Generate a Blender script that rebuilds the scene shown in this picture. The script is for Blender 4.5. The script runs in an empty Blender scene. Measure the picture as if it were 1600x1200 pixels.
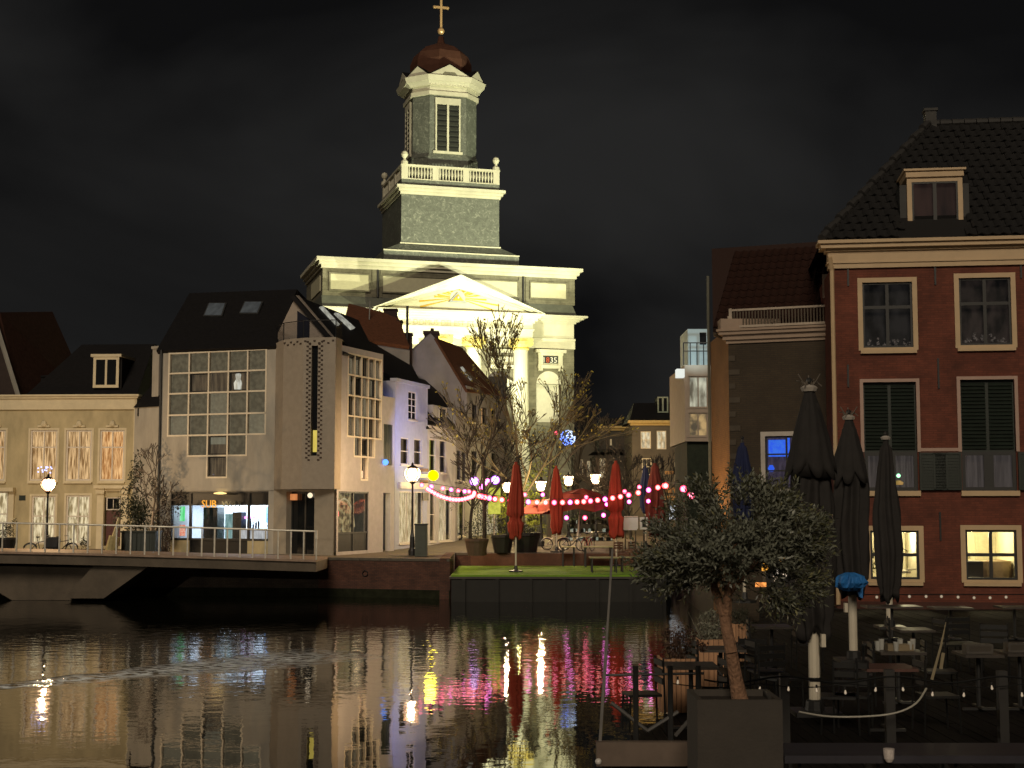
import bpy, bmesh, math, random
from mathutils import Vector, Matrix, noise as mnoise
random.seed(7)
PI = math.pi
SC = bpy.context.scene
COL = SC.collection

# ---------------------------------------------------------------- camera
F_PX, HOR = 2200.0, 790.0
PITCH = math.atan((HOR - 600.0) / F_PX)
EYE = Vector((0, 0, 4.6))
cam_d = bpy.data.cameras.new('camera'); cam = bpy.data.objects.new('camera', cam_d); COL.objects.link(cam)
cam.location = EYE; cam.rotation_euler = (PI / 2 + PITCH, 0, 0)
cam_d.sensor_width = 36; cam_d.lens = 36 * F_PX / 1600
cam_d.clip_start = .1; cam_d.clip_end = 3000
SC.camera = cam

# ---------------------------------------------------------------- world: overcast night sky
W = bpy.data.worlds.new('World'); SC.world = W; W.use_nodes = True
nt = W.node_tree; nt.nodes.clear()
wo = nt.nodes.new('ShaderNodeOutputWorld'); bg = nt.nodes.new('ShaderNodeBackground')
tc = nt.nodes.new('ShaderNodeTexCoord'); mp = nt.nodes.new('ShaderNodeMapping')
mp.inputs['Scale'].default_value = (1, 1, 2.2); mp.inputs['Location'].default_value = (3.1, .4, .3)
ns = nt.nodes.new('ShaderNodeTexNoise'); ns.inputs['Scale'].default_value = 2.3; ns.inputs['Detail'].default_value = 4.5
ns.inputs['Roughness'].default_value = .5; ns.inputs['Distortion'].default_value = .5
cr = nt.nodes.new('ShaderNodeValToRGB')
cr.color_ramp.elements[0].position = .40; cr.color_ramp.elements[0].color = (.0044, .0044, .0046, 1)
cr.color_ramp.elements[1].position = .70; cr.color_ramp.elements[1].color = (.0178, .0176, .0172, 1)
sky = nt.nodes.new('ShaderNodeTexSky'); sky.sky_type = 'NISHITA'; sky.sun_disc = False
sky.sun_elevation = math.radians(-6); sky.sun_rotation = math.radians(200)
bg2 = nt.nodes.new('ShaderNodeBackground'); bg2.inputs['Strength'].default_value = .05
ad = nt.nodes.new('ShaderNodeAddShader')
nt.links.new(tc.outputs['Generated'], mp.inputs['Vector']); nt.links.new(mp.outputs[0], ns.inputs['Vector'])
nt.links.new(ns.outputs['Fac'], cr.inputs[0]); nt.links.new(cr.outputs[0], bg.inputs['Color'])
nt.links.new(sky.outputs[0], bg2.inputs['Color'])
nt.links.new(bg.outputs[0], ad.inputs[0]); nt.links.new(bg2.outputs[0], ad.inputs[1]); nt.links.new(ad.outputs[0], wo.inputs[0])

# added fill: sun lamp for even base light, in place of the town's lamps
sd = bpy.data.lights.new('town_fill', 'SUN'); sd.energy = 1.2; sd.angle = math.radians(18); sd.color = (1, .84, .63)
so = bpy.data.objects.new('town_fill', sd); COL.objects.link(so)
so.rotation_euler = (math.radians(62), 0, math.radians(-7))

SC.view_settings.view_transform = 'Standard'; SC.view_settings.look = 'None'
SC.view_settings.exposure = 0; SC.view_settings.gamma = 1; SC.view_settings.use_curve_mapping = False
SC.render.engine = 'CYCLES'
cy = SC.cycles
cy.use_denoising = True
cy.max_bounces = 6; cy.diffuse_bounces = 2; cy.glossy_bounces = 3; cy.transparent_max_bounces = 10
cy.sample_clamp_indirect = 4; cy.caustics_reflective = False; cy.caustics_refractive = False

# ---------------------------------------------------------------- projection helpers (used to measure the place)
def ray(px, py):
    a = (px - 800) / F_PX * math.cos(PITCH); b = (600 - py) / F_PX * math.cos(PITCH)
    # focal length in px is F_PX in the rendered lens
    a = (px - 800) / F_PX; b = (600 - py) / F_PX
    f = Vector((0, math.cos(PITCH), math.sin(PITCH))); u = Vector((0, -math.sin(PITCH), math.cos(PITCH)))
    return f + Vector((1, 0, 0)) * a + u * b
def at_y(px, py, D):
    d = ray(px, py); return EYE + d * (D / d.y)
def at_z(px, py, z):
    d = ray(px, py); return EYE + d * ((z - EYE.z) / d.z)
def gx(px, D):            # x of image column px at ground distance D (near the horizon)
    return (px - 800) / F_PX * D
class Fac:
    """vertical plane through two ground points; u runs along it, n towards the viewer"""
    def __init__(s, a, b):
        s.o = Vector((a[0], a[1], 0)); d = Vector((b[0] - a[0], b[1] - a[1], 0)); s.L = d.length
        s.t = d.normalized(); s.n = Vector((s.t.y, -s.t.x, 0)); s.ang = math.atan2(s.t.y, s.t.x)
    def P(s, u, z, n=0): 
        v = s.o + s.t * u + s.n * n; return Vector((v.x, v.y, z))
    def uz(s, px, py, n=0):
        d = ray(px, py); q = s.o + s.n * n
        k = (q - EYE).dot(s.n) / d.dot(s.n); p = EYE + d * k
        return (p - q).dot(s.t), p.z
    def R(s, x0, y0, x1, y1, n=0):
        xm, ym = (x0 + x1) / 2, (y0 + y1) / 2
        return s.uz(x0, ym, n)[0], s.uz(x1, ym, n)[0], s.uz(xm, y1, n)[1], s.uz(xm, y0, n)[1]
def pxfac(x0, D0, x1, D1): return Fac((gx(x0, D0), D0), (gx(x1, D1), D1))

# ---------------------------------------------------------------- materials
MATS = {}
def nodemat(name):
    m = bpy.data.materials.new(name); m.use_nodes = True; n = m.node_tree.nodes
    return m, m.node_tree, n['Principled BSDF']
def mat(name, col, rough=.7, metal=0, var=.25, vs=3.0, bump=.0, bs=20, emit=None, es=1, spec=.5, stretch=(1, 1, 1), fine=True):
    if name in MATS: return MATS[name]
    m, t, p = nodemat(name); L = t.links.new; N = t.nodes.new
    p.inputs['Roughness'].default_value = rough; p.inputs['Metallic'].default_value = metal
    p.inputs['Specular IOR Level'].default_value = spec
    c = N('ShaderNodeTexCoord'); mpp = N('ShaderNodeMapping'); mpp.inputs['Scale'].default_value = stretch
    L(c.outputs['Object'], mpp.inputs['Vector'])
    if var:
        n1 = N('ShaderNodeTexNoise'); n1.inputs['Scale'].default_value = vs; n1.inputs['Detail'].default_value = 7; n1.inputs['Roughness'].default_value = .65
        L(mpp.outputs[0], n1.inputs['Vector'])
        r = N('ShaderNodeValToRGB'); r.color_ramp.elements[0].position = .3; r.color_ramp.elements[1].position = .72
        r.color_ramp.elements[0].color = tuple(max(0, x * (1 - var)) for x in col) + (1,)
        r.color_ramp.elements[1].color = tuple(min(1, x * (1 + var * .6)) for x in col) + (1,)
        L(n1.outputs['Fac'], r.inputs[0]); L(r.outputs[0], p.inputs['Base Color'])
    else: p.inputs['Base Color'].default_value = (*col, 1)
    if bump:
        n2 = N('ShaderNodeTexNoise'); n2.inputs['Scale'].default_value = bs; n2.inputs['Detail'].default_value = 4
        L(mpp.outputs[0], n2.inputs['Vector'])
        b = N('ShaderNodeBump'); b.inputs['Strength'].default_value = bump; b.inputs['Distance'].default_value = .03
        L(n2.outputs['Fac'], b.inputs['Height']); L(b.outputs[0], p.inputs['Normal'])
    if emit:
        p.inputs['Emission Color'].default_value = (*emit, 1); p.inputs['Emission Strength'].default_value = es
    MATS[name] = m; return m
def brickmat(name, c1, c2, mortar, ang, bw=.21, bh=.065, bump=.5, var=.3):
    if name in MATS: return MATS[name]
    m, t, p = nodemat(name); L = t.links.new; N = t.nodes.new
    p.inputs['Roughness'].default_value = .85
    c = N('ShaderNodeTexCoord'); r = N('ShaderNodeMapping'); r.inputs['Rotation'].default_value = (0, 0, -ang)
    L(c.outputs['Object'], r.inputs['Vector'])
    sx = N('ShaderNodeSeparateXYZ'); cx = N('ShaderNodeCombineXYZ'); L(r.outputs[0], sx.inputs[0])
    L(sx.outputs['X'], cx.inputs['X']); L(sx.outputs['Z'], cx.inputs['Y'])
    b = N('ShaderNodeTexBrick'); b.inputs['Scale'].default_value = 1; b.inputs['Brick Width'].default_value = bw; b.inputs['Row Height'].default_value = bh
    b.inputs['Mortar Size'].default_value = .008; b.inputs['Color1'].default_value = (*c1, 1); b.inputs['Color2'].default_value = (*c2, 1); b.inputs['Mortar'].default_value = (*mortar, 1)
    L(cx.outputs[0], b.inputs['Vector'])
    n1 = N('ShaderNodeTexNoise'); n1.inputs['Scale'].default_value = 1.1; n1.inputs['Detail'].default_value = 8; n1.inputs['Roughness'].default_value = .7
    L(c.outputs['Object'], n1.inputs['Vector'])
    mr = N('ShaderNodeMapRange'); mr.inputs['From Min'].default_value = .3; mr.inputs['From Max'].default_value = .7
    mr.inputs['To Min'].default_value = 1 - var; mr.inputs['To Max'].default_value = 1 + var * .6
    L(n1.outputs['Fac'], mr.inputs['Value'])
    mx = N('ShaderNodeVectorMath'); mx.operation = 'SCALE'; L(b.outputs['Color'], mx.inputs[0]); L(mr.outputs[0], mx.inputs['Scale'])
    L(mx.outputs[0], p.inputs['Base Color'])
    bp = N('ShaderNodeBump'); bp.inputs['Strength'].default_value = bump; bp.inputs['Distance'].default_value = .012; bp.invert = True
    L(b.outputs['Fac'], bp.inputs['Height']); L(bp.outputs[0], p.inputs['Normal'])
    MATS[name] = m; return m
def litmat(name, c1, c2, strength=1, scale=2.0, stretch=(3, 3, .6), back=.0, sample=False):
    """a lit interior or curtain seen through a window: uneven light of its own"""
    if name in MATS: return MATS[name]
    m, t, p = nodemat(name); L = t.links.new; N = t.nodes.new
    p.inputs['Base Color'].default_value = (*[x * .3 for x in c1], 1); p.inputs['Roughness'].default_value = .8
    c = N('ShaderNodeTexCoord'); mpp = N('ShaderNodeMapping'); mpp.inputs['Scale'].default_value = stretch
    n1 = N('ShaderNodeTexNoise'); n1.inputs['Scale'].default_value = scale; n1.inputs['Detail'].default_value = 3
    L(c.outputs['Object'], mpp.inputs['Vector']); L(mpp.outputs[0], n1.inputs['Vector'])
    r = N('ShaderNodeValToRGB'); r.color_ramp.elements[0].position = .38; r.color_ramp.elements[1].position = .62
    r.color_ramp.elements[0].color = (*c2, 1); r.color_ramp.elements[1].color = (*c1, 1)
    L(n1.outputs['Fac'], r.inputs[0]); L(r.outputs[0], p.inputs['Emission Color']); p.inputs['Emission Strength'].default_value = strength
    m.cycles.emission_sampling = 'AUTO' if sample else 'NONE'
    MATS[name] = m; return m
def glassmat(name, tint=(1, 1, 1), refl=.12, tr=.9):
    if name in MATS: return MATS[name]
    m = bpy.data.materials.new(name); m.use_nodes = True; t = m.node_tree; t.nodes.clear(); N = t.nodes.new; L = t.links.new
    o = N('ShaderNodeOutputMaterial'); a = N('ShaderNodeBsdfTransparent'); a.inputs[0].default_value = (*[x * tr for x in tint], 1)
    g = N('ShaderNodeBsdfGlossy'); g.inputs['Roughness'].default_value = .04; g.inputs[0].default_value = (.9, .9, .9, 1)
    lw = N('ShaderNodeLayerWeight'); lw.inputs['Blend'].default_value = .5; pw = N('ShaderNodeMath'); pw.operation = 'POWER'; pw.inputs[1].default_value = 4; L(lw.outputs['Facing'], pw.inputs[0])
    f = N('ShaderNodeMath'); f.operation = 'MULTIPLY_ADD'; f.inputs[1].default_value = .6; f.inputs[2].default_value = .04; L(pw.outputs[0], f.inputs[0]); mx = N('ShaderNodeMixShader')
    L(f.outputs[0], mx.inputs[0]); L(a.outputs[0], mx.inputs[1]); L(g.outputs[0], mx.inputs[2]); L(mx.outputs[0], o.inputs[0])
    MATS[name] = m; return m
def bulbmat(name, core, rim, cs=8, rs=1.5, sample=False, through=.0):
    """glowing globe, bright in the middle; the rim colour stands in for its halo"""
    if name in MATS: return MATS[name]
    m = bpy.data.materials.new(name); m.use_nodes = True; t = m.node_tree; t.nodes.clear(); N = t.nodes.new; L = t.links.new
    o = N('ShaderNodeOutputMaterial'); lw = N('ShaderNodeLayerWeight'); lw.inputs['Blend'].default_value = .5
    a = N('ShaderNodeEmission'); a.inputs[0].default_value = (*core, 1); a.inputs[1].default_value = cs
    b = N('ShaderNodeEmission'); b.inputs[0].default_value = (*rim, 1); b.inputs[1].default_value = rs  # rim emission stands in for the halo round a bulb
    r = N('ShaderNodeValToRGB'); r.color_ramp.elements[0].position = .12; r.color_ramp.elements[1].position = .62
    L(lw.outputs['Facing'], r.inputs[0])
    mx = N('ShaderNodeMixShader'); L(r.outputs[0], mx.inputs[0]); L(a.outputs[0], mx.inputs[1]); L(b.outputs[0], mx.inputs[2])
    out = mx.outputs[0]
    if through:
        tr = N('ShaderNodeBsdfTransparent'); m2 = N('ShaderNodeMixShader'); m2.inputs[0].default_value = through
        L(out, m2.inputs[1]); L(tr.outputs[0], m2.inputs[2]); out = m2.outputs[0]
    L(out, o.inputs[0]); m.cycles.emission_sampling = 'AUTO' if sample else 'NONE'
    MATS[name] = m; return m

cream = mat('cream_render', (.48, .41, .25), .8, var=.28, vs=1.2, stretch=(1, 1, .4), bump=.15, bs=30)
creamtrim = mat('cream_paint', (.66, .58, .40), .6, var=.12, vs=2)
whiter = mat('pale_render', (.43, .40, .345), .85, var=.30, vs=.9, stretch=(1, 1, .3), bump=.15, bs=25)
whiter2 = mat('white_render', (.50, .48, .47), .85, var=.12, vs=1.0, bump=.15, bs=25)
greyr = mat('grey_render', (.25, .24, .25), .85, var=.18, vs=.8, bump=.2, bs=20)
whitep = mat('white_paint', (.68, .62, .54), .5, var=.1)
darkroof = mat('dark_slate', (.012, .011, .012), .75, var=.4, vs=4, bump=.5, bs=9, stretch=(1, 1, 4), spec=.2)
brownroof = mat('brown_tiles', (.11, .05, .028), .8, var=.4, vs=5, bump=.6, bs=8, stretch=(1, 1, 3), spec=.2)
orangeroof = mat('orange_tiles', (.16, .065, .035), .8, var=.4, vs=5, bump=.6, bs=8, stretch=(1, 1, 3), spec=.2)
blackp = mat('black_paint', (.012, .012, .012), .45, var=.3)
dkgreen = mat('dark_green_paint', (.014, .022, .016), .5, var=.3)
dkglass = mat('dark_glass', (.010, .011, .012), .06, var=0, spec=.8)
metal = mat('galvanised_metal', (.42, .41, .38), .4, metal=.7, var=.25)
dkmetal = mat('dark_metal', (.05, .05, .05), .45, metal=.5, var=.3)
wood = mat('weathered_wood', (.17, .10, .055), .7, var=.35, vs=5, stretch=(6, 6, 1), bump=.3)
paleW = mat('pale_wood', (.44, .35, .26), .6, var=.25, vs=5, stretch=(6, 6, 1))
doorred = mat('dark_red_door', (.07, .012, .010), .45, var=.2)
bark = mat('bark', (.035, .028, .022), .9, var=.4, vs=8, bump=.5)
leafm = mat('leaf', (.045, .055, .032), .6, var=.4, vs=30)
stone_dk = mat('dark_stone', (.055, .045, .036), .85, var=.4, vs=.8, bump=.4, bs=6)
clear = glassmat('window_glass')

# ---------------------------------------------------------------- mesh building
ORG = {}
class MB:
    def __init__(s): s.v = []; s.f = []
    def quad(s, *p):
        k = len(s.v); s.v += [Vector(q) for q in p]; s.f.append(tuple(range(k, k + len(p)))); return s
    def hexa(s, b, t):   # bottom ring, top ring of 4 points, counterclockwise from above
        k = len(s.v); s.v += [Vector(q) for q in b] + [Vector(q) for q in t]; n = len(b)
        s.f.append(tuple(range(k + n - 1, k - 1, -1))); s.f.append(tuple(range(k + n, k + 2 * n)))
        for i in range(n): j = (i + 1) % n; s.f.append((k + i, k + j, k + n + j, k + n + i))
        return s
    def box(s, x0, x1, y0, y1, z0, z1):
        return s.hexa([(x0, y0, z0), (x1, y0, z0), (x1, y1, z0), (x0, y1, z0)], [(x0, y0, z1), (x1, y0, z1), (x1, y1, z1), (x0, y1, z1)])
    def fb(s, F, u0, u1, z0, z1, n0, n1):
        a = [F.P(u0, z0, n1), F.P(u1, z0, n1), F.P(u1, z0, n0), F.P(u0, z0, n0)]
        b = [Vector((p.x, p.y, z1)) for p in a]; return s.hexa(a, b)
    def prism(s, pts, d):  # polygon extruded by vector d
        d = Vector(d); return s.hexa([Vector(p) for p in pts], [Vector(p) + d for p in pts])
    def bar(s, a, b, r0, r1=None, n=6, cap=True):
        r1 = r0 if r1 is None else r1; a = Vector(a); b = Vector(b); d = (b - a)
        if d.length < 1e-6: return s
        d.normalize(); x = d.orthogonal().normalized(); y = d.cross(x); k = len(s.v)
        for c, r in ((a, r0), (b, r1)):
            for i in range(n):
                w = 2 * PI * i / n + PI / n; s.v.append(c + (x * math.cos(w) + y * math.sin(w)) * r)
        for i in range(n): j = (i + 1) % n; s.f.append((k + i, k + j, k + n + j, k + n + i))
        if cap: s.f.append(tuple(range(k + n - 1, k - 1, -1))); s.f.append(tuple(range(k + n, k + 2 * n)))
        return s
    def path(s, pts, r, n=5):
        for i in range(len(pts) - 1):
            ra = r[i] if isinstance(r, (list, tuple)) else r; rb = r[i + 1] if isinstance(r, (list, tuple)) else r
            s.bar(pts[i], pts[i + 1], ra, rb, n)
        return s
    def lathe(s, c, prof, n=12, fn=None, sx=1, sy=1, zf=None):
        c = Vector(c); k = len(s.v); m = len(prof)
        for j, (r, z) in enumerate(prof):
            for i in range(n):
                w = 2 * PI * i / n; q = r * (fn(w, z) if fn else 1)
                s.v.append(c + Vector((q * math.cos(w) * sx, q * math.sin(w) * sy, z + (zf(w, z) if zf else 0))))
        for j in range(m - 1):
            for i in range(n): i2 = (i + 1) % n; s.f.append((k + j * n + i, k + j * n + i2, k + (j + 1) * n + i2, k + (j + 1) * n + i))
        s.f.append(tuple(range(k + n - 1, k - 1, -1))); s.f.append(tuple(range(k + (m - 1) * n, k + m * n)))
        return s
    def ball(s, c, r, n=10, m=6, sz=1):
        return s.lathe(c, [(max(.001, r * math.sin(PI * j / m)), -r * sz * math.cos(PI * j / m)) for j in range(m + 1)], n)
    def build(s, name, m, parent=None, origin=None, smooth=False):
        o0 = ORG[parent.name] if parent is not None else (Vector(origin) if origin is not None else Vector((0, 0, 0)))
        me = bpy.data.meshes.new(name); me.from_pydata([tuple(v - o0) for v in s.v], [], s.f); me.validate(); 
        if m: me.materials.append(m)
        if smooth: me.polygons.foreach_set('use_smooth', [True] * len(me.polygons))
        me.update()
        o = bpy.data.objects.new(name, me); COL.objects.link(o)
        if parent is not None: o.parent = parent
        else: o.location = o0
        ORG[o.name] = o0.copy(); return o
def tag(o, label=None, cat=None, group=None, kind=None):
    if label: o['label'] = label
    if cat: o['category'] = cat
    if group: o['group'] = group
    if kind: o['kind'] = kind
    return o
def thing(name, label, cat, loc, group=None):
    o = bpy.data.objects.new(name, None); COL.objects.link(o); o.location = loc; o.empty_display_size = .3
    ORG[o.name] = Vector(loc); return tag(o, label, cat, group)
def struct(o): o['kind'] = 'structure'; return o
def stuff(o): o['kind'] = 'stuff'; return o
def piece(name, me, loc, parent, rot=(0, 0, 0), scale=None):
    """a piece that shares its mesh: loc in world space"""
    o = bpy.data.objects.new(name, me); COL.objects.link(o); o.parent = parent
    o.location = Vector(loc) - ORG[parent.name]; o.rotation_euler = rot
    if scale: o.scale = scale
    ORG[o.name] = Vector(loc); return o
def mesh_of(mb, name, m, smooth=False):
    me = bpy.data.meshes.new(name); me.from_pydata([tuple(v) for v in mb.v], [], mb.f); me.validate(); me.materials.append(m)
    if smooth: me.polygons.foreach_set('use_smooth', [True] * len(me.polygons))
    return me
def dup(root, loc, rotz=None, label=None, scale=None):
    r = root.copy(); COL.objects.link(r); r.location = loc
    if rotz is not None: r.rotation_euler = (0, 0, rotz)
    if scale: r.scale = (scale,) * 3
    if label: r['label'] = label
    ORG[r.name] = Vector(loc)
    for ch in list(root.children):
        c = ch.copy(); COL.objects.link(c); c.parent = r
        for g in ch.children:
            d = g.copy(); COL.objects.link(d); d.parent = c
    return r
def text_mesh(txt, size, m, depth=.02):
    cu = bpy.data.curves.new('lettering', 'FONT'); cu.body = txt; cu.size = size; cu.extrude = depth; cu.align_x = 'CENTER'; cu.resolution_u = 2
    o = bpy.data.objects.new('lettering', cu); COL.objects.link(o)
    dg = bpy.context.evaluated_depsgraph_get(); me = bpy.data.meshes.new_from_object(o.evaluated_get(dg)); me.materials.clear(); me.materials.append(m)
    bpy.data.objects.remove(o); return me
def put_text(txt, size, m, F, u, z, n, parent, name='lettering', depth=.02, sx=1):
    me = text_mesh(txt, size, m, depth)
    return piece(name, me, F.P(u, z, n), parent, (PI / 2, 0, F.ang), (sx, 1, 1))
def spot(name, loc, target, power, color=(1, .9, .6), size=60, blend=.5, radius=.15, parent=None):
    l = bpy.data.lights.new(name, 'SPOT'); l.energy = power; l.color = color; l.spot_size = math.radians(size); l.spot_blend = blend; l.shadow_soft_size = radius
    o = bpy.data.objects.new(name, l); COL.objects.link(o)
    d = Vector(target) - Vector(loc); o.rotation_euler = d.to_track_quat('-Z', 'Y').to_euler(); o.location = loc
    if parent: o.parent = parent; o.location = Vector(loc) - ORG[parent.name]
    return o
def point(name, loc, power, color=(1, .7, .4), radius=.1, parent=None):
    l = bpy.data.lights.new(name, 'POINT'); l.energy = power; l.color = color; l.shadow_soft_size = radius
    o = bpy.data.objects.new(name, l); COL.objects.link(o); o.location = loc
    if parent: o.parent = parent; o.location = Vector(loc) - ORG[parent.name]
    return o

# ---------------------------------------------------------------- architecture
def wall(mb, F, u0, u1, z0, z1, holes=(), depth=.22, n=0):
    us = sorted({u0, u1, *[h[0] for h in holes], *[h[1] for h in holes]}); zs = sorted({z0, z1, *[h[2] for h in holes], *[h[3] for h in holes]})
    us = [u for u in us if u0 - 1e-6 <= u <= u1 + 1e-6]; zs = [z for z in zs if z0 - 1e-6 <= z <= z1 + 1e-6]
    for i in range(len(us) - 1):
        for j in range(len(zs) - 1):
            uc, zc = (us[i] + us[i + 1]) / 2, (zs[j] + zs[j + 1]) / 2
            if any(h[0] < uc < h[1] and h[2] < zc < h[3] for h in holes): continue
            mb.quad(F.P(us[i], zs[j], n), F.P(us[i + 1], zs[j], n), F.P(us[i + 1], zs[j + 1], n), F.P(us[i], zs[j + 1], n))
    for a, b, c, d in [h[:4] for h in holes]:
        for p, q in (((a, c), (b, c)), ((b, c), (b, d)), ((b, d), (a, d)), ((a, d), (a, c))):
            mb.quad(F.P(p[0], p[1], n), F.P(q[0], q[1], n), F.P(q[0], q[1], n - depth), F.P(p[0], p[1], n - depth))
    return mb
def volume(mb, F, u0, u1, z0, z1, depth, n=0):
    """side, back and top faces of a block whose front is a wall()"""
    mb.quad(F.P(u0, z0, n - depth), F.P(u0, z0, n), F.P(u0, z1, n), F.P(u0, z1, n - depth))
    mb.quad(F.P(u1, z0, n), F.P(u1, z0, n - depth), F.P(u1, z1, n - depth), F.P(u1, z1, n))
    mb.quad(F.P(u1, z0, n - depth), F.P(u0, z0, n - depth), F.P(u0, z1, n - depth), F.P(u1, z1, n - depth))
    mb.quad(F.P(u0, z1, n), F.P(u1, z1, n), F.P(u1, z1, n - depth), F.P(u0, z1, n - depth))
    return mb
def window(par, F, r, fm, cols=2, rows=2, recess=.12, fw=.07, bar=.035, back=None, backd=.25, pane=None, each=False, casing=0, cm=None, sill=0, n=0, name='window', head=None):
    u0, u1, z0, z1 = r; m = MB(); a, b = n - recess, n - recess + .06
    m.fb(F, u0, u0 + fw, z0, z1, a, b); m.fb(F, u1 - fw, u1, z0, z1, a, b); m.fb(F, u0 + fw, u1 - fw, z1 - fw, z1, a, b); m.fb(F, u0 + fw, u1 - fw, z0, z0 + fw, a, b)
    iu0, iu1, iz0, iz1 = u0 + fw, u1 - fw, z0 + fw, z1 - fw
    for i in range(1, cols): uc = iu0 + (iu1 - iu0) * i / cols; m.fb(F, uc - bar / 2, uc + bar / 2, iz0, iz1, a + .005, b - .005)
    zz = [iz0 + (iz1 - iz0) * j / rows for j in range(rows + 1)]
    if head: zz = [iz0, iz0 + (iz1 - iz0) * (1 - head), iz1]; rows = 2
    for z in zz[1:-1]: m.fb(F, iu0, iu1, z - bar / 2, z + bar / 2, a + .01, b - .01)
    w = m.build(name, fm, par)
    if casing:
        c = MB(); k = casing; e = n + .035
        c.fb(F, u0 - k, u0, z0 - k * .6, z1 + k, n - .05, e); c.fb(F, u1, u1 + k, z0 - k * .6, z1 + k, n - .05, e); c.fb(F, u0, u1, z1, z1 + k, n - .05, e - .004); c.fb(F, u0, u1, z0 - k * .6, z0, n - .05, e - .004)
        c.build('casing', cm or fm, w)
    if sill:
        MB().fb(F, u0 - .08, u1 + .08, z0 - .09 - casing * .6, z0 - .002 - casing * .6, n - .05, n + sill).build('sill', cm or fm, w)
    pm = pane or dkglass
    if each:
        du = (iu1 - iu0) / cols
        for i in range(cols):
            for j in range(rows):
                x0 = iu0 + du * i; MB().fb(F, x0 + .002, x0 + du - .002, zz[j] + .002, zz[j + 1] - .002, a + .018, a + .026).build('pane', pm, w)
    else: MB().fb(F, iu0, iu1, iz0, iz1, a + .018, a + .026).build('pane', pm, w)
    if back:
        MB().quad(F.P(u0, z0, a - backd), F.P(u1, z0, a - backd), F.P(u1, z1, a - backd), F.P(u0, z1, a - backd)).build('curtain', back, w)
    return w
def cornice(mb, F, u0, u1, z0, z1, n0, n1, steps=3, ends=True):
    """stepped moulding growing outwards with height"""
    for i in range(steps):
        k = (i + 1) / steps; a = z0 + (z1 - z0) * i / steps; b = z0 + (z1 - z0) * (i + 1) / steps
        e = (n1 - n0) * k ** 1.3 if ends else 0
        mb.fb(F, u0 - e, u1 + e, a, b, -.3 + n0, n0 + (n1 - n0) * k ** 1.3)
    return mb
def slab(mb, pts, th):
    """thick roof sheet under a planar polygon"""
    p = [Vector(q) for q in pts]; nn = (p[1] - p[0]).cross(p[2] - p[0]).normalized()
    if nn.z < 0: nn = -nn
    return mb.prism([q - nn * th for q in p], nn * th)
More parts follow.
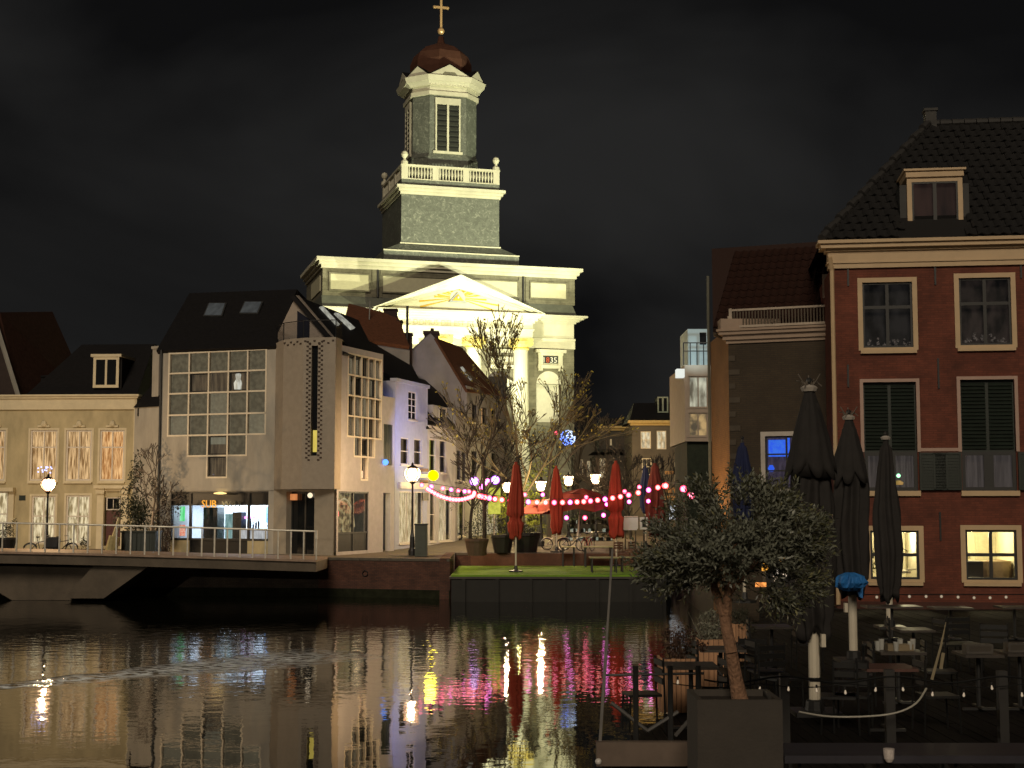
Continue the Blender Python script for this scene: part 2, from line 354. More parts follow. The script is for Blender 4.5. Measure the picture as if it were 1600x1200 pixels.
# ================================================================ THE SETTING
ZQ, ZD = 2.05, 1.85
def water():
    m, t, p = nodemat('canal_water'); N = t.nodes.new; L = t.links.new
    p.inputs['Base Color'].default_value = (.006, .007, .005, 1); p.inputs['Roughness'].default_value = .015
    p.inputs['IOR'].default_value = 1.36; p.inputs['Specular IOR Level'].default_value = .62
    c = N('ShaderNodeTexCoord')
    def noise(scale, stretch, detail=3, dist=0):
        mp_ = N('ShaderNodeMapping'); mp_.inputs['Scale'].default_value = stretch; L(c.outputs['Object'], mp_.inputs['Vector'])
        n = N('ShaderNodeTexNoise'); n.inputs['Scale'].default_value = scale; n.inputs['Detail'].default_value = detail; n.inputs['Distortion'].default_value = dist
        L(mp_.outputs[0], n.inputs['Vector']); return n.outputs['Fac']
    def math_(op, a, b=None, clamp=False):
        n = N('ShaderNodeMath'); n.operation = op; n.use_clamp = clamp
        for i, v in enumerate((a, b)):
            if v is None: continue
            if isinstance(v, (int, float)): n.inputs[i].default_value = v
            else: L(v, n.inputs[i])
        return n.outputs[0]
    far = N('ShaderNodeMapRange'); far.inputs['From Min'].default_value = 26; far.inputs['From Max'].default_value = 46; far.inputs['To Min'].default_value = .13; far.inputs['To Max'].default_value = 1.0
    s0 = N('ShaderNodeSeparateXYZ'); L(c.outputs['Object'], s0.inputs[0]); L(s0.outputs['Y'], far.inputs['Value'])
    fine = math_('MULTIPLY', noise(2.6, (.8, 1, 1), 3), far.outputs[0]); mid = noise(.75, (.8, .6, 1), 2, .4); big = noise(.16, (1, .5, 1), 2)
    ruff = math_('MULTIPLY', math_('SUBTRACT', big, .34), 2.2, True)          # ruffled and calm patches
    # wake of a boat: a band of steep ripples from (-13, 35) towards (-4, 43)
    s = N('ShaderNodeSeparateXYZ'); L(c.outputs['Object'], s.inputs[0])
    a = Vector((-12.8, 34.9)); b = Vector((-5.2, 43.0)); d = (b - a).normalized()
    dist = math_('ADD', math_('MULTIPLY', math_('SUBTRACT', s.outputs['X'], a.x), -d.y), math_('MULTIPLY', math_('SUBTRACT', s.outputs['Y'], a.y), d.x))
    along = math_('ADD', math_('MULTIPLY', math_('SUBTRACT', s.outputs['X'], a.x), d.x), math_('MULTIPLY', math_('SUBTRACT', s.outputs['Y'], a.y), d.y))
    width = math_('ADD', math_('MULTIPLY', math_('MAXIMUM', along, 0), .17), .55)
    band = math_('SUBTRACT', 1, math_('DIVIDE', math_('ABSOLUTE', math_('ADD', dist, math_('MULTIPLY', math_('SUBTRACT', mid, .5), 1.6))), width), True)
    endm = math_('MULTIPLY', band, math_('SUBTRACT', 1, math_('MULTIPLY', math_('MAXIMUM', math_('SUBTRACT', along, 9), 0), .35), True))
    chop = noise(3.4, (1, 1.1, 1), 4, .2)
    h = math_('ADD', math_('MULTIPLY', math_('MULTIPLY', fine, math_('ADD', math_('MULTIPLY', ruff, 1), .4)), .015), math_('MULTIPLY', mid, .0042))
    h = math_('ADD', h, math_('MULTIPLY', big, .006))
    h = math_('ADD', h, math_('MULTIPLY', math_('MULTIPLY', chop, endm), .05))
    bp = N('ShaderNodeBump'); bp.inputs['Strength'].default_value = 1; bp.inputs['Distance'].default_value = 1
    L(h, bp.inputs['Height']); L(bp.outputs[0], p.inputs['Normal'])
    sparkle = N('ShaderNodeMapRange'); sparkle.inputs['From Min'].default_value = .47; sparkle.inputs['From Max'].default_value = .55  # light sparkling on the wake, put in as white diffuse specks
    L(noise(5.5, (.55, 1.3, 1), 4), sparkle.inputs['Value']); fk = math_('MULTIPLY', sparkle.outputs[0], math_('POWER', endm, .6), True)
    cmx = N('ShaderNodeMix'); cmx.data_type = 'RGBA'; cmx.inputs['A'].default_value = (.006, .007, .005, 1); cmx.inputs['B'].default_value = (.75, .80, .82, 1); L(fk, cmx.inputs['Factor']); pass
    rmx = N('ShaderNodeMapRange'); rmx.inputs['To Min'].default_value = .015; rmx.inputs['To Max'].default_value = .55; L(fk, rmx.inputs['Value']); df = N('ShaderNodeBsdfDiffuse'); df.inputs[0].default_value = (.82, .86, .88, 1); ms = N('ShaderNodeMixShader'); out = t.nodes['Material Output']; L(fk, ms.inputs[0]); L(p.outputs[0], ms.inputs[1]); L(df.outputs[0], ms.inputs[2]); L(ms.outputs[0], out.inputs['Surface'])
    mb = MB(); mb.quad((-260, -60, .15), (260, -60, .15), (260, 84, .15), (-260, 84, .15))
    struct(mb.build('water', m, smooth=False))
water()
pave = brickmat('street_clinkers', (.11, .085, .06), (.16, .12, .08), (.05, .04, .03), 0, .22, .11)
m, t, p = nodemat('street_paving')
def paving():
    m = mat('paving', (.15, .12, .085), .75, var=.35, vs=2.2, bump=.5, bs=14)
    return m
pavem = paving()
quayb = brickmat('quay_brick', (.13, .052, .032), (.09, .036, .024), (.04, .03, .025), 0, .22, .07, var=.5)
quaydark = brickmat('quay_dark_brick', (.08, .058, .04), (.06, .045, .03), (.02, .017, .014), 0, .22, .07, var=.5)
# far bank: quay street, rising gently towards the church
mb = MB()
Q0, Q1 = Vector((-140, 72)), Vector((gx(500, 70), 70)); Q2 = Vector((gx(704, 68), 68)); Q3 = Vector((gx(712, 77), 77)); Q4 = Vector((7.4, 77)); Q5 = Vector((7.4, 12)); 
mb.quad((-300, 72, ZQ), (Q1.x, 70, ZQ), (Q2.x, Q2.y, ZQ), (Q3.x, 77, ZQ), (-300, 78, ZQ))
mb.quad((-300, 78, ZQ), (Q3.x, 77, ZQ), (300, 77, ZQ), (300, 105, 2.62), (-300, 105, 2.62))
mb.quad((-300, 105, 2.62), (300, 105, 2.62), (900, 900, 2.62), (-900, 900, 2.62))
struct(mb.build('quay_street', pavem))
def quay_wall(name, a, b, z1, m, z0=-.6, cap=True):
    F = Fac(a, b); mb = MB(); mb.fb(F, 0, F.L, z0, z1 - .12, -.5, 0)
    o = mb.build(name, m); tag(o, kind='structure')
    F_b = MB().fb(F, 0, F.L, -.3, .55, 0, .018).build('algae_band', mat('algae', (.020, .022, .012), .9, var=.5, vs=3, spec=.1), o)
    for i_ in range(int(F.L / 5)):
        r_ = MB(); ringm_c = F.P(2.5 + i_ * 5, z1 - .75, .06); r_.path([ringm_c + F.t * (.14 * math.cos(a_ * PI / 5)) + Vector((0, 0, .14 * math.sin(a_ * PI / 5))) for a_ in range(11)], .022, 4); r_.build('mooring_ring', dkmetal, o)
    c = MB(); L = 0; 
    cm_ = mat('coping_stone', (.10, .085, .065), .7, var=.3)
    k = 0
    while L < F.L - .05:
        w = min(1.1, F.L - L); s = MB(); s.fb(F, L + .01, L + w - .01, z1 - .12, z1 + .006, -.45, .05)
        q = s.build('coping_stone', cm_, o); L += w
    return o
quay_wall('quay_wall', (-38, 72 - .0), (Q1.x, 70), ZQ, quaydark)
quay_wall('quay_wall', (Q1.x, 70), (Q2.x, Q2.y), ZQ, quayb)
F_ = Fac((Q2.x, Q2.y), (Q3.x, 77)); struct(MB().fb(F_, 0, F_.L, -.6, ZQ + .03, -.5, -.01).build('quay_wall', quayb))
quay_wall('quay_wall', (Q3.x, 77), (7.4, 77), ZQ, quayb)
# ---- right bank
EDGE = [Vector((.55, 9.0)), Vector((1.0, 16.0)), Vector((2.0, 19.0)), Vector((4.0, 25.6)), Vector((7.2, 40)), Vector((8.6, 77))]
mb = MB(); z = ZD - .06
for i in range(len(EDGE) - 1):
    a, b = EDGE[i], EDGE[i + 1]
    mb.quad((a.x, a.y, z), (60, a.y, z), (60, b.y, z), (b.x, b.y, z))
    mb.quad((a.x, a.y, z), (b.x, b.y, z), (b.x, b.y, -.6), (a.x, a.y, -.6))
mb.quad((.55, 9, z), (.55, 9, -.6), (60, 9, -.6), (60, 9, z))
struct(mb.build('terrace_ground', mat('terrace_ground', (.02, .017, .014), .8, var=.4)))

# ================================================================ BRIDGE
conc = mat('bridge_concrete', (.10, .078, .055), .8, var=.35, vs=1.1, bump=.3, bs=12)
A = at_y(-420, 846, 67); A.z = 2.62; Bz = 2.12
def deck_z(x):                                   # gentle hump towards the left
    x1 = gx(498, 66); k = max(0, min(1, (x1 - x) / 24.)); return 2.10 + .48 * math.sin(k * PI / 2)
br = thing('canal_bridge', 'low concrete footbridge with pale railing in front of the left houses', 'bridge', (-24, 66, 0))
xs = [gx(498, 66) - i * 1.0 for i in range(0, 40)]
mb = MB(); mt = MB()
for i in range(len(xs) - 1):
    x1, x0 = xs[i], xs[i + 1]; za, zb = deck_z(x0), deck_z(x1)
    mb.hexa([(x0, 65.6, za - .55), (x1, 65.6, zb - .55), (x1, 69.6, zb - .55), (x0, 69.6, za - .55)], [(x0, 65.6, za - .1), (x1, 65.6, zb - .1), (x1, 69.6, zb - .1), (x0, 69.6, za - .1)])
    mt.hexa([(x0, 65.45, za - .1), (x1, 65.45, zb - .1), (x1, 69.7, zb - .1), (x0, 69.7, za - .1)], [(x0, 65.45, za), (x1, 65.45, zb), (x1, 69.7, zb), (x0, 69.7, za)])
mb.build('deck_beam', conc, br); mt.build('deck_edge', mat('edge_stone', (.30, .21, .15), .7, var=.3), br)
pm_ = MB(); pm2 = MB(); D = 66.0
def P2(px, py): return (gx(px, D), 4.6 - (py - 790) * D / F_PX)
for poly in ([(150, 884), (236, 884), (168, 933), (106, 933)],):
    pts = [(P2(*q)[0], 66.0, P2(*q)[1]) for q in poly]; pm_.prism(pts, (0, 2.6, 0))
pm_.build('pier', conc, br)
pts = [(P2(*q)[0], 67.0, P2(*q)[1]) for q in ((-80, 884), (232, 884), (150, 938), (14, 938))]; pm2.prism(pts, (0, 1.4, 0)); pm2.build('pier_web', conc, br)
rail = MB(); steelw = mat('railing_steel', (.50, .47, .40), .45, metal=.3, var=.3)
post = mesh_of(MB().box(-.03, .03, -.03, .03, 0, 1.28), 'railing_post', steelw)
x = xs[0]; k = 0
while x > -38:
    zz = deck_z(x); piece('railing_post', post, (x, 65.62, zz), br); x -= .59 if x > -14 else .66; k += 1
for i in range(len(xs) - 1): rail.bar((xs[i], 65.62, deck_z(xs[i]) + 1.31), (xs[i + 1], 65.62, deck_z(xs[i + 1]) + 1.31), .045, n=6)
rail.box(xs[0] - .05, xs[0] + .05, 65.55, 65.69, deck_z(xs[0]) + .95, deck_z(xs[0]) + 1.36)
rail.build('handrail', steelw, br)

# ================================================================ CREAM HOUSE
warm1 = litmat('warm_curtain', (1, .68, .34), (.16, .085, .03), .95, 2.2, (6, 6, .5))
warm2 = litmat('warm_room', (1, .62, .28), (.32, .12, .03), 1.0, 2.4, (5, 5, .7))
warmw = litmat('bright_room', (1, .86, .55), (.22, .17, .08), 1.0, 2.2, (4, 4, .8))
dimc = litmat('dim_curtain', (.20, .15, .09), (.07, .055, .04), .6, 2, (5, 5, .5))
FC = pxfac(-260, 82, 209, 81)
h = thing('cream_house', 'cream rendered house with three tall lit upstairs windows and red-brown door', 'house', FC.P(FC.L / 2, ZQ))
R = FC.R; uW = FC.uz(209, 740)[0]; zt = FC.uz(100, 640)[1]
ups = [(47, 672, 89, 751), (103, 672, 143, 751), (156, 672, 194, 751), (-25, 672, 8, 751), (-100, 672, -60, 751)]
dns = [(49, 775, 86, 849), (103, 774, 140, 851), (-22, 768, 12, 851)]
door = (163, 777, 189, 853)
holes = [R(*q) for q in ups + dns + [door]]
mb = MB(); wall(mb, FC, 0, uW, ZQ - .3, zt, holes, .2); volume(mb, FC, 0, uW, ZQ - .3, zt, 9); mb.build('wall', cream, h)
mb = MB(); z0, z1 = FC.uz(100, 640)[1], FC.uz(100, 617)[1]
mb.fb(FC, -.1, uW + .12, z0, z1 - .22, -.3, .14); mb.fb(FC, -.1, uW + .22, z1 - .22, z1 - .1, -.3, .26); mb.fb(FC, -.1, uW + .3, z1 - .1, z1, -.3, .36)
mb.build('cornice', creamtrim, h)
for i, q in enumerate(ups):
    w = window(h, FC, R(*q), whitep, 2, 2, .1, .09, .07, back=[warm1, warm1, warm2, warm1, warm1][i], pane=clear, casing=.12, cm=creamtrim, sill=.14, head=.33)
    u0, u1, z0, z1 = R(*q); m = MB(); c = (u0 + u1) / 2
    m.fb(FC, c - .35, c + .35, z1 + .17, z1 + .27, 0, .12); m.lathe(FC.P(c, z1 + .2, .05), [(.16, 0), (.2, .12), (.12, .3), (.03, .36)], 8); m.build('ornament', creamtrim, w)
for i, q in enumerate(dns):
    window(h, FC, R(*q), whitep, 2, 2, .1, .09, .07, back=[warmw, warmw, warmw][i], pane=clear, casing=.12, cm=creamtrim, head=.42)
# things behind the ground-floor panes
u0, u1, z0, z1 = R(49, 813, 64, 849); MB().fb(FC, u0, u1, z0, z1, -.4, -.36).build('orange_drape', litmat('orange_drape', (1, .42, .05), (.9, .12, .02), 1.3, 1.5), h)
u0, u1, z0, z1 = R(112, 812, 122, 830); MB().fb(FC, u0, u1, z0, z1, -.4, -.36).build('orange_screen', litmat('orange_drape', (1, .5, .1), (.9, .2, .02), 1.2, 1.5), h)
u0, u1, z0, z1 = R(*door); zm = FC.uz(176, 797)[1]
d = MB().fb(FC, u0 + .08, u1 - .08, z0, zm - .1, -.16, -.1).build('door', doorred, h)
m = MB(); du = (u1 - u0 - .16) / 2
for i in range(2):
    for j in range(3): a = u0 + .08 + du * i; m.fb(FC, a + .08, a + du - .08, z0 + .15 + j * .66, z0 + .7 + j * .66, -.1, -.075)
m.build('door_panel', doorred, d); m = MB(); m.ball(FC.P(u1 - .2, z0 + 1.1, -.06), .04); m.build('handle', metal, d)
window(h, FC, (u0 + .08, u1 - .08, zm, z1), whitep, 2, 1, .1, .06, back=dimc, name='transom')
m = MB()
for a, b in ((u0 - .42, u0 - .02), (u1 + .02, u1 + .42)): m.fb(FC, a, b, ZQ, z1 + .35, 0, .12); m.fb(FC, a - .05, b + .05, z1 + .2, z1 + .5, 0, .26)
m.fb(FC, u0 - .55, u1 + .55, z1 + .5, z1 + .68, 0, .4); m.fb(FC, u0 - .42, u1 + .42, z1 + .35, z1 + .5, 0, .15); m.build('door_surround', creamtrim, h)
u0, u1, z0, z1 = R(-30, 762, 25, 768); m = MB(); m.fb(FC, u0, u1, z0, z1, 0, .45); a, b, _, _ = R(16, 770, 23, 775)
for a in (R(15, 770, 16, 771)[0],): m.fb(FC, a, a + .3, ZQ, z0, 0, .12)
m.build('entrance_canopy', creamtrim, h)
u0, u1, z0, z1 = R(30, 774, 40, 782); MB().fb(FC, u0, u1, z0, z1, 0, .03).build('name_plate', dkgreen, h)
# roof with dormer
zc = FC.uz(100, 617)[1]; m = MB()
r0 = FC.P(FC.uz(40, 610)[0], zc - .05, .1); r1 = FC.P(uW + .1, zc - .05, .1)
a = ray(60, 540); rn = -3.6; zr = FC.uz(180, 538, rn)[1]
m.hexa([r0, r1, FC.P(uW + .1, zc - .05, -8), FC.P(FC.uz(40, 610)[0], zc - .05, -8)], [FC.P(FC.uz(128, 540, rn)[0], zr, rn), FC.P(uW - .1, zr, rn), FC.P(uW - .1, zr, rn - .6), FC.P(FC.uz(128, 540, rn)[0], zr, rn - .6)])
rf = m.build('roof', darkroof, h)
u0, u1, z0, z1 = FC.R(147, 558, 187, 606, -.2); m = MB(); m.fb(FC, u0 - .1, u1 + .1, z0 - .3, z1, -3, -.27); m.build('dormer_body', darkroof, h)
window(h, FC, (u0, u1, z0, z1), creamtrim, 2, 1, 0, .16, .12, name='dormer_window', n=-.1, backd=.05)
m = MB(); m.fb(FC, u0 - .15, u1 + .15, z1, z1 + .16, -3, .02); m.build('dormer_cap', creamtrim, h)
MB().bar(FC.P(uW + .02, ZQ, .12), FC.P(uW + .02, zc - .3, .12), .06, n=8).build('downspout', creamtrim, h)

# neighbour with gable roof behind, at the left edge
D = 96; m = MB(); t_ = [at_y(px, py, D) for px, py in ((-120, 640), (-15, 478), (35, 640))]
g = thing('gable_roof_house', 'dark gabled house with pale coping rising behind the cream house', 'house', (t_[1].x, D, 2.4))
m.prism([(t_[0].x, D, 2.3), (t_[2].x, D, 2.3), t_[2], t_[1], t_[0]], (0, .4, 0)); m.build('wall', mat('shade_brick', (.045, .03, .025), .9, var=.3), g)
m = MB(); m.bar(t_[1], t_[2], .16, n=4); m.bar(t_[0], t_[1], .16, n=4); m.build('coping', whiter, g)
e = [at_y(px, py, DD) for px, py, DD in ((0, 488, 96.5), (82, 487, 105), (150, 640, 105), (35, 640, 96.5))]
m = MB(); slab(m, e, .25); m.prism([(e[3].x, 96.5, 2.3), (e[2].x, 105, 2.3), e[2], e[3]], (-1, .5, 0)); m.build('roof', mat('dark_red_tiles', (.05, .022, .016), .85, var=.4, vs=4, bump=.5, bs=8, spec=.1), g)
m = MB(); q0, q1 = at_y(64, 589, 92), at_y(106, 586, 92); m.bar(q0, q1, .1, n=4); q2 = at_y(122, 545, 90); q3 = at_y(146, 545, 90)
m.box(q0.x, q1.x, 92, 94, q0.z - 2.5, q0.z - .05); o = m.build('dormer', darkroof, g)
q2 = at_y(131, 545, 88); o = MB().box(q2.x, q2.x + .55, 88, 88.4, q2.z - .14, q2.z).build('roof_window', litmat('cool_light', (.6, .62, .6), (.4, .42, .4), .8), h)

# ================================================================ NARROW WHITE HOUSE BETWEEN
FN = pxfac(209, 80.6, 252, 79.4)
nh = thing('narrow_white_house', 'narrow low white house with dark roof wedged beside the cream one', 'house', FN.P(FN.L / 2, ZQ))
zt = FN.uz(230, 636)[1]; mb = MB(); wall(mb, FN, .02, FN.L, ZQ - .3, zt); volume(mb, FN, .02, FN.L, ZQ - .3, zt, 8); mb.build('wall', whiter, nh)
m = MB(); zr = FN.uz(230, 560, -3)[1]
m.hexa([FN.P(0, zt, .1), FN.P(FN.L, zt, .1), FN.P(FN.L, zt, -7), FN.P(0, zt, -7)], [FN.P(0, zr, -3), FN.P(FN.L, zr, -3), FN.P(FN.L, zr, -3.5), FN.P(0, zr, -3.5)]); m.build('roof', darkroof, nh)
u0, u1, z0, z1 = FN.R(238, 541, 248, 606, -.5); m = MB(); m.fb(FN, u0, u1, zt, z1 - .15, -1.0, -.5); m.fb(FN, u0 - .06, u1 + .06, z1 - .15, z1, -1.06, -.44); m.build('chimney', whiter, nh)
m = MB(); a = FN.uz(216, 640)[0]; m.fb(FN, a, a + .06, zt - .5, zt - .05, 0, .06); m.build('wall_anchor', blackp, nh)

# ================================================================ CORNER BUILDING WITH SANDWICH SHOP
FA = pxfac(251, 77.6, 429, 75.0)
FS = pxfac(527, 72.9, 620, 79.4)
cb = thing('corner_shop_building', 'pale corner block with stepped grid windows above a lit sandwich shop', 'building', FA.P(FA.L * .8, ZQ))
frameP = mat('grid_frame', (.78, .70, .56), .55, var=.12)
shade = litmat('drawn_blind', (.135, .115, .072), (.085, .072, .046), .9, 1.5, (3, 3, 3))
shade2 = litmat('drawn_blind_pale', (.26, .23, .15), (.19, .165, .11), .7, 2, (3, 3, 3))
R = FA.R; zt = FA.uz(340, 547)[1]; uL = FA.L
gxs = [263, 294.5, 325, 356, 386, 415]; gys = [549, 581, 613, 647, 679.5, 712, 746]
cells = [(i, j) for j in range(4) for i in range(5)] + [(1, 4), (2, 4), (3, 4), (2, 5)]
shop = (266, 768, 419, 865)
holes = [R(gxs[0], gys[0], gxs[5], gys[4]), R(gxs[1], gys[4], gxs[4], gys[5]), R(gxs[2], gys[5], gxs[3], gys[6]), R(*shop)]
U = [R(x, 640, x + .01, 641)[0] for x in gxs]; Zs = [FA.uz(340, y)[1] for y in gys]
holes = [(U[0], U[5], Zs[4], Zs[0]), (U[1], U[4], Zs[5], Zs[4]), (U[2], U[3], Zs[6], Zs[5]), R(*shop)]
mb = MB(); wall(mb, FA, 0, uL, ZQ - .3, zt, holes, .3)
mb.quad(FA.P(0, ZQ, -9), FA.P(0, ZQ, 0), FA.P(0, zt, 0), FA.P(0, zt, -9)); mb.quad(FA.P(0, zt, 0), FA.P(uL, zt, 0), FA.P(uL + 1.2, zt, -9), FA.P(0, zt, -9))
mb.quad(FA.P(0, ZQ - .3, -9), FA.P(uL + 1.2, ZQ - .3, -9), FA.P(uL + 1.2, zt, -9), FA.P(0, zt, -9))
mb.build('wall', whiter, cb)
blackf = mat('black_window_frame', (.02, .02, .02), .5, var=0)
special = {(1, 1), (3, 1), (2, 4), (2, 5)}
seen = set()
def cellwin(F, u0, u1, z0, z1, key, dark=False, fr=.045, n=0, lit=None):
    m = MB(); a, b = n - .14, n + .02
    for q in ((u0 - fr, u0 + fr, z0 - fr, z1 + fr), (u1 - fr, u1 + fr, z0 - fr, z1 + fr), (u0 + fr, u1 - fr, z0 - fr, z0 + fr), (u0 + fr, u1 - fr, z1 - fr, z1 + fr)): m.fb(F, *q, a, b + random.uniform(-.004, .004))
    w = m.build('grid_window', frameP, cb)
    if dark:
        m = MB()
        for q in ((u0 + fr, u0 + 2.6 * fr, z0 + fr, z1 - fr), (u1 - 2.6 * fr, u1 - fr, z0 + fr, z1 - fr), (u0 + fr, u1 - fr, z0 + fr, z0 + 2.6 * fr), (u0 + fr, u1 - fr, z1 - 2.6 * fr, z1 - fr)): m.fb(F, *q, a, n - .03)
        m.build('casement', blackf, w)
    MB().fb(F, u0 + fr, u1 - fr, z0 + fr, z1 - fr, a + .01, a + .02).build('pane', clear if lit else dkglass, w)
    if lit: MB().quad(F.P(u0, z0, a - .12), F.P(u1, z0, a - .12), F.P(u1, z1, a - .12), F.P(u0, z1, a - .12)).build('blind', lit, w)
    return w
for i, j in cells:
    dark = (i, j) in special; lit = None if dark else (shade2 if (i, j) in ((2, 2), (2, 3), (4, 3), (0, 3)) else shade)
    if (i, j) == (2, 1): lit = dimc
    w = cellwin(FA, U[i], U[i + 1], Zs[j + 1], Zs[j], (i, j), dark, lit=lit if not dark else dimc)
u0, u1, z0, z1 = R(363, 583, 375, 608); m = MB(); m.lathe(FA.P((u0 + u1) / 2, z0, -.2), [(.2, 0), (.24, .35), (.12, .55), (.16, .8), (.05, .95)], 8, sy=.3); m.build('pale_curtain_shape', litmat('pale_lit', (.8, .8, .7), (.4, .38, .3), .9), cb)  # white curtain silhouette, a turned shape with its own glow
u0, u1, z0, z1 = R(325, 683, 350, 694); MB().fb(FA, u0, u1, z0, z1, -.2, -.17).build('half_blind', litmat('pale_lit2', (.22, .21, .15), (.18, .17, .12), .9), cb)
# roof over the front, two skylights
def RP(F, px, py, n): 
    u, z = F.uz(px, py, n); return F.P(u, z, n)
rt0, rt1 = RP(FA, 296, 458, -3.4), RP(FA, 464, 452, -3.4); e0, e1 = RP(FA, 244, 548, .15), RP(FA, 431, 541, .15)
m = MB(); slab(m, [e0, e1, rt1, rt0], .25)
m.quad(e0, rt0, FA.P(FA.uz(244, 548)[0], e0.z, -8)); m.quad(e0, FA.P(0, e0.z, -8), FA.P(uL + 1, e0.z, -8), e1)
bk0, bk1 = FA.P(0, e0.z, -8.5), FA.P(uL + 1, e0.z, -8.5); m.quad(rt0, rt1, bk1, bk0); m.quad(e0, bk0, rt0)
m.build('roof', darkroof, cb)
nrm = (e1 - e0).cross(rt0 - e0).normalized()
def onroof(px, py, lift=.06):
    d = ray(px, py); k = (e0 - EYE).dot(nrm) / d.dot(nrm); return EYE + d * k + nrm * lift
for q in ([(318, 496), (348, 496), (355, 475), (327, 475)], [(374, 492), (404, 492), (412, 473), (383, 473)]):
    s = MB(); pts = [onroof(*x) for x in q]; s.prism([x - nrm * .1 for x in pts], nrm * .14)
    sk = s.build('skylight', mat('skylight_frame', (.05, .05, .05), .4), cb); c = sum(pts, Vector()) / 4
    MB().prism([c + (x - c) * .86 + nrm * .05 for x in pts], nrm * .02).build('pane', litmat('skylight_glass', (.055, .06, .06), (.035, .038, .04), .8, 1), sk)
# shop front
u0, u1, z0, z1 = R(*shop); SH = [R(x, 800, x + .01, 801)[0] for x in (266, 296, 387, 419)]
m = MB(); zs_top = FA.uz(340, 789)[1]; zs_bot = FA.uz(340, 843)[1]
for x in SH: m.fb(FA, max(u0, x - .06), min(u1, x + .06), z0, z1, -.2, -.06)
m.fb(FA, u0, u1, z1 - .1, z1, -.2, -.05); m.fb(FA, u0, u1, zs_bot - .06, zs_bot + .06, -.2, -.05); m.fb(FA, u0, u1, zs_top - .02, zs_top + .05, -.2, -.05)
sf = m.build('shop_front', blackf, cb)
MB().fb(FA, u0, u1, zs_top + .05, z1 - .1, -.2, -.14).build('fascia', blackp, sf)
MB().fb(FA, SH[1], SH[2], z0, zs_bot - .06, -.2, -.14).build('base_panel', blackp, sf)
for a_, b_ in ((SH[0], SH[1]), (SH[2], SH[3])): MB().fb(FA, a_, b_, z0, zs_bot - .06, -.25, -.02).build('base_wall', cream, cb)
for i in range(3): MB().fb(FA, SH[i] + .06, SH[i + 1] - .06, zs_bot + .06, zs_top - .02, -.14, -.13).build('pane', clear, sf)
# shop interior: real room with white-blue light
zf = ZQ + .1; rm = MB(); d_ = -3.2
ra, rb, rz = u0 + .05, u1 - .05, z1 - .15
rm.quad(FA.P(ra, zf, d_), FA.P(rb, zf, d_), FA.P(rb, rz, d_), FA.P(ra, rz, d_)); rm.quad(FA.P(ra, zf, -.25), FA.P(ra, zf, d_), FA.P(ra, rz, d_), FA.P(ra, rz, -.25))
rm.quad(FA.P(rb, zf, -.25), FA.P(rb, rz, -.25), FA.P(rb, rz, d_), FA.P(rb, zf, d_)); rm.quad(FA.P(ra, rz, -.25), FA.P(rb, rz, -.25), FA.P(rb, rz, d_), FA.P(ra, rz, d_)); rm.quad(FA.P(ra, zf, -.25), FA.P(ra, zf, d_), FA.P(rb, zf, d_), FA.P(rb, zf, -.25))
rm.build('shop_room', mat('shop_wall', (.62, .66, .72), .6, var=.1), cb)
wl = SH[1]; m = MB()
m.fb(FA, wl + .1, wl + 1.0, zf, zf + 2.35, -1.9, -1.2); m.build('fridge_cabinet', mat('shop_dark', (.03, .035, .035), .4), cb)
m = MB(); m.fb(FA, wl + 1.25, wl + 2.0, zf, zf + 2.0, -2.3, -1.6); m.build('glass_cabinet', litmat('cabinet', (.35, .55, .55), (.15, .3, .3), .9, 4), cb)
m = MB(); m.fb(FA, wl + 2.1, wl + 2.65, zf, zf + 2.1, -1.5, -1.0); m.build('drinks_machine', mat('shop_dark', (.03, .03, .03), .4), cb)
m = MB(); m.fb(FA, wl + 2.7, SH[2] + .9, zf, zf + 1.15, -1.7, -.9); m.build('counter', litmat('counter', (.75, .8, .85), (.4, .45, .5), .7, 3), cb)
bm_ = MB()
for i in range(6):
    q = FA.P(SH[2] - .95 + i * .17, zf + 1.15, -1.3); bm_.lathe(q, [(.05, 0), (.05, .25 + .08 * (i % 3)), (.02, .33 + .08 * (i % 3)), (.02, .45 + .08 * (i % 3))], 6)
bm_.build('bottles', blackp, cb)
m = MB(); m.fb(FA, SH[2] + .1, SH[3] - .1, zf + .9, zf + 2.1, -2.9, -2.85); m.build('blue_menu', litmat('blue_menu', (.12, .22, .75), (.05, .10, .5), 1.2, 2), cb)
m = MB(); m.fb(FA, SH[2] - .6, SH[2] + .15, zf + 1.5, zf + 2.4, -2.9, -2.85); m.build('blue_screen', litmat('blue_screen', (.25, .5, 1), (.15, .35, .9), 1.3, 2), cb)
m = MB(); m.fb(FA, wl + 2.6, wl + 3.3, zf + 1.75, zf + 1.85, -1.4, -1.3); m.build('neon_tube', litmat('neon', (1, .35, .85), (1, .3, .8), 3), cb)
m = MB(); m.fb(FA, SH[0] + .45, SH[0] + .75, zf + 1.6, zf + 2.4, -.3, -.25); m.build('green_sign', litmat('green_sign', (.1, .7, .2), (.3, .9, .5), 1.2), cb)
m = MB(); m.fb(FA, SH[0] + .45, SH[0] + .8, zf + .8, zf + 1.4, -.3, -.25); m.build('red_poster', litmat('red_poster', (.9, .15, .1), (.9, .7, .5), 1, 6, (3, 3, 3)), cb)
l = bpy.data.lights.new('shop_ceiling_light', 'AREA'); l.shape = 'RECTANGLE'; l.size = 3; l.size_y = .6; l.energy = 420; l.color = (.78, .9, 1)
o = bpy.data.objects.new('shop_ceiling_light', l); COL.objects.link(o); o.parent = cb; o.location = FA.P((SH[1] + SH[2]) / 2, z1 - .3, -2.3) - ORG[cb.name]; o.rotation_euler = (0, 0, FA.ang)
uc = FA.uz(326, 785)[0]; zc_ = FA.uz(326, 789.5)[1]
put_text('SUB', .58, litmat('sign_orange', (.95, .42, .05), (.95, .42, .05), .9), FA, uc, zc_ - .12, -.03, sf, sx=.95)
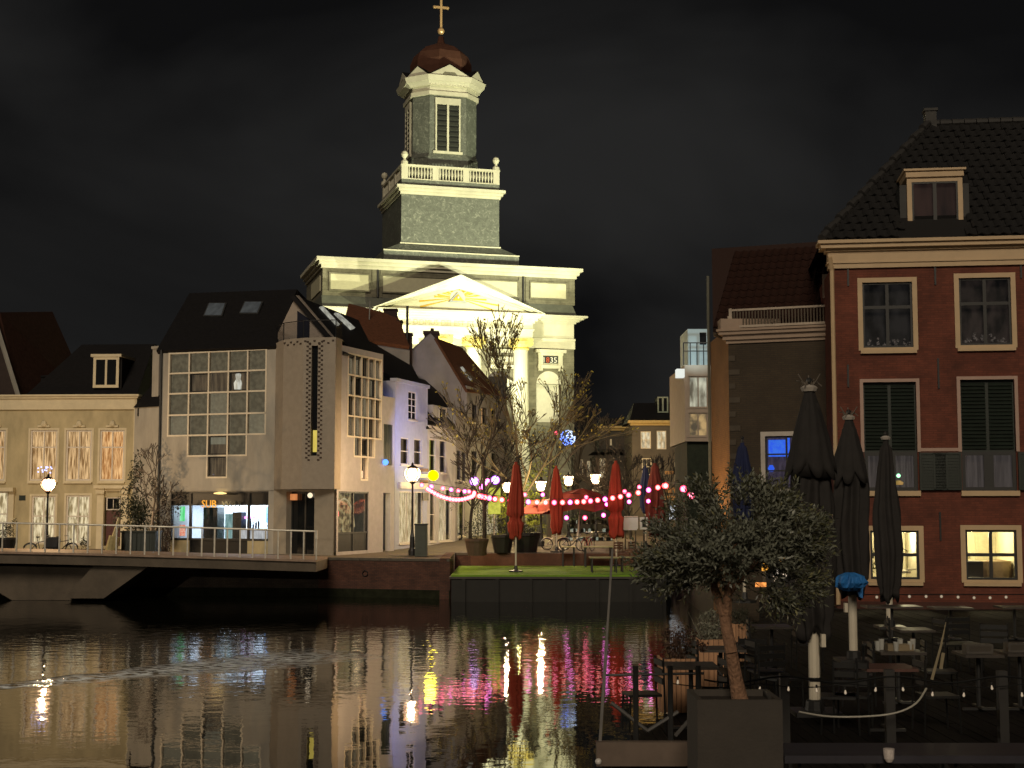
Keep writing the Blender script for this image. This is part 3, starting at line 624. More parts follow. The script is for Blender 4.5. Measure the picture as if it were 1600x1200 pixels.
put_text('WAY', .45, mat('sign_dim', (.05, .05, .035), .5, var=0), FA, FA.uz(362, 785)[0], zc_ - .08, -.03, sf, sx=1.25)
# wall lamp above the shop
c = FA.P(FA.uz(348, 770)[0], FA.uz(348, 771)[1], .25); m = MB(); m.lathe(c, [(.12, -.05), (.34, -.02), (.36, .02), (.1, .08)], 12); wlp = m.build('wall_lamp', litmat('lamp_brass', (1, .75, .3), (1, .6, .2), 1.6), cb)
l = spot('wall_lamp_light', c + Vector((0, -.1, -.12)), c + Vector((0, -.3, -3)), 160, (1, .75, .42), 150, .9, .1, cb)

# ---- stair tower with balcony
TP = [Vector((gx(px, D), D)) for px, D in ((429, 75.0), (441, 73.6), (472, 72.6), (523, 72.3), (533, 73.3))]
zt0 = 4.6 + (790 - 765) * 74 / F_PX; ztt = 4.6 + (790 - 530) * 73 / F_PX
tw = MB(); TF = [Fac(TP[i], TP[i + 1]) for i in range(4)]
slit = TF[2].R(486, 540, 496, 712)
for i, F in enumerate(TF): wall(tw, F, 0, F.L, zt0, ztt, [slit] if i == 2 else [], .25)
tw.prism([(p.x, p.y, zt0) for p in TP] + [(TP[4].x, 77, zt0), (TP[0].x, 77, zt0)], (0, 0, .01)); tw.prism([(p.x, p.y, ztt) for p in TP] + [(TP[4].x, 77, ztt), (TP[0].x, 77, ztt)], (0, 0, .05))
tw.build('stair_tower', mat('tower_render', (.36, .31, .25), .85, var=.12, bump=.15, bs=25), cb)
F = TF[2]; u0, u1, z0, z1 = slit
MB().quad(F.P(u0, z0, -.24), F.P(u1, z0, -.24), F.P(u1, z1, -.24), F.P(u0, z1, -.24)).build('slit_window', dkglass, cb)
a, b, c, d = F.R(487, 672, 494, 706); MB().quad(F.P(a, c, -.2), F.P(b, c, -.2), F.P(b, d, -.2), F.P(a, d, -.2)).build('lit_landing', litmat('yellow_room', (.75, .6, .12), (.6, .45, .08), .8), cb)
tooth = mesh_of(MB().fb(Fac((0, 0), (math.cos(F.ang), math.sin(F.ang))), 0, .11, 0, .075, -.1, .05), 'brick', mat('dark_brick', (.06, .04, .03), .8, var=.2))
zz = z0 - .25
while zz < z1 + .1:
    for uu, off in ((u0, -.14), (u1, .03)):
        piece('brick', tooth, F.P(uu + off, zz, 0), cb); piece('brick', tooth, F.P(uu + off + (-.13 if off < 0 else .13), zz + .12, 0), cb)
    zz += .24
for Fi in (1, 2):
    Fq = TF[Fi]; tq = mesh_of(MB().fb(Fac((0, 0), (math.cos(Fq.ang), math.sin(Fq.ang))), 0, .11, 0, .075, -.1, .05), 'brick', MATS['dark_brick']); uu = .05
    while uu < Fq.L - .1: piece('brick', tq, Fq.P(uu, ztt - .16 - .12 * (int(uu * 4) % 2), 0), cb); uu += .25
# gable over the tower, balcony
gb = Fac(TP[0] + Vector((.05, .25)), TP[4] + Vector((0, .25))); g0, g1, gp = gb.uz(434, 530)[0], gb.uz(533, 545)[0], gb.uz(463, 461)
zg = ztt; m = MB(); L0 = gb.P(0, zg - .3), gb.P(gb.L, zg - .3)
pts = [gb.P(0, zg - .4), gb.P(gb.L, zg - .4), gb.P(gb.L + .02, gb.uz(533, 547)[1]), gb.P(*gp), gb.P(0, gb.uz(436, 520)[1])]
m.prism(pts, gb.n * -.3); m.build('gable', mat('tower_render2', (.38, .32, .27), .85, var=.12), cb)
u0, u1, z0, z1 = gb.R(465, 485, 484, 530); m = MB(); m.prism([gb.P(u0, z0, .02), gb.P(u1, z0, .02), gb.P(u1, z1 - .5, .02), gb.P(u0, z1, .02)], gb.n * .03); m.build('balcony_door', mat('door_blue', (.02, .022, .035), .3, var=0), cb)
m = MB()
for i in range(1, 4):
    a, b = TP[i], TP[i + 1] if i < 4 else TP[4]
    m.bar((a.x, a.y, ztt + .95), (b.x, b.y, ztt + .95), .025); m.bar((a.x, a.y, ztt + .05), (a.x, a.y, ztt + .95), .025)
    Fq = TF[i] if i < 4 else None
a, b = TP[0], TP[1]; m.bar((a.x, a.y, ztt + .95), (b.x, b.y, ztt + .95), .025); m.build('balcony_rail', blackp, cb)
for i in range(4): Fq = TF[i]; MB().fb(Fq, .03, Fq.L - .03, ztt + .08, ztt + .9, -.012, 0).build('balcony_glass', clear, cb)
# side roof above tower gable
pk = gb.P(*gp); q0 = gb.P(gb.L, gb.uz(533, 547)[1]); 
sr = [pk + gb.n * .3, q0 + gb.n * .3 + Vector((.25, 0, -.2)), RP(FS, 603, 556, .15), RP(FS, 560, 500, -3.2)]
m = MB(); nn = (sr[1] - sr[0]).cross(sr[3] - sr[0]).normalized(); k = (sr[2] - sr[0]).dot(nn); sr[2] -= nn * k
slab(m, sr, .22); m.build('side_roof', darkroof, cb)
if nn.z < 0: nn = -nn
def onp(px, py, p0, nv, lift=.06):
    d = ray(px, py); k = (p0 - EYE).dot(nv) / d.dot(nv); return EYE + d * k + nv * lift
for q in ([(498, 481), (503, 481), (529, 509), (525, 510)], [(521, 491), (527, 491), (553, 514), (547, 516)]):
    s = MB(); pts = [onp(x, y, sr[0], nn, .1) for x, y in q]; s.prism([x - nn * .08 for x in pts], nn * .1); s.build('skylight', litmat('skylight_lit', (.42, .42, .36), (.2, .2, .17), .9, 2), cb)
m = MB(); m.quad(pk, rt1, rt0, FA.P(uL / 2, e0.z, -8)); 
m.build('valley_roof', darkroof, cb)
# ground floor under the tower: street door and pillar
GF = Fac(Vector((gx(429, 75), 75)), Vector((gx(523, 72.7), 72.7)))
dr = GF.R(447, 768, 491, 866); mb = MB(); wall(mb, GF, 0, GF.L, ZQ - .3, zt0 + .02, [dr], .5); mb.build('door_wall', mat('tower_render3', (.36, .315, .25), .85, var=.12), cb)
u0, u1, z0, z1 = dr; m = MB(); mid = (u0 + u1) / 2
for a, b in ((u0, u0 + .08), (mid - .05, mid + .05), (u1 - .08, u1)): m.fb(GF, a, b, z0, z1, -.5, -.4)
m.fb(GF, u0, u1, z1 - .1, z1, -.5, -.41); dd = m.build('double_door', blackf, cb)
for a, b in ((u0 + .08, mid - .05), (mid + .05, u1 - .08)): MB().fb(GF, a, b, z0, z1 - .1, -.46, -.45).build('pane', dkglass, dd)
m = MB(); m.fb(GF, u0 + .05, u0 + .5, z1 - .45, z1 - .12, -.3, -.24); m.build('orange_sign', litmat('sign_or', (.8, .3, .1), (.5, .15, .05), .8), cb)
m = MB(); m.ball(GF.P(mid + .45, z1 - .2, -.25), .14); m.build('round_lamp', litmat('rlamp', (1, .8, .55), (1, .8, .55), 1.2), cb)
u0, u1, z0, z1 = GF.R(437, 760, 454, 765); MB().fb(GF, u0, u1, z0, z1, .02, .06).build('street_name_plate', dkgreen, cb)
m = MB(); m.fb(FA, 0, SH[0] - .1, ZQ, ZQ + .25, 0, .03); m.build('wall_base', stone_dk, cb)
m = MB(); m.fb(FA, 0, FA.L + .02, zt0 - .04, zt0 + .1, 0, .05); m.build('string_course', whiter, cb)
MB().bar(FA.P(-.02, ZQ, .08), FA.P(-.02, FA.uz(251, 547)[1], .08), .07, n=8).build('downspout', dkmetal, cb)

# ---- side front towards the church street
R = FS.R; zts = FS.uz(560, 545)[1]
sx_ = [543.5, 554, 565, 575.5, 586, 596]; sU = [FS.uz(x, 620)[0] for x in sx_]; sZ = [FS.uz(569, y)[1] for y in (557, 589.5, 621, 652.5, 684, 714, 750)]
sh2 = FS.R(528.5, 768, 576, 861); dr2 = FS.R(588, 770, 604, 858)
holes = [(sU[0], sU[5], sZ[4], sZ[0]), (sU[1], sU[4], sZ[5], sZ[4]), (sU[2], sU[3], sZ[6], sZ[5]), sh2, dr2]
holes[1] = (sU[1] - .0, sU[4], sZ[5], sZ[4])
mb = MB(); uE = FS.uz(598, 640)[0]; uG = FS.uz(616, 800)[0]; zpu = FS.uz(607, 620)[1]
wall(mb, FS, 0, uE, ZQ - .3, zts, [q for q in holes if q != dr2], .3)
mb2 = MB(); wall(mb2, FS, uE, uG, ZQ - .3, zpu, [], .3)
drh = (uE + .15, uG - .35, ZQ, dr2[3]); win3 = FS.R(603, 663, 611, 727); win3 = (uE + .15, uG - .25, win3[2], win3[3])
mb2 = MB(); wall(mb2, FS, uE + .003, uG, ZQ - .3, zpu, [(uE + .15, uG - .5, ZQ, dr2[3]), win3], .3)
sidem = mat('side_render', (.45, .43, .43), .85, var=.12, bump=.15, bs=25)
mb.build('side_wall', sidem, cb); mb2.quad(FS.P(uE, zpu, 0), FS.P(uG, zpu, 0), FS.P(uG, zpu, -6), FS.P(uE, zpu, -6)); mb2.build('side_annex', sidem, cb)
scells = [(i, j) for j in range(4) for i in range(5)] + [(1, 4), (2, 4), (3, 4), (2, 5)]
for i, j in scells:
    w = cellwin(FS, sU[i], sU[i + 1], sZ[j + 1], sZ[j], (i, j), (i, j) in ((1, 1), (3, 1), (2, 4)), lit=[shade, dimc, None, shade2][(i * 7 + j * 3) % 4])
m = MB(); m.fb(FS, sU[2] + .1, sU[3] - .1, sZ[6] + .1, sZ[6] + .5, -.28, -.24); m.build('red_candle_lamp', litmat('candle', (1, .4, .25), (1, .7, .4), 2), cb)
u0, u1, z0, z1 = sh2; m = MB(); zb_ = z0 + .95
for x in (u0, u0 + (u1 - u0) * .5, u1 - .08): m.fb(FS, x, x + .08, z0, z1, -.15, -.05)
m.fb(FS, u0, u1, z1 - .08, z1, -.15, -.04); m.fb(FS, u0, u1, zb_ - .05, zb_ + .05, -.15, -.04); sf2 = m.build('side_shop_window', blackf, cb)
for a, b in ((u0 + .08, (u0 + u1) / 2), ((u0 + u1) / 2 + .08, u1 - .08)): MB().fb(FS, a, b, zb_ + .05, z1 - .08, -.12, -.11).build('pane', clear, sf2)
MB().fb(FS, u0 + .08, u1 - .08, z0, zb_ - .05, -.15, -.09).build('base_panel', blackp, sf2)
MB().quad(FS.P(u0, zb_, -.9), FS.P(u1, zb_, -.9), FS.P(u1, z1, -.9), FS.P(u0, z1, -.9)).build('shop_display', litmat('shop_display', (.55, .45, .22), (.05, .045, .035), .8, 2.4, (1.5, 1.5, 1.5)), cb)
pts = [FS.P(u0 + .5 + (u1 - u0 - 1.0) * (i / 12), zb_ + .3 + 1.5 * math.sin(PI * i / 12) ** .5, -.6) for i in range(13)]; MB().path(pts, .05).build('arch_fitting', litmat('archlit', (.6, .55, .35), (.5, .4, .2), .8), cb)
MB().fb(FS, u0 + .35, u0 + .9, z1 - 1.3, z1 - 1.05, -.5, -.46).build('red_neon', litmat('rneon', (1, .12, .15), (1, .2, .2), 2), cb)
a, b = uE + .15, uG - .5
MB().quad(FS.P(a, ZQ, -.8), FS.P(b, ZQ, -.8), FS.P(b, dr2[3], -.8), FS.P(a, dr2[3], -.8)).build('lit_hallway', litmat('hall', (1, .95, .55), (.7, .6, .25), 1.3, 1.2, (1, 1, 1), sample=True), cb)
MB().fb(FS, a + .25, a + .7, ZQ, ZQ + 2.3, -.5, -.42).build('open_door', mat('ajar_door', (.06, .055, .04), .6), cb)
u0, u1, z0, z1 = win3; m = MB()
for i in range(3): x = u0 + (u1 - u0) * i / 3; m.fb(FS, x + .02, x + (u1 - u0) / 3 - .02, z0, z1, -.2, -.05)
m.build('dark_shutter', dkgreen, cb); m = MB(); m.ball(FS.P(u0, z0 + .15, .12), .17); m.build('blue_lamp', litmat('bluelamp', (.1, .3, 1), (.1, .3, 1), 2), cb)
# ---- roofs behind: dark ridge and the orange-tiled roof with chimneys
D = 92
def ply(px, py, D): return at_y(px, py, D)
OBX=0
ob = thing('orange_roof_house', 'house whose orange tiled roof and two chimneys rise behind the corner block', 'house', (gx(585, 96), 96, 2.3))
m = MB(); pts = [ply(536, 520, 88), ply(622, 536, 88), ply(636, 533, 90), ply(618, 496, 94), ply(560, 476, 94), ply(533, 480, 94)]
P_ = [ply(533, 525, 87), ply(640, 541, 90)]; q = [P_[0], P_[1], ply(620, 497, 94.5), ply(545, 474, 93)]
nn2 = (q[1] - q[0]).cross(q[3] - q[0]).normalized(); q[2] -= nn2 * (q[2] - q[0]).dot(nn2); slab(m, q, .25); m.build('roof', orangeroof, ob)
m = MB(); m.hexa([(q[0].x, q[0].y, 2), (q[1].x, q[1].y, 2), (q[1].x, 98, 2), (q[0].x, 98, 2)], [q[0] - Vector((0, 0, .3)), q[1] - Vector((0, 0, .3)), q[2] - Vector((0, 0, .3)), q[3] - Vector((0, 0, .3))]); m.build('wall', greyr, ob)
for a, b, y0, y1, D_ in ((598, 618, 482, 502, 94), (618, 626, 500, 520, 93.6), (628, 642, 520, 545, 92)):
    x0, x1 = gx(a, D_), gx(b, D_); z0, z1 = ply(a, y1 + 25, D_).z, ply(a, y0, D_).z; m = MB(); m.box(x0, x1, D_, D_ + .8, z0, z1 - .12); m.box(x0 - .06, x1 + .06, D_ - .06, D_ + .86, z1 - .12, z1); m.build('chimney', mat('chimney_brick', (.04, .022, .018), .9, var=.3), ob)
p0 = ply(636.5, 478, 91.5); MB().bar((p0.x, 91.5, p0.z - 3), p0, .09, n=8).build('flue_pipe', blackp, ob)
m = MB(); p1_ = ply(578, 470, 92); m.bar((p1_.x, 91.6, p1_.z - 1.6), p1_, .04); m.build('aerial', metal, ob)
db = thing('dark_roof_house', 'house with dark sloping roof and white dormer between blue-lit and low white fronts', 'house', (gx(600, 86), 86, 2.2))
m = MB()
rA = [(543, 552, 82), (620, 562, 82), (645, 560, 88), (610, 510, 90), (545, 505, 86)]
q = [ply(545, 556, 81.5), ply(665, 612, 86.5), ply(640, 545, 92), ply(548, 512, 88)]
nn3 = (q[1] - q[0]).cross(q[3] - q[0]).normalized(); q[2] -= nn3 * (q[2] - q[0]).dot(nn3); slab(m, q, .3)
m.hexa([(q[0].x, q[0].y, 2), (q[1].x, q[1].y, 2), (q[1].x, 94, 2), (q[0].x, 94, 2)], [v - Vector((0, 0, .35)) for v in q])
m.build('roof', darkroof, db)

# ================================================================ STREET ROW
def rowhouse(px0, D0, px1, D1, ytop, label, wallm, wins, gz, group=None, name='street_house', depth=6, extra=None):
    F = pxfac(px0, D0, px1, D1); xm = (px0 + px1) / 2; zt = F.uz(xm, ytop)[1]
    h = thing(name, label, 'house', F.P(F.L / 2, gz), group)
    holes = [F.R(*w[:4]) for w in wins]
    holes = [(max(.08, a), min(F.L - .08, b), max(c, gz), d) for a, b, c, d in holes]
    mb = MB(); wall(mb, F, .01, F.L - .01, gz - .6, zt, holes, .18); volume(mb, F, .01, F.L - .01, gz - .6, zt, depth); mb.build('wall', wallm, h)
    for w, r in zip(wins, holes):
        cols, rows, fm, back = w[4:8]
        window(h, F, r, fm, cols, rows, .1, .06, .04, back=back, pane=clear if back else dkglass, sill=.08, cm=whitep)
    return F, h, zt
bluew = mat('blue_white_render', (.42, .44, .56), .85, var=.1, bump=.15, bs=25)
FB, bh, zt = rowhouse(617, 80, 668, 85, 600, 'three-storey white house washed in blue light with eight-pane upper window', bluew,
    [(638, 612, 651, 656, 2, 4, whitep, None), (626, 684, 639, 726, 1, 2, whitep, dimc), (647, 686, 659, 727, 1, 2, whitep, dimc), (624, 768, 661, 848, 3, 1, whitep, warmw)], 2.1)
m = MB(); m.fb(FB, -.05, FB.L + .05, zt - .05, zt + .14, -.3, .12); m.build('cornice', bluew, bh)
u0, u1, z0, z1 = FB.R(622, 754, 665, 764); m = MB(); m.fb(FB, u0, u1, z0, z1, 0, .16); m.build('shop_lintel', whitep, bh)
u0, u1, z0, z1 = FB.R(657, 770, 666, 782); m = MB(); m.fb(FB, u0, u1, z0, z1, .1, .16); m.build('hanging_sign', blackp, bh)
yg = litmat('yellow_green_lit', (.55, .6, .03), (.25, .3, .03), .8, 1.2, (2, 2, .4))
FD, lh, zt2 = rowhouse(668, 85, 712, 90.5, 671, 'low white house lit yellow-green with dark roof above street door', whiter2,
    [(671, 686, 681, 737, 1, 2, whitep, yg), (687, 688, 697, 739, 1, 2, whitep, dimc), (672, 762, 680, 846, 1, 2, whitep, warm1), (686, 764, 705, 845, 2, 1, whitep, warmw)], 2.2)
m = MB(); m.fb(FD, 0, FD.L, zt2 - .05, zt2 + .12, -.2, .1); m.build('cornice', whitep, lh)
q = [RP(FD, 668, 668, .1), RP(FD, 712, 668, .1), RP(FD, 697, 612, -3), RP(FD, 650, 590, -3)]; nn = (q[1] - q[0]).cross(q[3] - q[0]).normalized(); q[2] -= nn * (q[2] - q[0]).dot(nn)
m = MB(); slab(m, q, .25); m.quad(q[0], q[3], FD.P(0, q[0].z, -4)); m.quad(q[1], FD.P(FD.L, q[1].z, -4), q[2]); m.build('roof', darkroof, lh)
FD2 = Fac(FD.P(FD.L * .45, 0, -.5), FD.P(FD.L * .95, 0, -.5)); u0, u1, z0, z1 = FD2.R(690, 638, 715, 670)
m = MB(); m.fb(FD2, 0, FD2.L, z0 - .2, z1, -2.2, 0); m.build('dormer', whiter2, lh); window(lh, FD2, (FD2.L * .35, FD2.L * .85, z0 + .1, z1 - .1), whitep, 1, 1, -.03, .05, name='dormer_window')
FE, eh, zt3 = rowhouse(712, 90.5, 729, 95, 640, 'narrow grey-white house with small dark windows behind bare trees', greyr,
    [(714, 704, 719, 750, 1, 3, blackp, None), (722, 706, 727, 752, 1, 3, blackp, None), (715, 765, 726, 838, 1, 1, whitep, warmw)], 2.35)
FG, gh, zt4 = rowhouse(729, 95, 792, 106, 612, 'tall gabled house with orange-brown roof and thick chimney before the church', greyr,
    [(737, 632, 745, 660, 1, 2, blackp, warm1), (752, 637, 761, 664, 1, 2, blackp, warm2), (737, 705, 745, 748, 1, 3, blackp, None), (752, 708, 760, 748, 1, 3, blackp, None), (768, 640, 775, 668, 1, 2, blackp, dimc), (768, 708, 775, 750, 1, 2, blackp, None), (735, 770, 785, 838, 4, 1, blackp, warmw)], 2.45, name='gabled_house')
GG = Fac((gx(636, 93.0), 93.0), (gx(729, 95), 95)); s_ = GG.uz
gpt = [GG.P(s_(637, 700)[0], 2.3), GG.P(GG.L, 2.3), GG.P(*s_(729, 612)), GG.P(*s_(684, 533)), GG.P(*s_(673, 521)), GG.P(*s_(638, 553))]
m = MB(); m.prism(gpt, GG.n * -.35); m.build('gable_wall', greyr, gh)
roofq = [GG.P(*s_(680, 528), .1), GG.P(*s_(730, 612), .1)]; rr = RP(FG, 785, 617, .15); q = [roofq[1], rr, None, roofq[0]]
nn = (q[1] - q[0]).cross(q[3] - q[0]).normalized(); q[2] = onp(722, 543, q[0], nn, 0); m = MB(); slab(m, q, .22); m.build('roof', brownroof, gh)
if nn.z < 0: nn = -nn
pts = [onp(x, y, q[0], nn, .1) for x, y in ((717, 575), (720, 574), (736, 596), (733, 597))]; m = MB(); m.prism(pts, nn * .05); m.build('skylight', litmat('skylight_lit', (.5, .5, .4), (.3, .3, .2), 1), gh)
x0, x1 = gx(662, 94), gx(683, 94); z0, z1 = at_y(670, 560, 94).z, at_y(670, 517, 94).z; m = MB(); m.box(x0, x1, 94, 95.2, z0, z1 - .2); m.box(x0 - .08, x1 + .08, 93.9, 95.3, z1 - .2, z1)
m.lathe((x0 + .5, 94.6, z1), [(.12, 0), (.12, .25)], 8); m.build('chimney', MATS['chimney_brick'], gh)
m = MB(); x0, x1 = gx(764, 106), gx(791, 106); z0, z1 = at_y(770, 618, 106).z, at_y(770, 588, 106).z; m.box(x0, x1, 106, 109, z0 - 3, z1); m.build('stair_housing', blackp, gh)
m = MB(); m.lathe(((x0 + x1) / 2, 107.2, z1), [(.78, 0), (.72, .15), (.5, .35), (.2, .48), (.02, .5)], 14, sx=1); m.build('domed_cap', mat('cap_white', (.75, .73, .65), .5, var=.1), gh)
# ================================================================ CHURCH
ca = math.radians(16); co = Vector((gx(700, 153), 153))
CH = Fac(co - Vector((math.cos(ca), math.sin(ca))) * 0, co + Vector((math.cos(ca), math.sin(ca))) * 10)
ch = thing('church', 'large floodlit church with pediment, balustraded tower and domed octagonal lantern', 'church', CH.P(2, 2.5))
ctrim = mat('church_trim', (.60, .57, .44), .7, var=.22, vs=.45, stretch=(1, 1, .5))
cwall = brickmat('church_wall', (.205, .19, .135), (.18, .165, .115), (.12, .11, .08), ca, 1.1, .42, .8, .4)
slate = mat('green_slate', (.13, .135, .11), .7, var=.30, vs=1.0, bump=.7, bs=3)
lead = None
def leadmat():
    m, t, p = nodemat('weathered_slate'); N = t.nodes.new; L = t.links.new; p.inputs['Roughness'].default_value = .6
    c = N('ShaderNodeTexCoord'); n1 = N('ShaderNodeTexNoise'); n1.inputs['Scale'].default_value = 2.2; n1.inputs['Detail'].default_value = 8; n1.inputs['Roughness'].default_value = .75; n1.inputs['Distortion'].default_value = 1.2
    L(c.outputs['Object'], n1.inputs['Vector']); r = N('ShaderNodeValToRGB'); e = r.color_ramp.elements
    e[0].position = .40; e[0].color = (.088, .094, .078, 1); e[1].position = .76; e[1].color = (.46, .47, .38, 1); a = e.new(.56); a.color = (.135, .143, .12, 1)
    L(n1.outputs['Fac'], r.inputs[0]); L(r.outputs[0], p.inputs['Base Color'])
    b = N('ShaderNodeBump'); b.inputs['Strength'].default_value = .6; b.inputs['Distance'].default_value = .05; L(n1.outputs['Fac'], b.inputs['Height']); L(b.outputs[0], p.inputs['Normal']); return m
wslate = leadmat()
Z = lambda px, py, n=0: CH.uz(px, py, n)[1]
Uc = lambda px, py, n=0: CH.uz(px, py, n)[0]
# main body
uL, uR = Uc(503, 450), Uc(897, 600); zC1, zC0 = Z(880, 495), Z(880, 506)
zA0 = Z(880, 533); UP = 3.2                                       # portico projection
mb = MB()
nich = (Uc(838, 620), Uc(876, 620), Z(857, 660), Z(857, 600))
wall(mb, CH, uL - .2, uR, 2.3, zA0, [nich], .7); volume(mb, CH, uL - .2, uR, 2.3, zA0, 40); mb.build('body_wall', cwall, ch)
m = MB(); m.fb(CH, uL - .35, uR + .12, zA0, zA0 + .25, -3, .22); m.fb(CH, uL - .2, uR, zA0 + .25, zC0, -3, .02); m.build('frieze', ctrim, ch)
m = MB(); m.fb(CH, uL - .2, uR + .1, zA0 - .9, zA0 - .001, -3, .12); m.build('architrave', ctrim, ch)
m = MB(); cornice(m, CH, uL, uR, zC0, zC1, .0, 1.25, 4); m.build('main_cornice', ctrim, ch)
zB = Z(880, 476); m = MB(); b_ = [CH.P(uL, zC1, .3), CH.P(uR + .3, zC1, .3), CH.P(uR + .3, zC1, -13), CH.P(uL, zC1, -13)]
t_ = [CH.P(uL, zB, -.25), CH.P(uR - .1, zB, -.25), CH.P(uR - .1, zB, -13), CH.P(uL, zB, -13)]; m.hexa(b_, t_); m.build('slate_ledge', slate, ch)
# attic
n_a = -.3; aL, aR = Uc(504, 440, n_a), Uc(898, 450, n_a); z0a, z1a = zB, Z(700, 427, n_a); z2a = Z(700, 411.5, n_a); dA = 13
m = MB(); m.fb(CH, aL, aR, z0a, z1a, -dA, n_a); at = m.build('attic_wall', cwall, ch)
m = MB(); cornice(m, CH, aL, aR, z1a, z2a, n_a, n_a + .75, 3)
F2 = Fac(CH.P(aL, 0, -dA), CH.P(aL, 0, n_a)); cornice(m, F2, 0, F2.L, z1a + .003, z2a - .003, 0, .75, 3, False); m.build('attic_cornice', ctrim, ch)
zp0, zp1 = Z(700, 462, n_a) + .15, Z(700, 436, n_a); pan = mat('attic_panel', (.58, .55, .38), .75, var=.08)
for a, b in ((516, 576), (598, 808), (829, 884)):
    a, b = Uc(a, 450, n_a), Uc(b, 450, n_a); p_ = MB().fb(CH, a, b, zp0, zp1, n_a, n_a + .1).build('wall_panel', pan, ch)
    m = MB(); k = .16
    for q in ((a - k, a, zp0 - k, zp1 + k), (b, b + k, zp0 - k, zp1 + k), (a, b, zp0 - k, zp0), (a, b, zp1, zp1 + k)): m.fb(CH, *q, n_a, n_a + .2)
    m.build('panel_frame', cwall, p_)
MB().fb(F2, 4.5, F2.L - 1.4, zp0, zp1, 0, .1).build('wall_panel', pan, ch)
for px in (590, 817): a = Uc(px, 450, n_a); m = MB(); m.bar(CH.P(a, z0a, n_a + .15), CH.P(a, z1a, n_a + .15), .13, n=8); m.build('rain_pipe', dkmetal, ch)
for px0, px1 in ((581, 588), (594, 597), (810, 815), (821, 826)): a, b = Uc(px0, 450, n_a), Uc(px1, 450, n_a); MB().fb(CH, a, b, z0a, z1a, n_a, n_a + .14).build('pilaster', cwall, ch)
# portico
npo = UP; pL, pR = Uc(603, 520, npo), Uc(833, 520, npo); ze1 = Z(718, 487, npo); ze_f1 = Z(718, 501, npo); ze_f0 = Z(718, 513, npo); ze0 = Z(718, 525, npo)
m = MB(); m.fb(CH, pL, pR, ze0, ze_f0, -.4, npo - .1); m.fb(CH, pL - .1, pR + .1, ze_f0, ze_f0 + .18, -.4, npo + .12); m.build('portico_architrave', ctrim, ch)
m = MB(); m.fb(CH, pL, pR, ze_f0 + .18, ze_f1, -.4, npo - .06); m.build('portico_frieze', ctrim, ch)
m = MB(); cornice(m, CH, pL, pR, ze_f1, ze1, npo - .06, npo + 1.0, 4); m.build('portico_cornice', ctrim, ch)
inm = mat('inscription_gilt', (.46, .40, .22), .5, var=0)
put_text('HIC DOMUS DEI EST ET PORTA COELI', .78, inm, CH, (pL + pR) / 2, ze_f0 + .27, npo - .05, ch, 'inscription', .03, 1.02)['kind'] = 'stuff'
for px in (618, 692, 744, 818):
    uc = Uc(px, 560, npo); base = 2.6; col = MB()
    rb, rt = .92, .78; cp = CH.P(uc, base, npo - 1.0)
    zc0 = ze0 - 1.25; N_ = 20
    col.lathe(cp, [(1.15, 0), (1.15, .4), (1.0, .6), (rb, .9), (rb, (zc0 - base) * .35), (rt, zc0 - base)], N_, fn=lambda w, z: 1 - .03 * abs(math.sin(w * 10)) if z > 1 else 1)
    c_ = col.build('column', ctrim, ch)
    cm_ = MB(); cm_.lathe(CH.P(uc, zc0, npo - 1.0), [(rt + .03, 0), (rt + .14, .15), (rt + .05, .3), (rt + .3, .6), (rt + .35, .95)], 16, fn=lambda w, z: 1 + .06 * math.sin(8 * w) if z > .2 else 1)
    for s in (-1, 1):
        cm_.bar(CH.P(uc + s * .82, zc0 + .72, npo - 1.9), CH.P(uc + s * .82, zc0 + .72, npo - .05), .34, n=12)
    cm_.fb(CH, uc - 1.12, uc + 1.12, ze0 - .3, ze0 - .002, npo - 2.0, npo - .02); cm_.build('capital', mat('gilded_capital', (.62, .50, .14), .6, var=.2), c_)
ap = (Uc(720, 429, npo + .9), Z(720, 429, npo + .9)); bl = (Uc(583, 483, npo + .9), ze1); brr = (Uc(852, 490, npo + .9), ze1)
zap = ap[1]; uap = (bl[0] + brr[0]) / 2 * .5 + ap[0] * .5
m = MB(); tI = 1.35
for (a, b) in ((bl, (uap, zap)), ((uap, zap), brr)):
    d = Vector((b[0] - a[0], b[1] - a[1])).normalized(); nn_ = Vector((d.y, -d.x)) * tI
    for k, (f0, f1, o_) in enumerate(((0, .3, 1.0), (.3, .62, .65), (.62, 1, .3))):
        q = [(a[0] + nn_.x * f0, a[1] + nn_.y * f0), (b[0] + nn_.x * f0 * (0 if k == -1 else 0), b[1] - tI / abs(d.x) * f0), (b[0], b[1] - tI / abs(d.x) * f1), (a[0] + nn_.x * f1, a[1] + nn_.y * f1)]
        if b == brr: q = [(a[0], a[1] - tI / abs(d.x) * f0), (b[0] + nn_.x * f0, b[1] + nn_.y * f0), (b[0] + nn_.x * f1, b[1] + nn_.y * f1), (a[0], a[1] - tI / abs(d.x) * f1)]
        q = [(u, max(z, ze1 + .01 * k)) for u, z in q]
        m.prism([CH.P(u, z, npo + o_) for u, z in q], CH.n * -(o_ + 1.2))
m.build('raking_cornice', ctrim, ch)
tri = [(bl[0] + 1.2, ze1), (brr[0] - 1.2, ze1), (uap, zap - .6)]
m = MB(); m.prism([CH.P(u, z, npo + .12) for u, z in tri], CH.n * -.5); m.build('tympanum', mat('tympanum', (.60, .57, .42), .8, var=.1), ch)
gold = mat('gilding', (.60, .36, .02), .6, var=.1)
ce = (uap - .15, ze1 + 1.45); rays = MB()
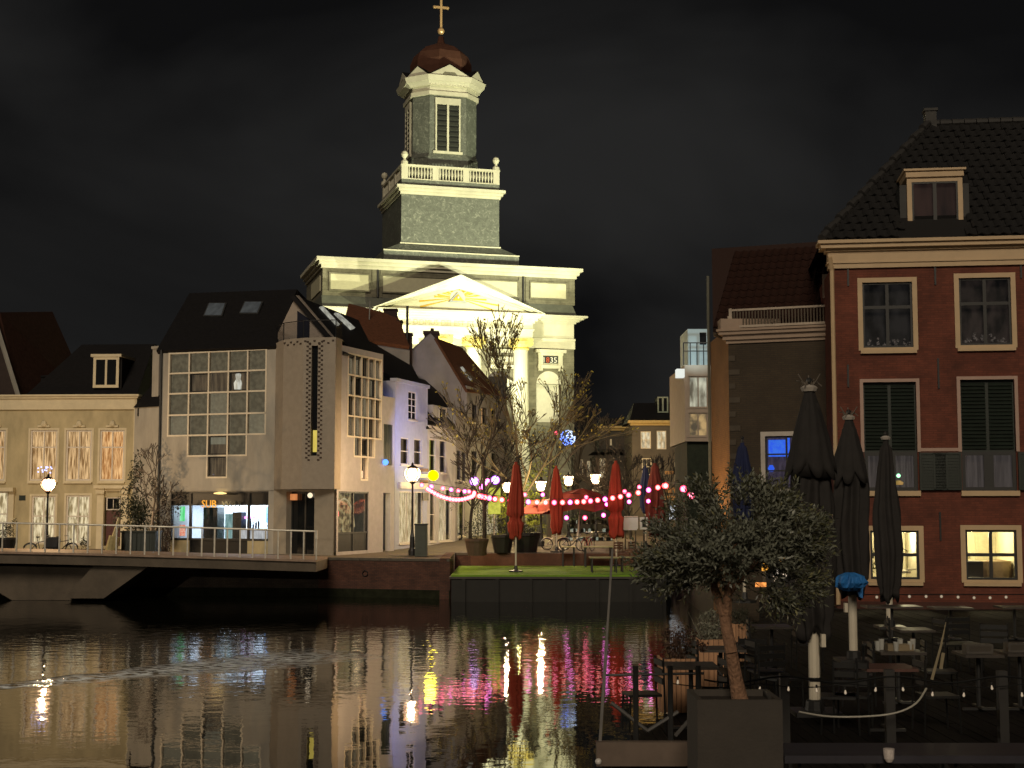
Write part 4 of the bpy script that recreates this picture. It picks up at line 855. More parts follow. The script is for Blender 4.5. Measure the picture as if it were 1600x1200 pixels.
for i in range(44):
    w = 2 * PI * i / 44 + random.uniform(-.04, .04); dx, dz = math.cos(w), math.sin(w)
    if dz < -.35: continue
    L_ = 9.
    # stop inside the triangle
    sl = (zap - .95 - ze1) / ((brr[0] - bl[0]) / 2 - 2.6)
    for L_ in [x * .2 for x in range(40, 4, -1)]:
        x, z = ce[0] + dx * L_ - uap, ce[1] + dz * L_
        if z > ze1 + .15 and z < zap - .95 - abs(x) * sl: break
    L_ *= random.uniform(.8, 1)
    r0 = .85
    if L_ < r0 + .12: continue
    p0, p1 = (ce[0] + dx * r0, ce[1] + dz * r0), (ce[0] + dx * L_, ce[1] + dz * L_); w_ = .05
    q = [(p0[0] - dz * w_ * .5, p0[1] + dx * w_ * .5), (p0[0] + dz * w_ * .5, p0[1] - dx * w_ * .5), (p1[0] + dz * w_ * 1.6, p1[1] - dx * w_ * 1.6), (p1[0] - dz * w_ * 1.6, p1[1] + dx * w_ * 1.6)]
    MB().prism([CH.P(u, z, npo + .2) for u, z in q], CH.n * -.08).build('gilded_ray', gold, ch)
for k, (s, mm) in enumerate(((1.0, mat('emblem_grey', (.32, .34, .36), .6, var=.1)), (.62, gold))):
    q = [(ce[0] - s, ce[1] - s * .5), (ce[0] + s, ce[1] - s * .5), (ce[0], ce[1] + s * .62)]; MB().prism([CH.P(u, z, npo + .3 + .08 * k) for u, z in q], CH.n * -.18).build('triangle_emblem', mm, ch)
MB().lathe((0, 0, 0), [(.01, 0), (.01, .01)], 3)
m = MB(); c = CH.P(ce[0], ce[1] + .02, npo + .42); m.ball(c, .13, 10, 6); m.build('eye_emblem', mat('emblem_white', (.7, .7, .66), .5, var=0), ch)
# portico roof
m = MB(); ro = [CH.P(bl[0], ze1 + .05, -.3), CH.P(bl[0], ze1 + .05, npo + .8), CH.P(uap, zap + .04, npo + .8), CH.P(uap, zap + .04, -.3)]; slab(m, ro, .12)
ro = [CH.P(brr[0], ze1 + .05, npo + .8), CH.P(brr[0], ze1 + .05, -.3), CH.P(uap, zap + .04, -.3), CH.P(uap, zap + .04, npo + .8)]; slab(m, ro, .12); m.build('portico_roof', darkroof, ch)
# portal between the right columns, date niches
u0, u1 = Uc(765, 560), Uc(801, 560); m = MB()
for y0, y1, o_ in ((546, 551, .45), (557, 569, .12), (570, 576, .4)): m.fb(CH, u0, u1, Z(780, y1), Z(780, y0), 0, o_)
m.build('portal_lintel', ctrim, ch)
m = MB(); c = CH.P((u0 + u1) / 2, Z(780, 620), .05)
for k in range(12):
    a, b = PI * k / 12, PI * (k + 1) / 12; r1, r2 = 1.3, 2.1
    q = [(math.cos(a) * r1, math.sin(a) * r1), (math.cos(b) * r1, math.sin(b) * r1), (math.cos(b) * r2, math.sin(b) * r2), (math.cos(a) * r2, math.sin(a) * r2)]
    m.prism([c + CH.t * x + Vector((0, 0, z)) for x, z in q], CH.n * .3)
m.build('portal_arch', ctrim, ch)
u0, u1 = Uc(835, 560), Uc(882, 560); m = MB(); m.fb(CH, u0, u1, Z(857, 552), Z(857, 547), 0, .75); m.fb(CH, u0 + .3, u1 - .3, Z(857, 556), Z(857, 552), 0, .5); m.fb(CH, u0 + .5, u1 - .5, Z(857, 574), Z(857, 556), 0, .2); m.fb(CH, u0 + .3, u1 - .3, Z(857, 576), Z(857, 571), 0, .45)
for a in (u0 + .35, u1 - .85): m.fb(CH, a, a + .5, Z(857, 580), Z(857, 556), 0, .42)
m.build('niche_surround', ctrim, ch)
a, b = Uc(844, 560), Uc(873, 560); MB().fb(CH, a, b, Z(857, 568), Z(857, 556.5), .2, .26).build('date_panel', blackp, ch)
rd = litmat('numeral_red', (.8, .12, .03), (.8, .12, .03), .5)
for i, c_ in enumerate('1835'): put_text(c_, .88, mat('numeral_white', (.7, .68, .6), .5, var=0) if i != 1 else mat('numeral_red', (.7, .1, .03), .5, var=0), CH, a + .35 + i * .45, Z(857, 567), .27, ch, 'numeral', .02)
# round-headed niche, white inside
rr_ = (nich[1] - nich[0]) / 2; c = CH.P((nich[0] + nich[1]) / 2, nich[3] - .0, 0); nm = mat('niche_white', (.66, .63, .52), .8, var=.1)
MB().quad(CH.P(nich[0], nich[2], -.65), CH.P(nich[1], nich[2], -.65), CH.P(nich[1], nich[3], -.65), CH.P(nich[0], nich[3], -.65)).build('niche_back', nm, ch)
m = MB(); m.prism([c + CH.t * (math.cos(PI * k / 16) * rr_) + Vector((0, 0, math.sin(PI * k / 16) * rr_)) for k in range(17)], CH.n * .08); m.build('niche_arch', nm, ch)
# tower: plinth, block, cornice, balustrade
nt_ = -2.6
tu0, tu1 = Uc(627, 345, nt_), Uc(780, 345, nt_); tz0, tz1 = Z(703, 384, nt_), Z(703, 306, nt_); tw_ = tu1 - tu0
qz0, qz1 = z2a - .3, Z(703, 398, nt_); m = MB(); q0, q1 = Uc(599, 400, nt_ + 1), Uc(810, 400, nt_ + 1)
m.fb(CH, q0, q1, qz0, qz1, nt_ - tw_ - 1.5, nt_ + 1.2)
b_ = [CH.P(q0, qz1, nt_ + 1.2), CH.P(q1, qz1, nt_ + 1.2), CH.P(q1, qz1, nt_ - tw_ - 1.5), CH.P(q0, qz1, nt_ - tw_ - 1.5)]; t_ = [CH.P(tu0 - .1, tz0, nt_ + .1), CH.P(tu1 + .1, tz0, nt_ + .1), CH.P(tu1 + .1, tz0, nt_ - tw_), CH.P(tu0 - .1, tz0, nt_ - tw_)]
m.hexa(b_, t_); m.build('tower_plinth', wslate, ch)
m = MB(); m.fb(CH, tu0, tu1, tz0 - .3, tz1, nt_ - tw_, nt_); m.build('tower_block', wslate, ch)
m = MB(); m.fb(CH, q0 - .05, q1 + .05, qz1 - .08, qz1 + .05, nt_ + 1.0, nt_ + 1.28); m.fb(CH, tu0 - .14, tu1 + .14, tz0 - .04, tz0 + .1, nt_ - .1, nt_ + .16); m.build('lead_edging', ctrim, ch)
SD = Fac(CH.P(tu0, 0, nt_ - tw_), CH.P(tu0, 0, nt_))             # left flank of the tower
tc1 = Z(703, 294, nt_); m = MB(); cornice(m, CH, tu0, tu1, tz1 - .1, tc1, nt_, nt_ + .6, 3); cornice(m, SD, 0, SD.L, tz1 - .097, tc1 - .003, 0, .6, 3, False); m.build('tower_cornice', ctrim, ch)
tb0, tb1, tb2 = tc1, Z(703, 284, nt_), Z(703, 261, nt_)
m = MB(); m.fb(CH, tu0, tu1, tb0, tb1, nt_ - tw_, nt_ + .05); m.build('parapet_base', wslate, ch)
hz = tb2 - tb1; bal = mesh_of(MB().lathe((0, 0, 0), [(.10, 0), (.10, .12), (.06, .2), (.14, hz * .42), (.06, hz * .72), (.10, hz * .82), (.10, hz - .24)], 8), 'baluster', ctrim)
for F, La, nn0 in ((CH, (tu0, tu1), nt_ + .02), (SD, (0, SD.L), 0)):
    a, b = La; m = MB(); m.fb(F, a - .05, b + .05, tb2 - .24, tb2, nn0 - .38, nn0 + .1); m.fb(F, a, b, tb1, tb1 + .1, nn0 - .35, nn0 + .06); m.build('top_rail', ctrim, ch)
    for i in range(4):
        x = a + .35 + (b - a - .7) * i / 3; MB().fb(F, x - .36, x + .36, tb1 + .1, tb2 - .24, nn0 - .36, nn0 + .04).build('pedestal', ctrim, ch)
        if i in (0, 3) and (F is CH or i == 0):
            f_ = MB(); f_.lathe(F.P(x, tb2, nn0 - .16), [(.42, 0), (.38, .35), (.18, .5), (.14, .7), (.3, .85), (.40, 1.1), (.3, 1.4), (.05, 1.55)], 10); f_.build('ball_finial', ctrim, ch)
        if i < 3:
            for k in range(8): piece('baluster', bal, F.P(x + .36 + ((b - a - .7) / 3 - .72) * (k + .5) / 8, tb1 + .1, nn0 - .15), ch)
# octagonal lantern (square with cut corners)
oc = CH.P((Uc(700, 200, -6.6)), 0, nt_ - tw_ / 2); 
def octo(hw, ht):  # half width, half length of the main faces
    q = [(-ht, -hw), (ht, -hw), (hw, -ht), (hw, ht), (ht, hw), (-ht, hw), (-hw, ht), (-hw, -ht)]
    return [oc + CH.t * a + CH.n * -b for a, b in q]
nO = nt_ - tw_ / 2 + 3.8
cxu = (Uc(671.5, 200, nO) + Uc(728.5, 200, nO)) / 2; oc = CH.P(cxu, 0, nt_ - tw_ / 2)
ht = (Uc(728.5, 200, nO) - Uc(671.5, 200, nO)) / 2; hw = 3.75
def ring(hw, ht, z0, z1, name, m_, hw2=None, ht2=None):
    a = [Vector((p.x, p.y, z0)) for p in octo(hw, ht)]; b = [Vector((p.x, p.y, z1)) for p in octo(hw2 or hw, ht2 or ht)]; o_ = MB(); o_.hexa(a, b); return o_.build(name, m_, ch)
Zo = lambda y: CH.uz(700, y, nO)[1]
zl0, zl1, zl2, zl3 = Zo(257), Zo(247), Zo(240), Zo(150)
ring(hw + .15, ht + .2, tb0, zl1, 'lantern_base', wslate, hw + .15, ht + .2); ring(hw + .2, ht + .25, zl1, zl2, 'lantern_step', wslate, hw, ht)
ring(hw, ht, zl2, zl3, 'lantern_wall', wslate)
ring(hw + .25, ht + .12, zl3, Zo(144), 'lantern_architrave', ctrim); ring(hw + .05, ht, Zo(144), Zo(135), 'lantern_frieze', ctrim)
ring(hw + .35, ht + .15, Zo(135), Zo(130), 'lantern_cornice', ctrim, hw + .75, ht + .3); ring(hw + .85, ht + .35, Zo(130), Zo(122), 'lantern_cornice', ctrim, hw + 1.05, ht + .42)
dn = mesh_of(MB().fb(Fac((0, 0), (math.cos(ca), math.sin(ca))), -.09, .09, 0, .22, 0, .16), 'dentil', ctrim)
OFs = [Fac(octo(hw + .34, ht + .14)[i], octo(hw + .34, ht + .14)[(i + 1) % 8]) for i in (7, 0, 1)]
for i in range(14): piece('dentil', dn, OFs[1].P(OFs[1].L * (i + .5) / 14, Zo(135) - .02, 0), ch)
FL = Fac(octo(hw, ht)[0], octo(hw, ht)[1])
def louvre(F, u0, u1, z0, z1):
    m = MB(); k = .17; mid = (u0 + u1) / 2
    for q in ((u0, u0 + k, z0, z1), (u1 - k, u1, z0, z1), (mid - k * .7, mid + k * .7, z0, z1), (u0 - .03, u1 + .03, z1, z1 + .75), (u0 - .25, u1 + .25, z0 - .28, z0)): m.fb(F, *q, 0, .22)
    o_ = m.build('louvre_frame', ctrim, ch); lv = mat('louvre_dark', (.035, .038, .03), .8, var=.2); n_ = 9
    for a, b in ((u0 + k, mid - k * .7), (mid + k * .7, u1 - k)):
        MB().quad(F.P(a, z0, .01), F.P(b, z0, .01), F.P(b, z1, .01), F.P(a, z1, .01)).build('shade_board', blackp, o_)
        for i in range(n_):
            z = z0 + (z1 - z0) * i / n_; s_ = MB(); s_.hexa([F.P(a, z, .2), F.P(b, z, .2), F.P(b, z + .35, .03), F.P(a, z + .35, .03)], [F.P(a, z + .1, .2), F.P(b, z + .1, .2), F.P(b, z + .45, .03), F.P(a, z + .45, .03)]); s_.build('slat', lv, o_)
u0, u1 = CH.uz(680, 200, nO)[0] - CH.uz(671.5, 200, nO)[0], CH.uz(719, 200, nO)[0] - CH.uz(671.5, 200, nO)[0]
louvre(FL, u0, u1, Zo(237), Zo(164))
FLL = Fac(octo(hw, ht)[6], octo(hw, ht)[7]); louvre(FLL, FLL.L / 2 - 1.3, FLL.L / 2 + 1.3, Zo(237), Zo(164))
for i in range(8):                                                      # small pediments on each face
    P_ = octo(hw + .85, ht + .35); F = Fac(P_[i - 1], P_[i]); k = F.L; hh = 1.35 if k > 3 else 1.15
    m = MB(); m.prism([F.P(.0, Zo(122)), F.P(k, Zo(122)), F.P(k / 2, Zo(122) + hh)], F.n * -.9); o_ = m.build('small_pediment', ctrim, ch)
    if k > 3:
        m = MB(); m.prism([F.P(k * .5 - .9, Zo(122) + .12, .03), F.P(k * .5 + .9, Zo(122) + .12, .03), F.P(k * .5 + .6, Zo(122) + .45, .03), F.P(k * .5 - .6, Zo(122) + .45, .03)], F.n * -.1); m.build('pediment_relief', cwall, o_)
    m = MB(); a, b, c = F.P(-.05, Zo(122) + .1, .0), F.P(k / 2, Zo(122) + hh + .12, .0), F.P(k + .05, Zo(122) + .1, .0)
    back = Vector((oc.x, oc.y, Zo(106))); m.quad(a, b, back); m.quad(b, c, back); m.build('gable_roof', darkroof, o_)
dm = mat('copper_dome', (.10, .045, .030), .9, var=.2, vs=1.5, spec=.1); m = MB(); zd = Zo(118)
m.lathe((oc.x, oc.y, zd), [(3.2, 0), (3.45, .7), (3.6, 1.5), (3.6, 2.3), (3.2, 3.3), (2.3, 4.1), (1.2, 4.6), (.5, 4.9), (.38, 5.3), (.3, 5.8)], 8); dome = m.build('dome', dm, ch)
dome.rotation_euler = (0, 0, 0)
Zc = lambda y: CH.uz(700, y, nt_ - tw_ / 2)[1]
cr_ = MB(); cz = Zc(50); m = MB(); m.lathe((oc.x, oc.y, zd + 5.3), [(.12, 0), (.08, cz - zd - 5.3)], 8); cx_ = CH.P(cxu, 0, nt_ - tw_ / 2)
m.build('spire_rod', dkmetal, ch); goldm = mat('gilt_cross', (.80, .52, .25), .4, metal=.4, var=.15)
m = MB(); m.ball((cx_.x, cx_.y, cz), .42, 12, 8); m.build('gilt_ball', goldm, ch)
m = MB(); zc = Zc(13); tt = CH.t; ztop = Zc(-4)
m.fb(CH, cxu - .12, cxu + .12, cz + .3, ztop, nt_ - tw_ / 2 - .1, nt_ - tw_ / 2 + .1); m.fb(CH, cxu - .75, cxu - .12, zc - .13, zc + .13, nt_ - tw_ / 2 - .1, nt_ - tw_ / 2 + .1); m.fb(CH, cxu + .12, cxu + .75, zc - .13, zc + .13, nt_ - tw_ / 2 - .1, nt_ - tw_ / 2 + .1)
for a, z in ((-.8, zc), (.8, zc), (0, ztop)): m.ball(CH.P(cxu + a, z, nt_ - tw_ / 2), .2, 8, 6)
m.build('cross', goldm, ch)
# floodlights on masts in the church street
def flood(u, n, z, target, power, color, size, label, mast=True):
    loc = CH.P(u, z, n); g0 = Vector((loc.x, loc.y, 2.4)); t = thing('floodlight', label, 'floodlight', g0, 'floodlights aimed at the church')
    m = MB(); m.bar(g0, loc - Vector((0, 0, .25)), .09, .06, 8); m.build('mast', dkmetal, t)
    d = (Vector(target) - loc).normalized(); x = d.cross(Vector((0, 0, 1))).normalized(); y = x.cross(d)
    hb = [loc - d * .25 + x * a * .28 + y * b * .2 for a, b in ((-1, -1), (1, -1), (1, 1), (-1, 1))]; m = MB(); m.prism(hb, d * .3); m.build('lamp_housing', dkmetal, t)
    spot('floodlight_beam', loc + d * .15, target, power, color, size, .6, .15, t)
CW = (.96, .95, .56)
tgt = lambda u, z, n=0: CH.P(u, z, n)
flood(15.5, 41, 9.5, tgt(0, 28, 0), 80000, CW, 56, 'floodlight on a mast behind the white bay-window building')
flood(-8.5, 30, 12.5, tgt(-3, 26, 0), 16000, CW, 60, 'floodlight mast standing between roofs left of the portico')
flood(17.5, 43, 11.5, tgt(1, 44, -6), 125000, (.95, .97, .66), 36, 'floodlight mast aimed up at the tower lantern')
flood(1.5, 9.5, 8.5, tgt(-.5, 22, 3), 27000, (.99, .97, .68), 100, 'floodlight close in front of the church columns')
flood(-6, 9, 9.5, tgt(-6, 23, 3), 19000, (1, .95, .68), 95, 'floodlight near the left church columns')
flood(11, 12, 5, tgt(10.5, 14, 0), 2600, (1, .95, .6), 95, 'floodlight below the white church niche')
# ================================================================ STREET LAMPS
lampglow = bulbmat('lantern_glass', (1, .70, .42), (1, .32, .12), 9, 2.6, sample=False, through=.4)
def street_lamp(x, y, zb, zg, label, power=260, color=(1, .66, .34), gm=None, r=.30, arm=False, group='lantern street lamps', shape=0):
    t = thing('street_lamp', label, 'street lamp', (x, y, zb), group); m = MB()
    m.lathe((x, y, zb), [(.20, 0), (.20, .25), (.13, .4), (.12, .95), (.085, 1.1), (.06, 1.3), (.05, zg - zb - .5), (.09, zg - zb - .42), (.05, zg - zb - .36)], 10); m.build('post', blackp, t)
    m = MB(); m.lathe((x, y, zg), [(r * .42, -r * 1.0), (r * .80, -r * .55), (r, -r * .05), (r * .97, r * .4), (r * .72, r * .78)] if shape == 0 else [(r * .42, -r * 1.0), (r * .58, -r * .5), (r * .78, r * .1), (r * .95, r * .55), (r * .72, r * .78)], 12 if shape == 0 else 8); m.build('lamp_glass', gm or lampglow, t, smooth=True)
    m = MB(); 
    for k in range(8):
        w = 2 * PI * k / 8; m.path([(x + math.cos(w) * r * a, y + math.sin(w) * r * a, zg + r * b) for a, b in (((.45, -1.0), (.84, -.55), (1.03, -.05), (1.0, .4), (.75, .78)) if shape == 0 else ((.45, -1.0), (.6, -.5), (.8, .1), (.98, .55), (.75, .78)))], .02, 4)
    m.lathe((x, y, zg), [(r * .78, r * .76), (r * .66, r * .92), (r * .3, r * 1.1), (.05, r * 1.2), (.07, r * 1.35), (.02, r * 1.55)], 8); m.lathe((x, y, zg), [(.06, -r * 1.35), (r * .5, -r * 1.05), (r * .5, -r * .98)], 8); m.build('lantern_frame', blackp, t)
    point('lamp_light', (x, y, zg - .05), power, color, .12, t); return t
def L_at(px, D, zb, py, label, power=260, **k): return street_lamp(gx(px, D), D, zb, 4.6 + (790 - py) * D / F_PX, label, power, **k)
L_at(77, 72, 2.05, 757, 'lit lantern lamp before the cream house, small fairy lights on its cap', 3000, r=.35)
L_at(645, 71.6, 2.08, 741, 'bright lantern lamp at the street corner beside the grey bin', 2800, r=.38)
L_at(793, 80, 2.1, 761, 'lit lantern between the two round pots on the quay', 2600, color=(1, .76, .45), r=.33, shape=1)
L_at(845, 84, 2.2, 759, 'lit lantern with thick black base left of the red awning', 2600, color=(1, .78, .4), r=.34, shape=1)
L_at(888, 92, 2.35, 751, 'lit lantern rising over the middle of the open red awning', 2600, r=.36, shape=1)
L_at(930, 95, 2.4, 748, 'lit lantern rising over the right side of the red awning', 2600, r=.37, shape=1)
blu = bulbmat('blue_fairy', (.5, .55, 1), (.2, .25, 1), 3, 2)
t = thing('fairy_lights', 'cluster of blue-white fairy lights crowning the lamp by the cream house', 'fairy lights', (gx(77, 72), 72, 6.2)); m = MB()
for k in range(14): m.ball((gx(77, 72) + random.uniform(-.5, .45), 71.6 + random.uniform(-.3, .3), 6.22 + random.uniform(0, .35)), .04, 6, 4)
stuff(m.build('bulb', blu, t))
# off-frame lamps on the near side that light the right-hand houses and the terrace, after one added for the wake
struct(MB().box(-80, -24, 4, 58, -.6, 1.9).build('added_quay', stone_dk))  # quay block added out of view to carry the wake lamp
street_lamp(-24.6, 34, 1.9, 6.4, 'added out-of-view lantern lamp brightening the boat wake from the left', 9500, (1, .88, .7), r=.3)  # lamp added to brighten the wake
street_lamp(-10, 3.0, 1.9, 6.6, 'lantern lamp on the near bank beside the canal', 500, r=.3)
struct(MB().box(-30, -.2, -8, 4.0, -.6, 1.9).build('near_quay', stone_dk))
street_lamp(13.5, 5.0, 1.85, 7.2, 'lantern lamp at the near end of the terrace', 90, r=.3)
# yellow round shop sign and its bracket
t = thing('round_yellow_sign', 'round glowing yellow sign projecting from the low white house', 'sign', (gx(677, 82), 82, 2.2)); c = at_y(677, 743, 82)
m = MB(); m.bar(c + Vector((0, -.1, 0)), c + Vector((0, .1, 0)), .30, n=24); m.build('disc', bulbmat('yellow_disc', (1, .85, 0), (1, .75, 0), 3.2, 3.2, sample=True), t)
m = MB(); m.bar(c + Vector((0, 0, .3)), c + Vector((-.15, 3.6, .35)), .03); m.bar(c + Vector((0, 0, -.3)), c + Vector((-.15, 3.6, -.3)), .03); m.build('bracket', dkmetal, t)
point('sign_light', c + Vector((-.1, -.2, 0)), 90, (1, .85, .05), .3, t)
t = thing('striped_wall_sign', 'two stacked brown and cream boards projecting beside the yellow disc', 'sign', (gx(664, 82), 82, 2.2))
for k in range(4): a = at_y(656, 732 + k * 9, 82); b = at_y(669, 737 + k * 9, 82); m = MB(); m.box(a.x, b.x, 82, 82.08, b.z, a.z); m.build('board', [mat('brown_board', (.12, .06, .03), .6), creamtrim][k % 2], t)
# blue light washing the row and the purple-white globes
wg = bulbmat('violet_globe', (1, .6, 1), (.45, .06, 1), 5, 2.4)
for i, (px, py, D) in enumerate(((741, 752, 84), (774, 750, 86))):
    c = at_y(px, py, D); t = thing('globe_light', ['violet-white globe light hanging left of the first bare tree', 'violet-white globe light hanging just above the yellow poster'][i], 'globe light', c); MB().ball(c, .27, 14, 10).build('globe', wg, t, smooth=True)
    m = MB(); m.lathe(c, [(.08, .25), (.08, .36)], 8); m.bar(c + Vector((0, 0, .36)), c + Vector((.6, 0, 2.2)), .012); m.build('cable', blackp, t)
c = at_y(736, 765, 86); wl_ = thing('blue_wall_light', 'small blue spotlight washing the white street fronts', 'wall light', c); MB().lathe(c, [(.08, -.1), (.12, .1)], 8).build('housing', blackp, wl_)
c2 = Vector((gx(700, 76), 76, 7.5)); l = spot('blue_wash', c2, (gx(640, 82), 82, 8.5), 1250, (.34, .40, 1), 70, .8, .2)
l.parent = wl_; l.location = c2 - ORG[wl_.name]
# hanging ball with blue lights over the square
c = at_y(887, 684, 88); t = thing('christmas_ball', 'hanging wire ball wound with blue and white lights over the square', 'christmas light', c)
m = MB(); R_ = .46
for k in range(5):
    w = PI * k / 5; pts = [c + Vector((R_ * math.cos(a) * math.cos(w), R_ * math.cos(a) * math.sin(w), R_ * math.sin(a))) for a in [2 * PI * i / 20 for i in range(21)]]; m.path(pts, .014, 4)
m.build('wire_frame', dkmetal, t); m = MB(); m2 = MB()
for k in range(90):
    v = Vector((random.gauss(0, 1), random.gauss(0, 1), random.gauss(0, 1))).normalized() * R_; (m if v.x + v.z * .8 + random.uniform(-.3, .3) < .1 else m2).ball(c + v, .04, 6, 4)
stuff(m.build('blue_bulb', bulbmat('blue_led', (.2, .35, 1), (.05, .12, 1), 3, 2), t)); stuff(m2.build('white_bulb', bulbmat('cool_led', (.8, .9, 1), (.4, .6, 1), 2, 1.2), t))
MB().bar(c + Vector((-9, 3, 2.2)), c + Vector((0, 0, R_)), .012).build('cable', blackp, t)
c3 = at_y(868, 676, 92); t = thing('red_lantern', 'tiny red light left of the hanging blue ball', 'lantern', c3); MB().ball(c3, .16, 10, 6).build('globe', bulbmat('red_led', (1, .15, .2), (.8, .03, .05), 1.5, .8), t)

# ================================================================ BARE TREES
def bare_tree(x, y, zb, h, label, spread=.45, levels=6, seed=1, trunkh=.28, r0=.16, leaves=0, barkm=bark, lm=None, twig=.02):
    rnd = random.Random(seed); t = thing('bare_tree', label, 'tree', (x, y, zb), 'bare trees round the square')
    tm = MB(); bmx = MB(); tips = []
    base = Vector((x, y, zb)); top = base + Vector((rnd.uniform(-.15, .15), 0, h * trunkh)); tm.path([base, base.lerp(top, .5) + Vector((rnd.uniform(-.05, .05), 0, 0)), top], [r0 * 1.15, r0 * .95, r0 * .85], 8)
    tm.build('trunk', barkm, t)
    def grow(p, d, L, r, lv):
        n = 3 if lv > 3 else 2; pts = [p]; rr = [r]; q = p; dd = d
        for i in range(n):
            dd = (dd + Vector((rnd.gauss(0, .11), rnd.gauss(0, .11), rnd.gauss(0, .07) + .045))).normalized(); q = q + dd * L / n; pts.append(q); rr.append(max(twig, r * (1 - .38 * (i + 1) / n)))
        bmx.path(pts, rr, 6 if lv > 4 else (4 if lv > 2 else 3))
        if lv <= 2: tips.append(q)
        if lv == 0: return
        k = rnd.choice((2, 3, 3)) if lv > 1 else 3
        for i in range(k):
            ax = Vector((rnd.gauss(0, 1), rnd.gauss(0, 1), rnd.gauss(0, .6))).normalized(); nd = (dd + ax * spread * rnd.uniform(.6, 1.5)).normalized()
            grow(pts[-1] if i < 2 else pts[rnd.randint(1, n)], nd, L * rnd.uniform(.62, .86), rr[-1] * .8, lv - 1)
    L0 = h * (1 - trunkh) / 3.7
    grow(top, Vector((0, 0, 1)), L0 * 1.25, r0 * .8, levels)
    for i in range(4):
        w = 2 * PI * i / 4 + rnd.uniform(-.5, .5); grow(base.lerp(top, rnd.uniform(.8, 1)), Vector((math.cos(w) * .75, math.sin(w) * .75, .8)).normalized(), L0 * .95, r0 * .5, levels - 1)
    stuff(bmx.build('crown', barkm, t))
    if leaves:
        lf = MB()
        for q in rnd.sample(tips, min(len(tips), leaves)):
            a = Vector((rnd.gauss(0, 1), rnd.gauss(0, 1), rnd.gauss(0, 1))).normalized() * .11; b = a.orthogonal().normalized() * .08; lf.quad(q, q + a + b, q + a * 2, q + a - b)
        stuff(lf.build('leaves', lm, t))
    return t
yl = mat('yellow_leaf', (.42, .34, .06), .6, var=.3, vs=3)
bare_tree(gx(817, 86), 86, 2.2, 12.4, 'tallest bare tree, yellow leaves left at its top, before the church', .30, 6, 3, .26, .17, 420, lm=yl, barkm=mat('lit_bark', (.11, .085, .045), .9, var=.3))  # bark copy lightened: the golden floodlight is put into its colour
bare_tree(gx(857, 97), 97, 2.4, 10.8, 'bare tree with thin trunk just right of the tallest one', .34, 5, 8, .3, .15, 120, lm=yl)
bare_tree(gx(757, 73.5), 73.5, 2.06, 8.6, 'bare spreading tree standing at the quay edge before the street', .42, 5, 12, .32, .12, twig=.018)
bare_tree(gx(735, 92), 92, 2.3, 8.0, 'bare tree before the gabled house', .45, 4, 15, .3, .11)
bare_tree(gx(905, 104), 104, 2.6, 8.6, 'bare twiggy tree right of the church edge', .42, 5, 21, .28, .13)
bare_tree(gx(945, 100), 100, 2.5, 7.2, 'bare twiggy tree over the low roofs', .45, 5, 25, .28, .12)
bare_tree(gx(985, 93), 93, 2.4, 5.6, 'small bare tree behind the dark blue parasol', .5, 5, 31, .28, .1)
bare_tree(gx(1042, 88), 88, 2.4, 5.8, 'bare tree beside the white bay-window building', .5, 5, 33, .28, .1)
bare_tree(gx(243, 73.5), 73.5, 2.06, 5.6, 'young bare staked tree in front of the narrow white house', .55, 4, 41, .42, .06, twig=.02, barkm=mat('pale_bark', (.14, .11, .085), .9, var=.3))
m = MB(); t = thing('tree_stake', 'pale stake leaning against the young bare tree', 'stake', (gx(234, 73.2), 73.2, 2.05)); m.bar((gx(234, 73.2), 73.2, 2.05), (gx(241, 73.2), 73.3, 4.3), .04); m.build('pole', paleW, t)
# shrub and container by the narrow house
def leafball(mb, c, rx, ry, rz, n, s, rnd, clumps=14):
    cs = [(Vector((rnd.gauss(0, .45) * rx, rnd.gauss(0, .45) * ry, rnd.gauss(0, .45) * rz)), rnd.uniform(.25, .5)) for _ in range(clumps)]
    for i in range(n):
        k, q = cs[i % clumps]; v = Vector((rnd.gauss(0, 1), rnd.gauss(0, 1), rnd.gauss(0, 1))).normalized() * (rnd.random() ** .4)
        p = Vector(c) + k + Vector((v.x * rx, v.y * ry, v.z * rz)) * q
        a = Vector((rnd.gauss(0, 1), rnd.gauss(0, 1), rnd.gauss(0, 1))).normalized() * s; b = a.cross(Vector((rnd.gauss(0, 1), rnd.gauss(0, 1), 1))).normalized() * s * .4; mb.quad(p - a, p + b, p + a, p - b)
    return mb
rnd = random.Random(5)
t = thing('evergreen_shrub', 'dark evergreen shrub against the cream house corner', 'shrub', (gx(215, 76), 76, 2.05)); m = MB(); leafball(m, (gx(215, 76), 76, 4.2), 1.0, .8, 2.1, 2600, .09, rnd, 26); stuff(m.build('foliage', mat('shrub_leaf', (.03, .036, .02), .6, var=.4, vs=20), t)); m = MB(); m.bar((gx(215, 76), 76, 2.05), (gx(215, 76), 76, 4), .05); m.build('trunk', bark, t)
t = thing('evergreen_shrub', 'reddish-brown shrub behind the staked tree', 'shrub', (gx(257, 76), 76, 2.05)); m = MB(); leafball(m, (gx(257, 76), 76, 3.4), .6, .6, 1.5, 1200, .07, rnd, 16); stuff(m.build('foliage', mat('brown_leaf', (.06, .035, .02), .7, var=.4, vs=20), t)); m = MB(); m.bar((gx(257, 76), 76, 2.05), (gx(257, 76), 76, 3.6), .04); m.build('trunk', bark, t)
x0, x1 = gx(193, 71), gx(246, 71); t = thing('waste_container', 'dark green ribbed container standing behind the bridge railing', 'container', ((x0 + x1) / 2, 71.5, 2.05)); m = MB(); m.box(x0, x1, 71, 72.2, 2.1, 3.25); m.build('body', dkgreen, t)
m = MB(); m.box(x0 - .04, x1 + .04, 70.95, 72.25, 3.25, 3.33); m.build('lid', dkgreen, t)
rbm = mesh_of(MB().box(-.03, .03, -.04, 0, 0, 1.1), 'rib', dkgreen)
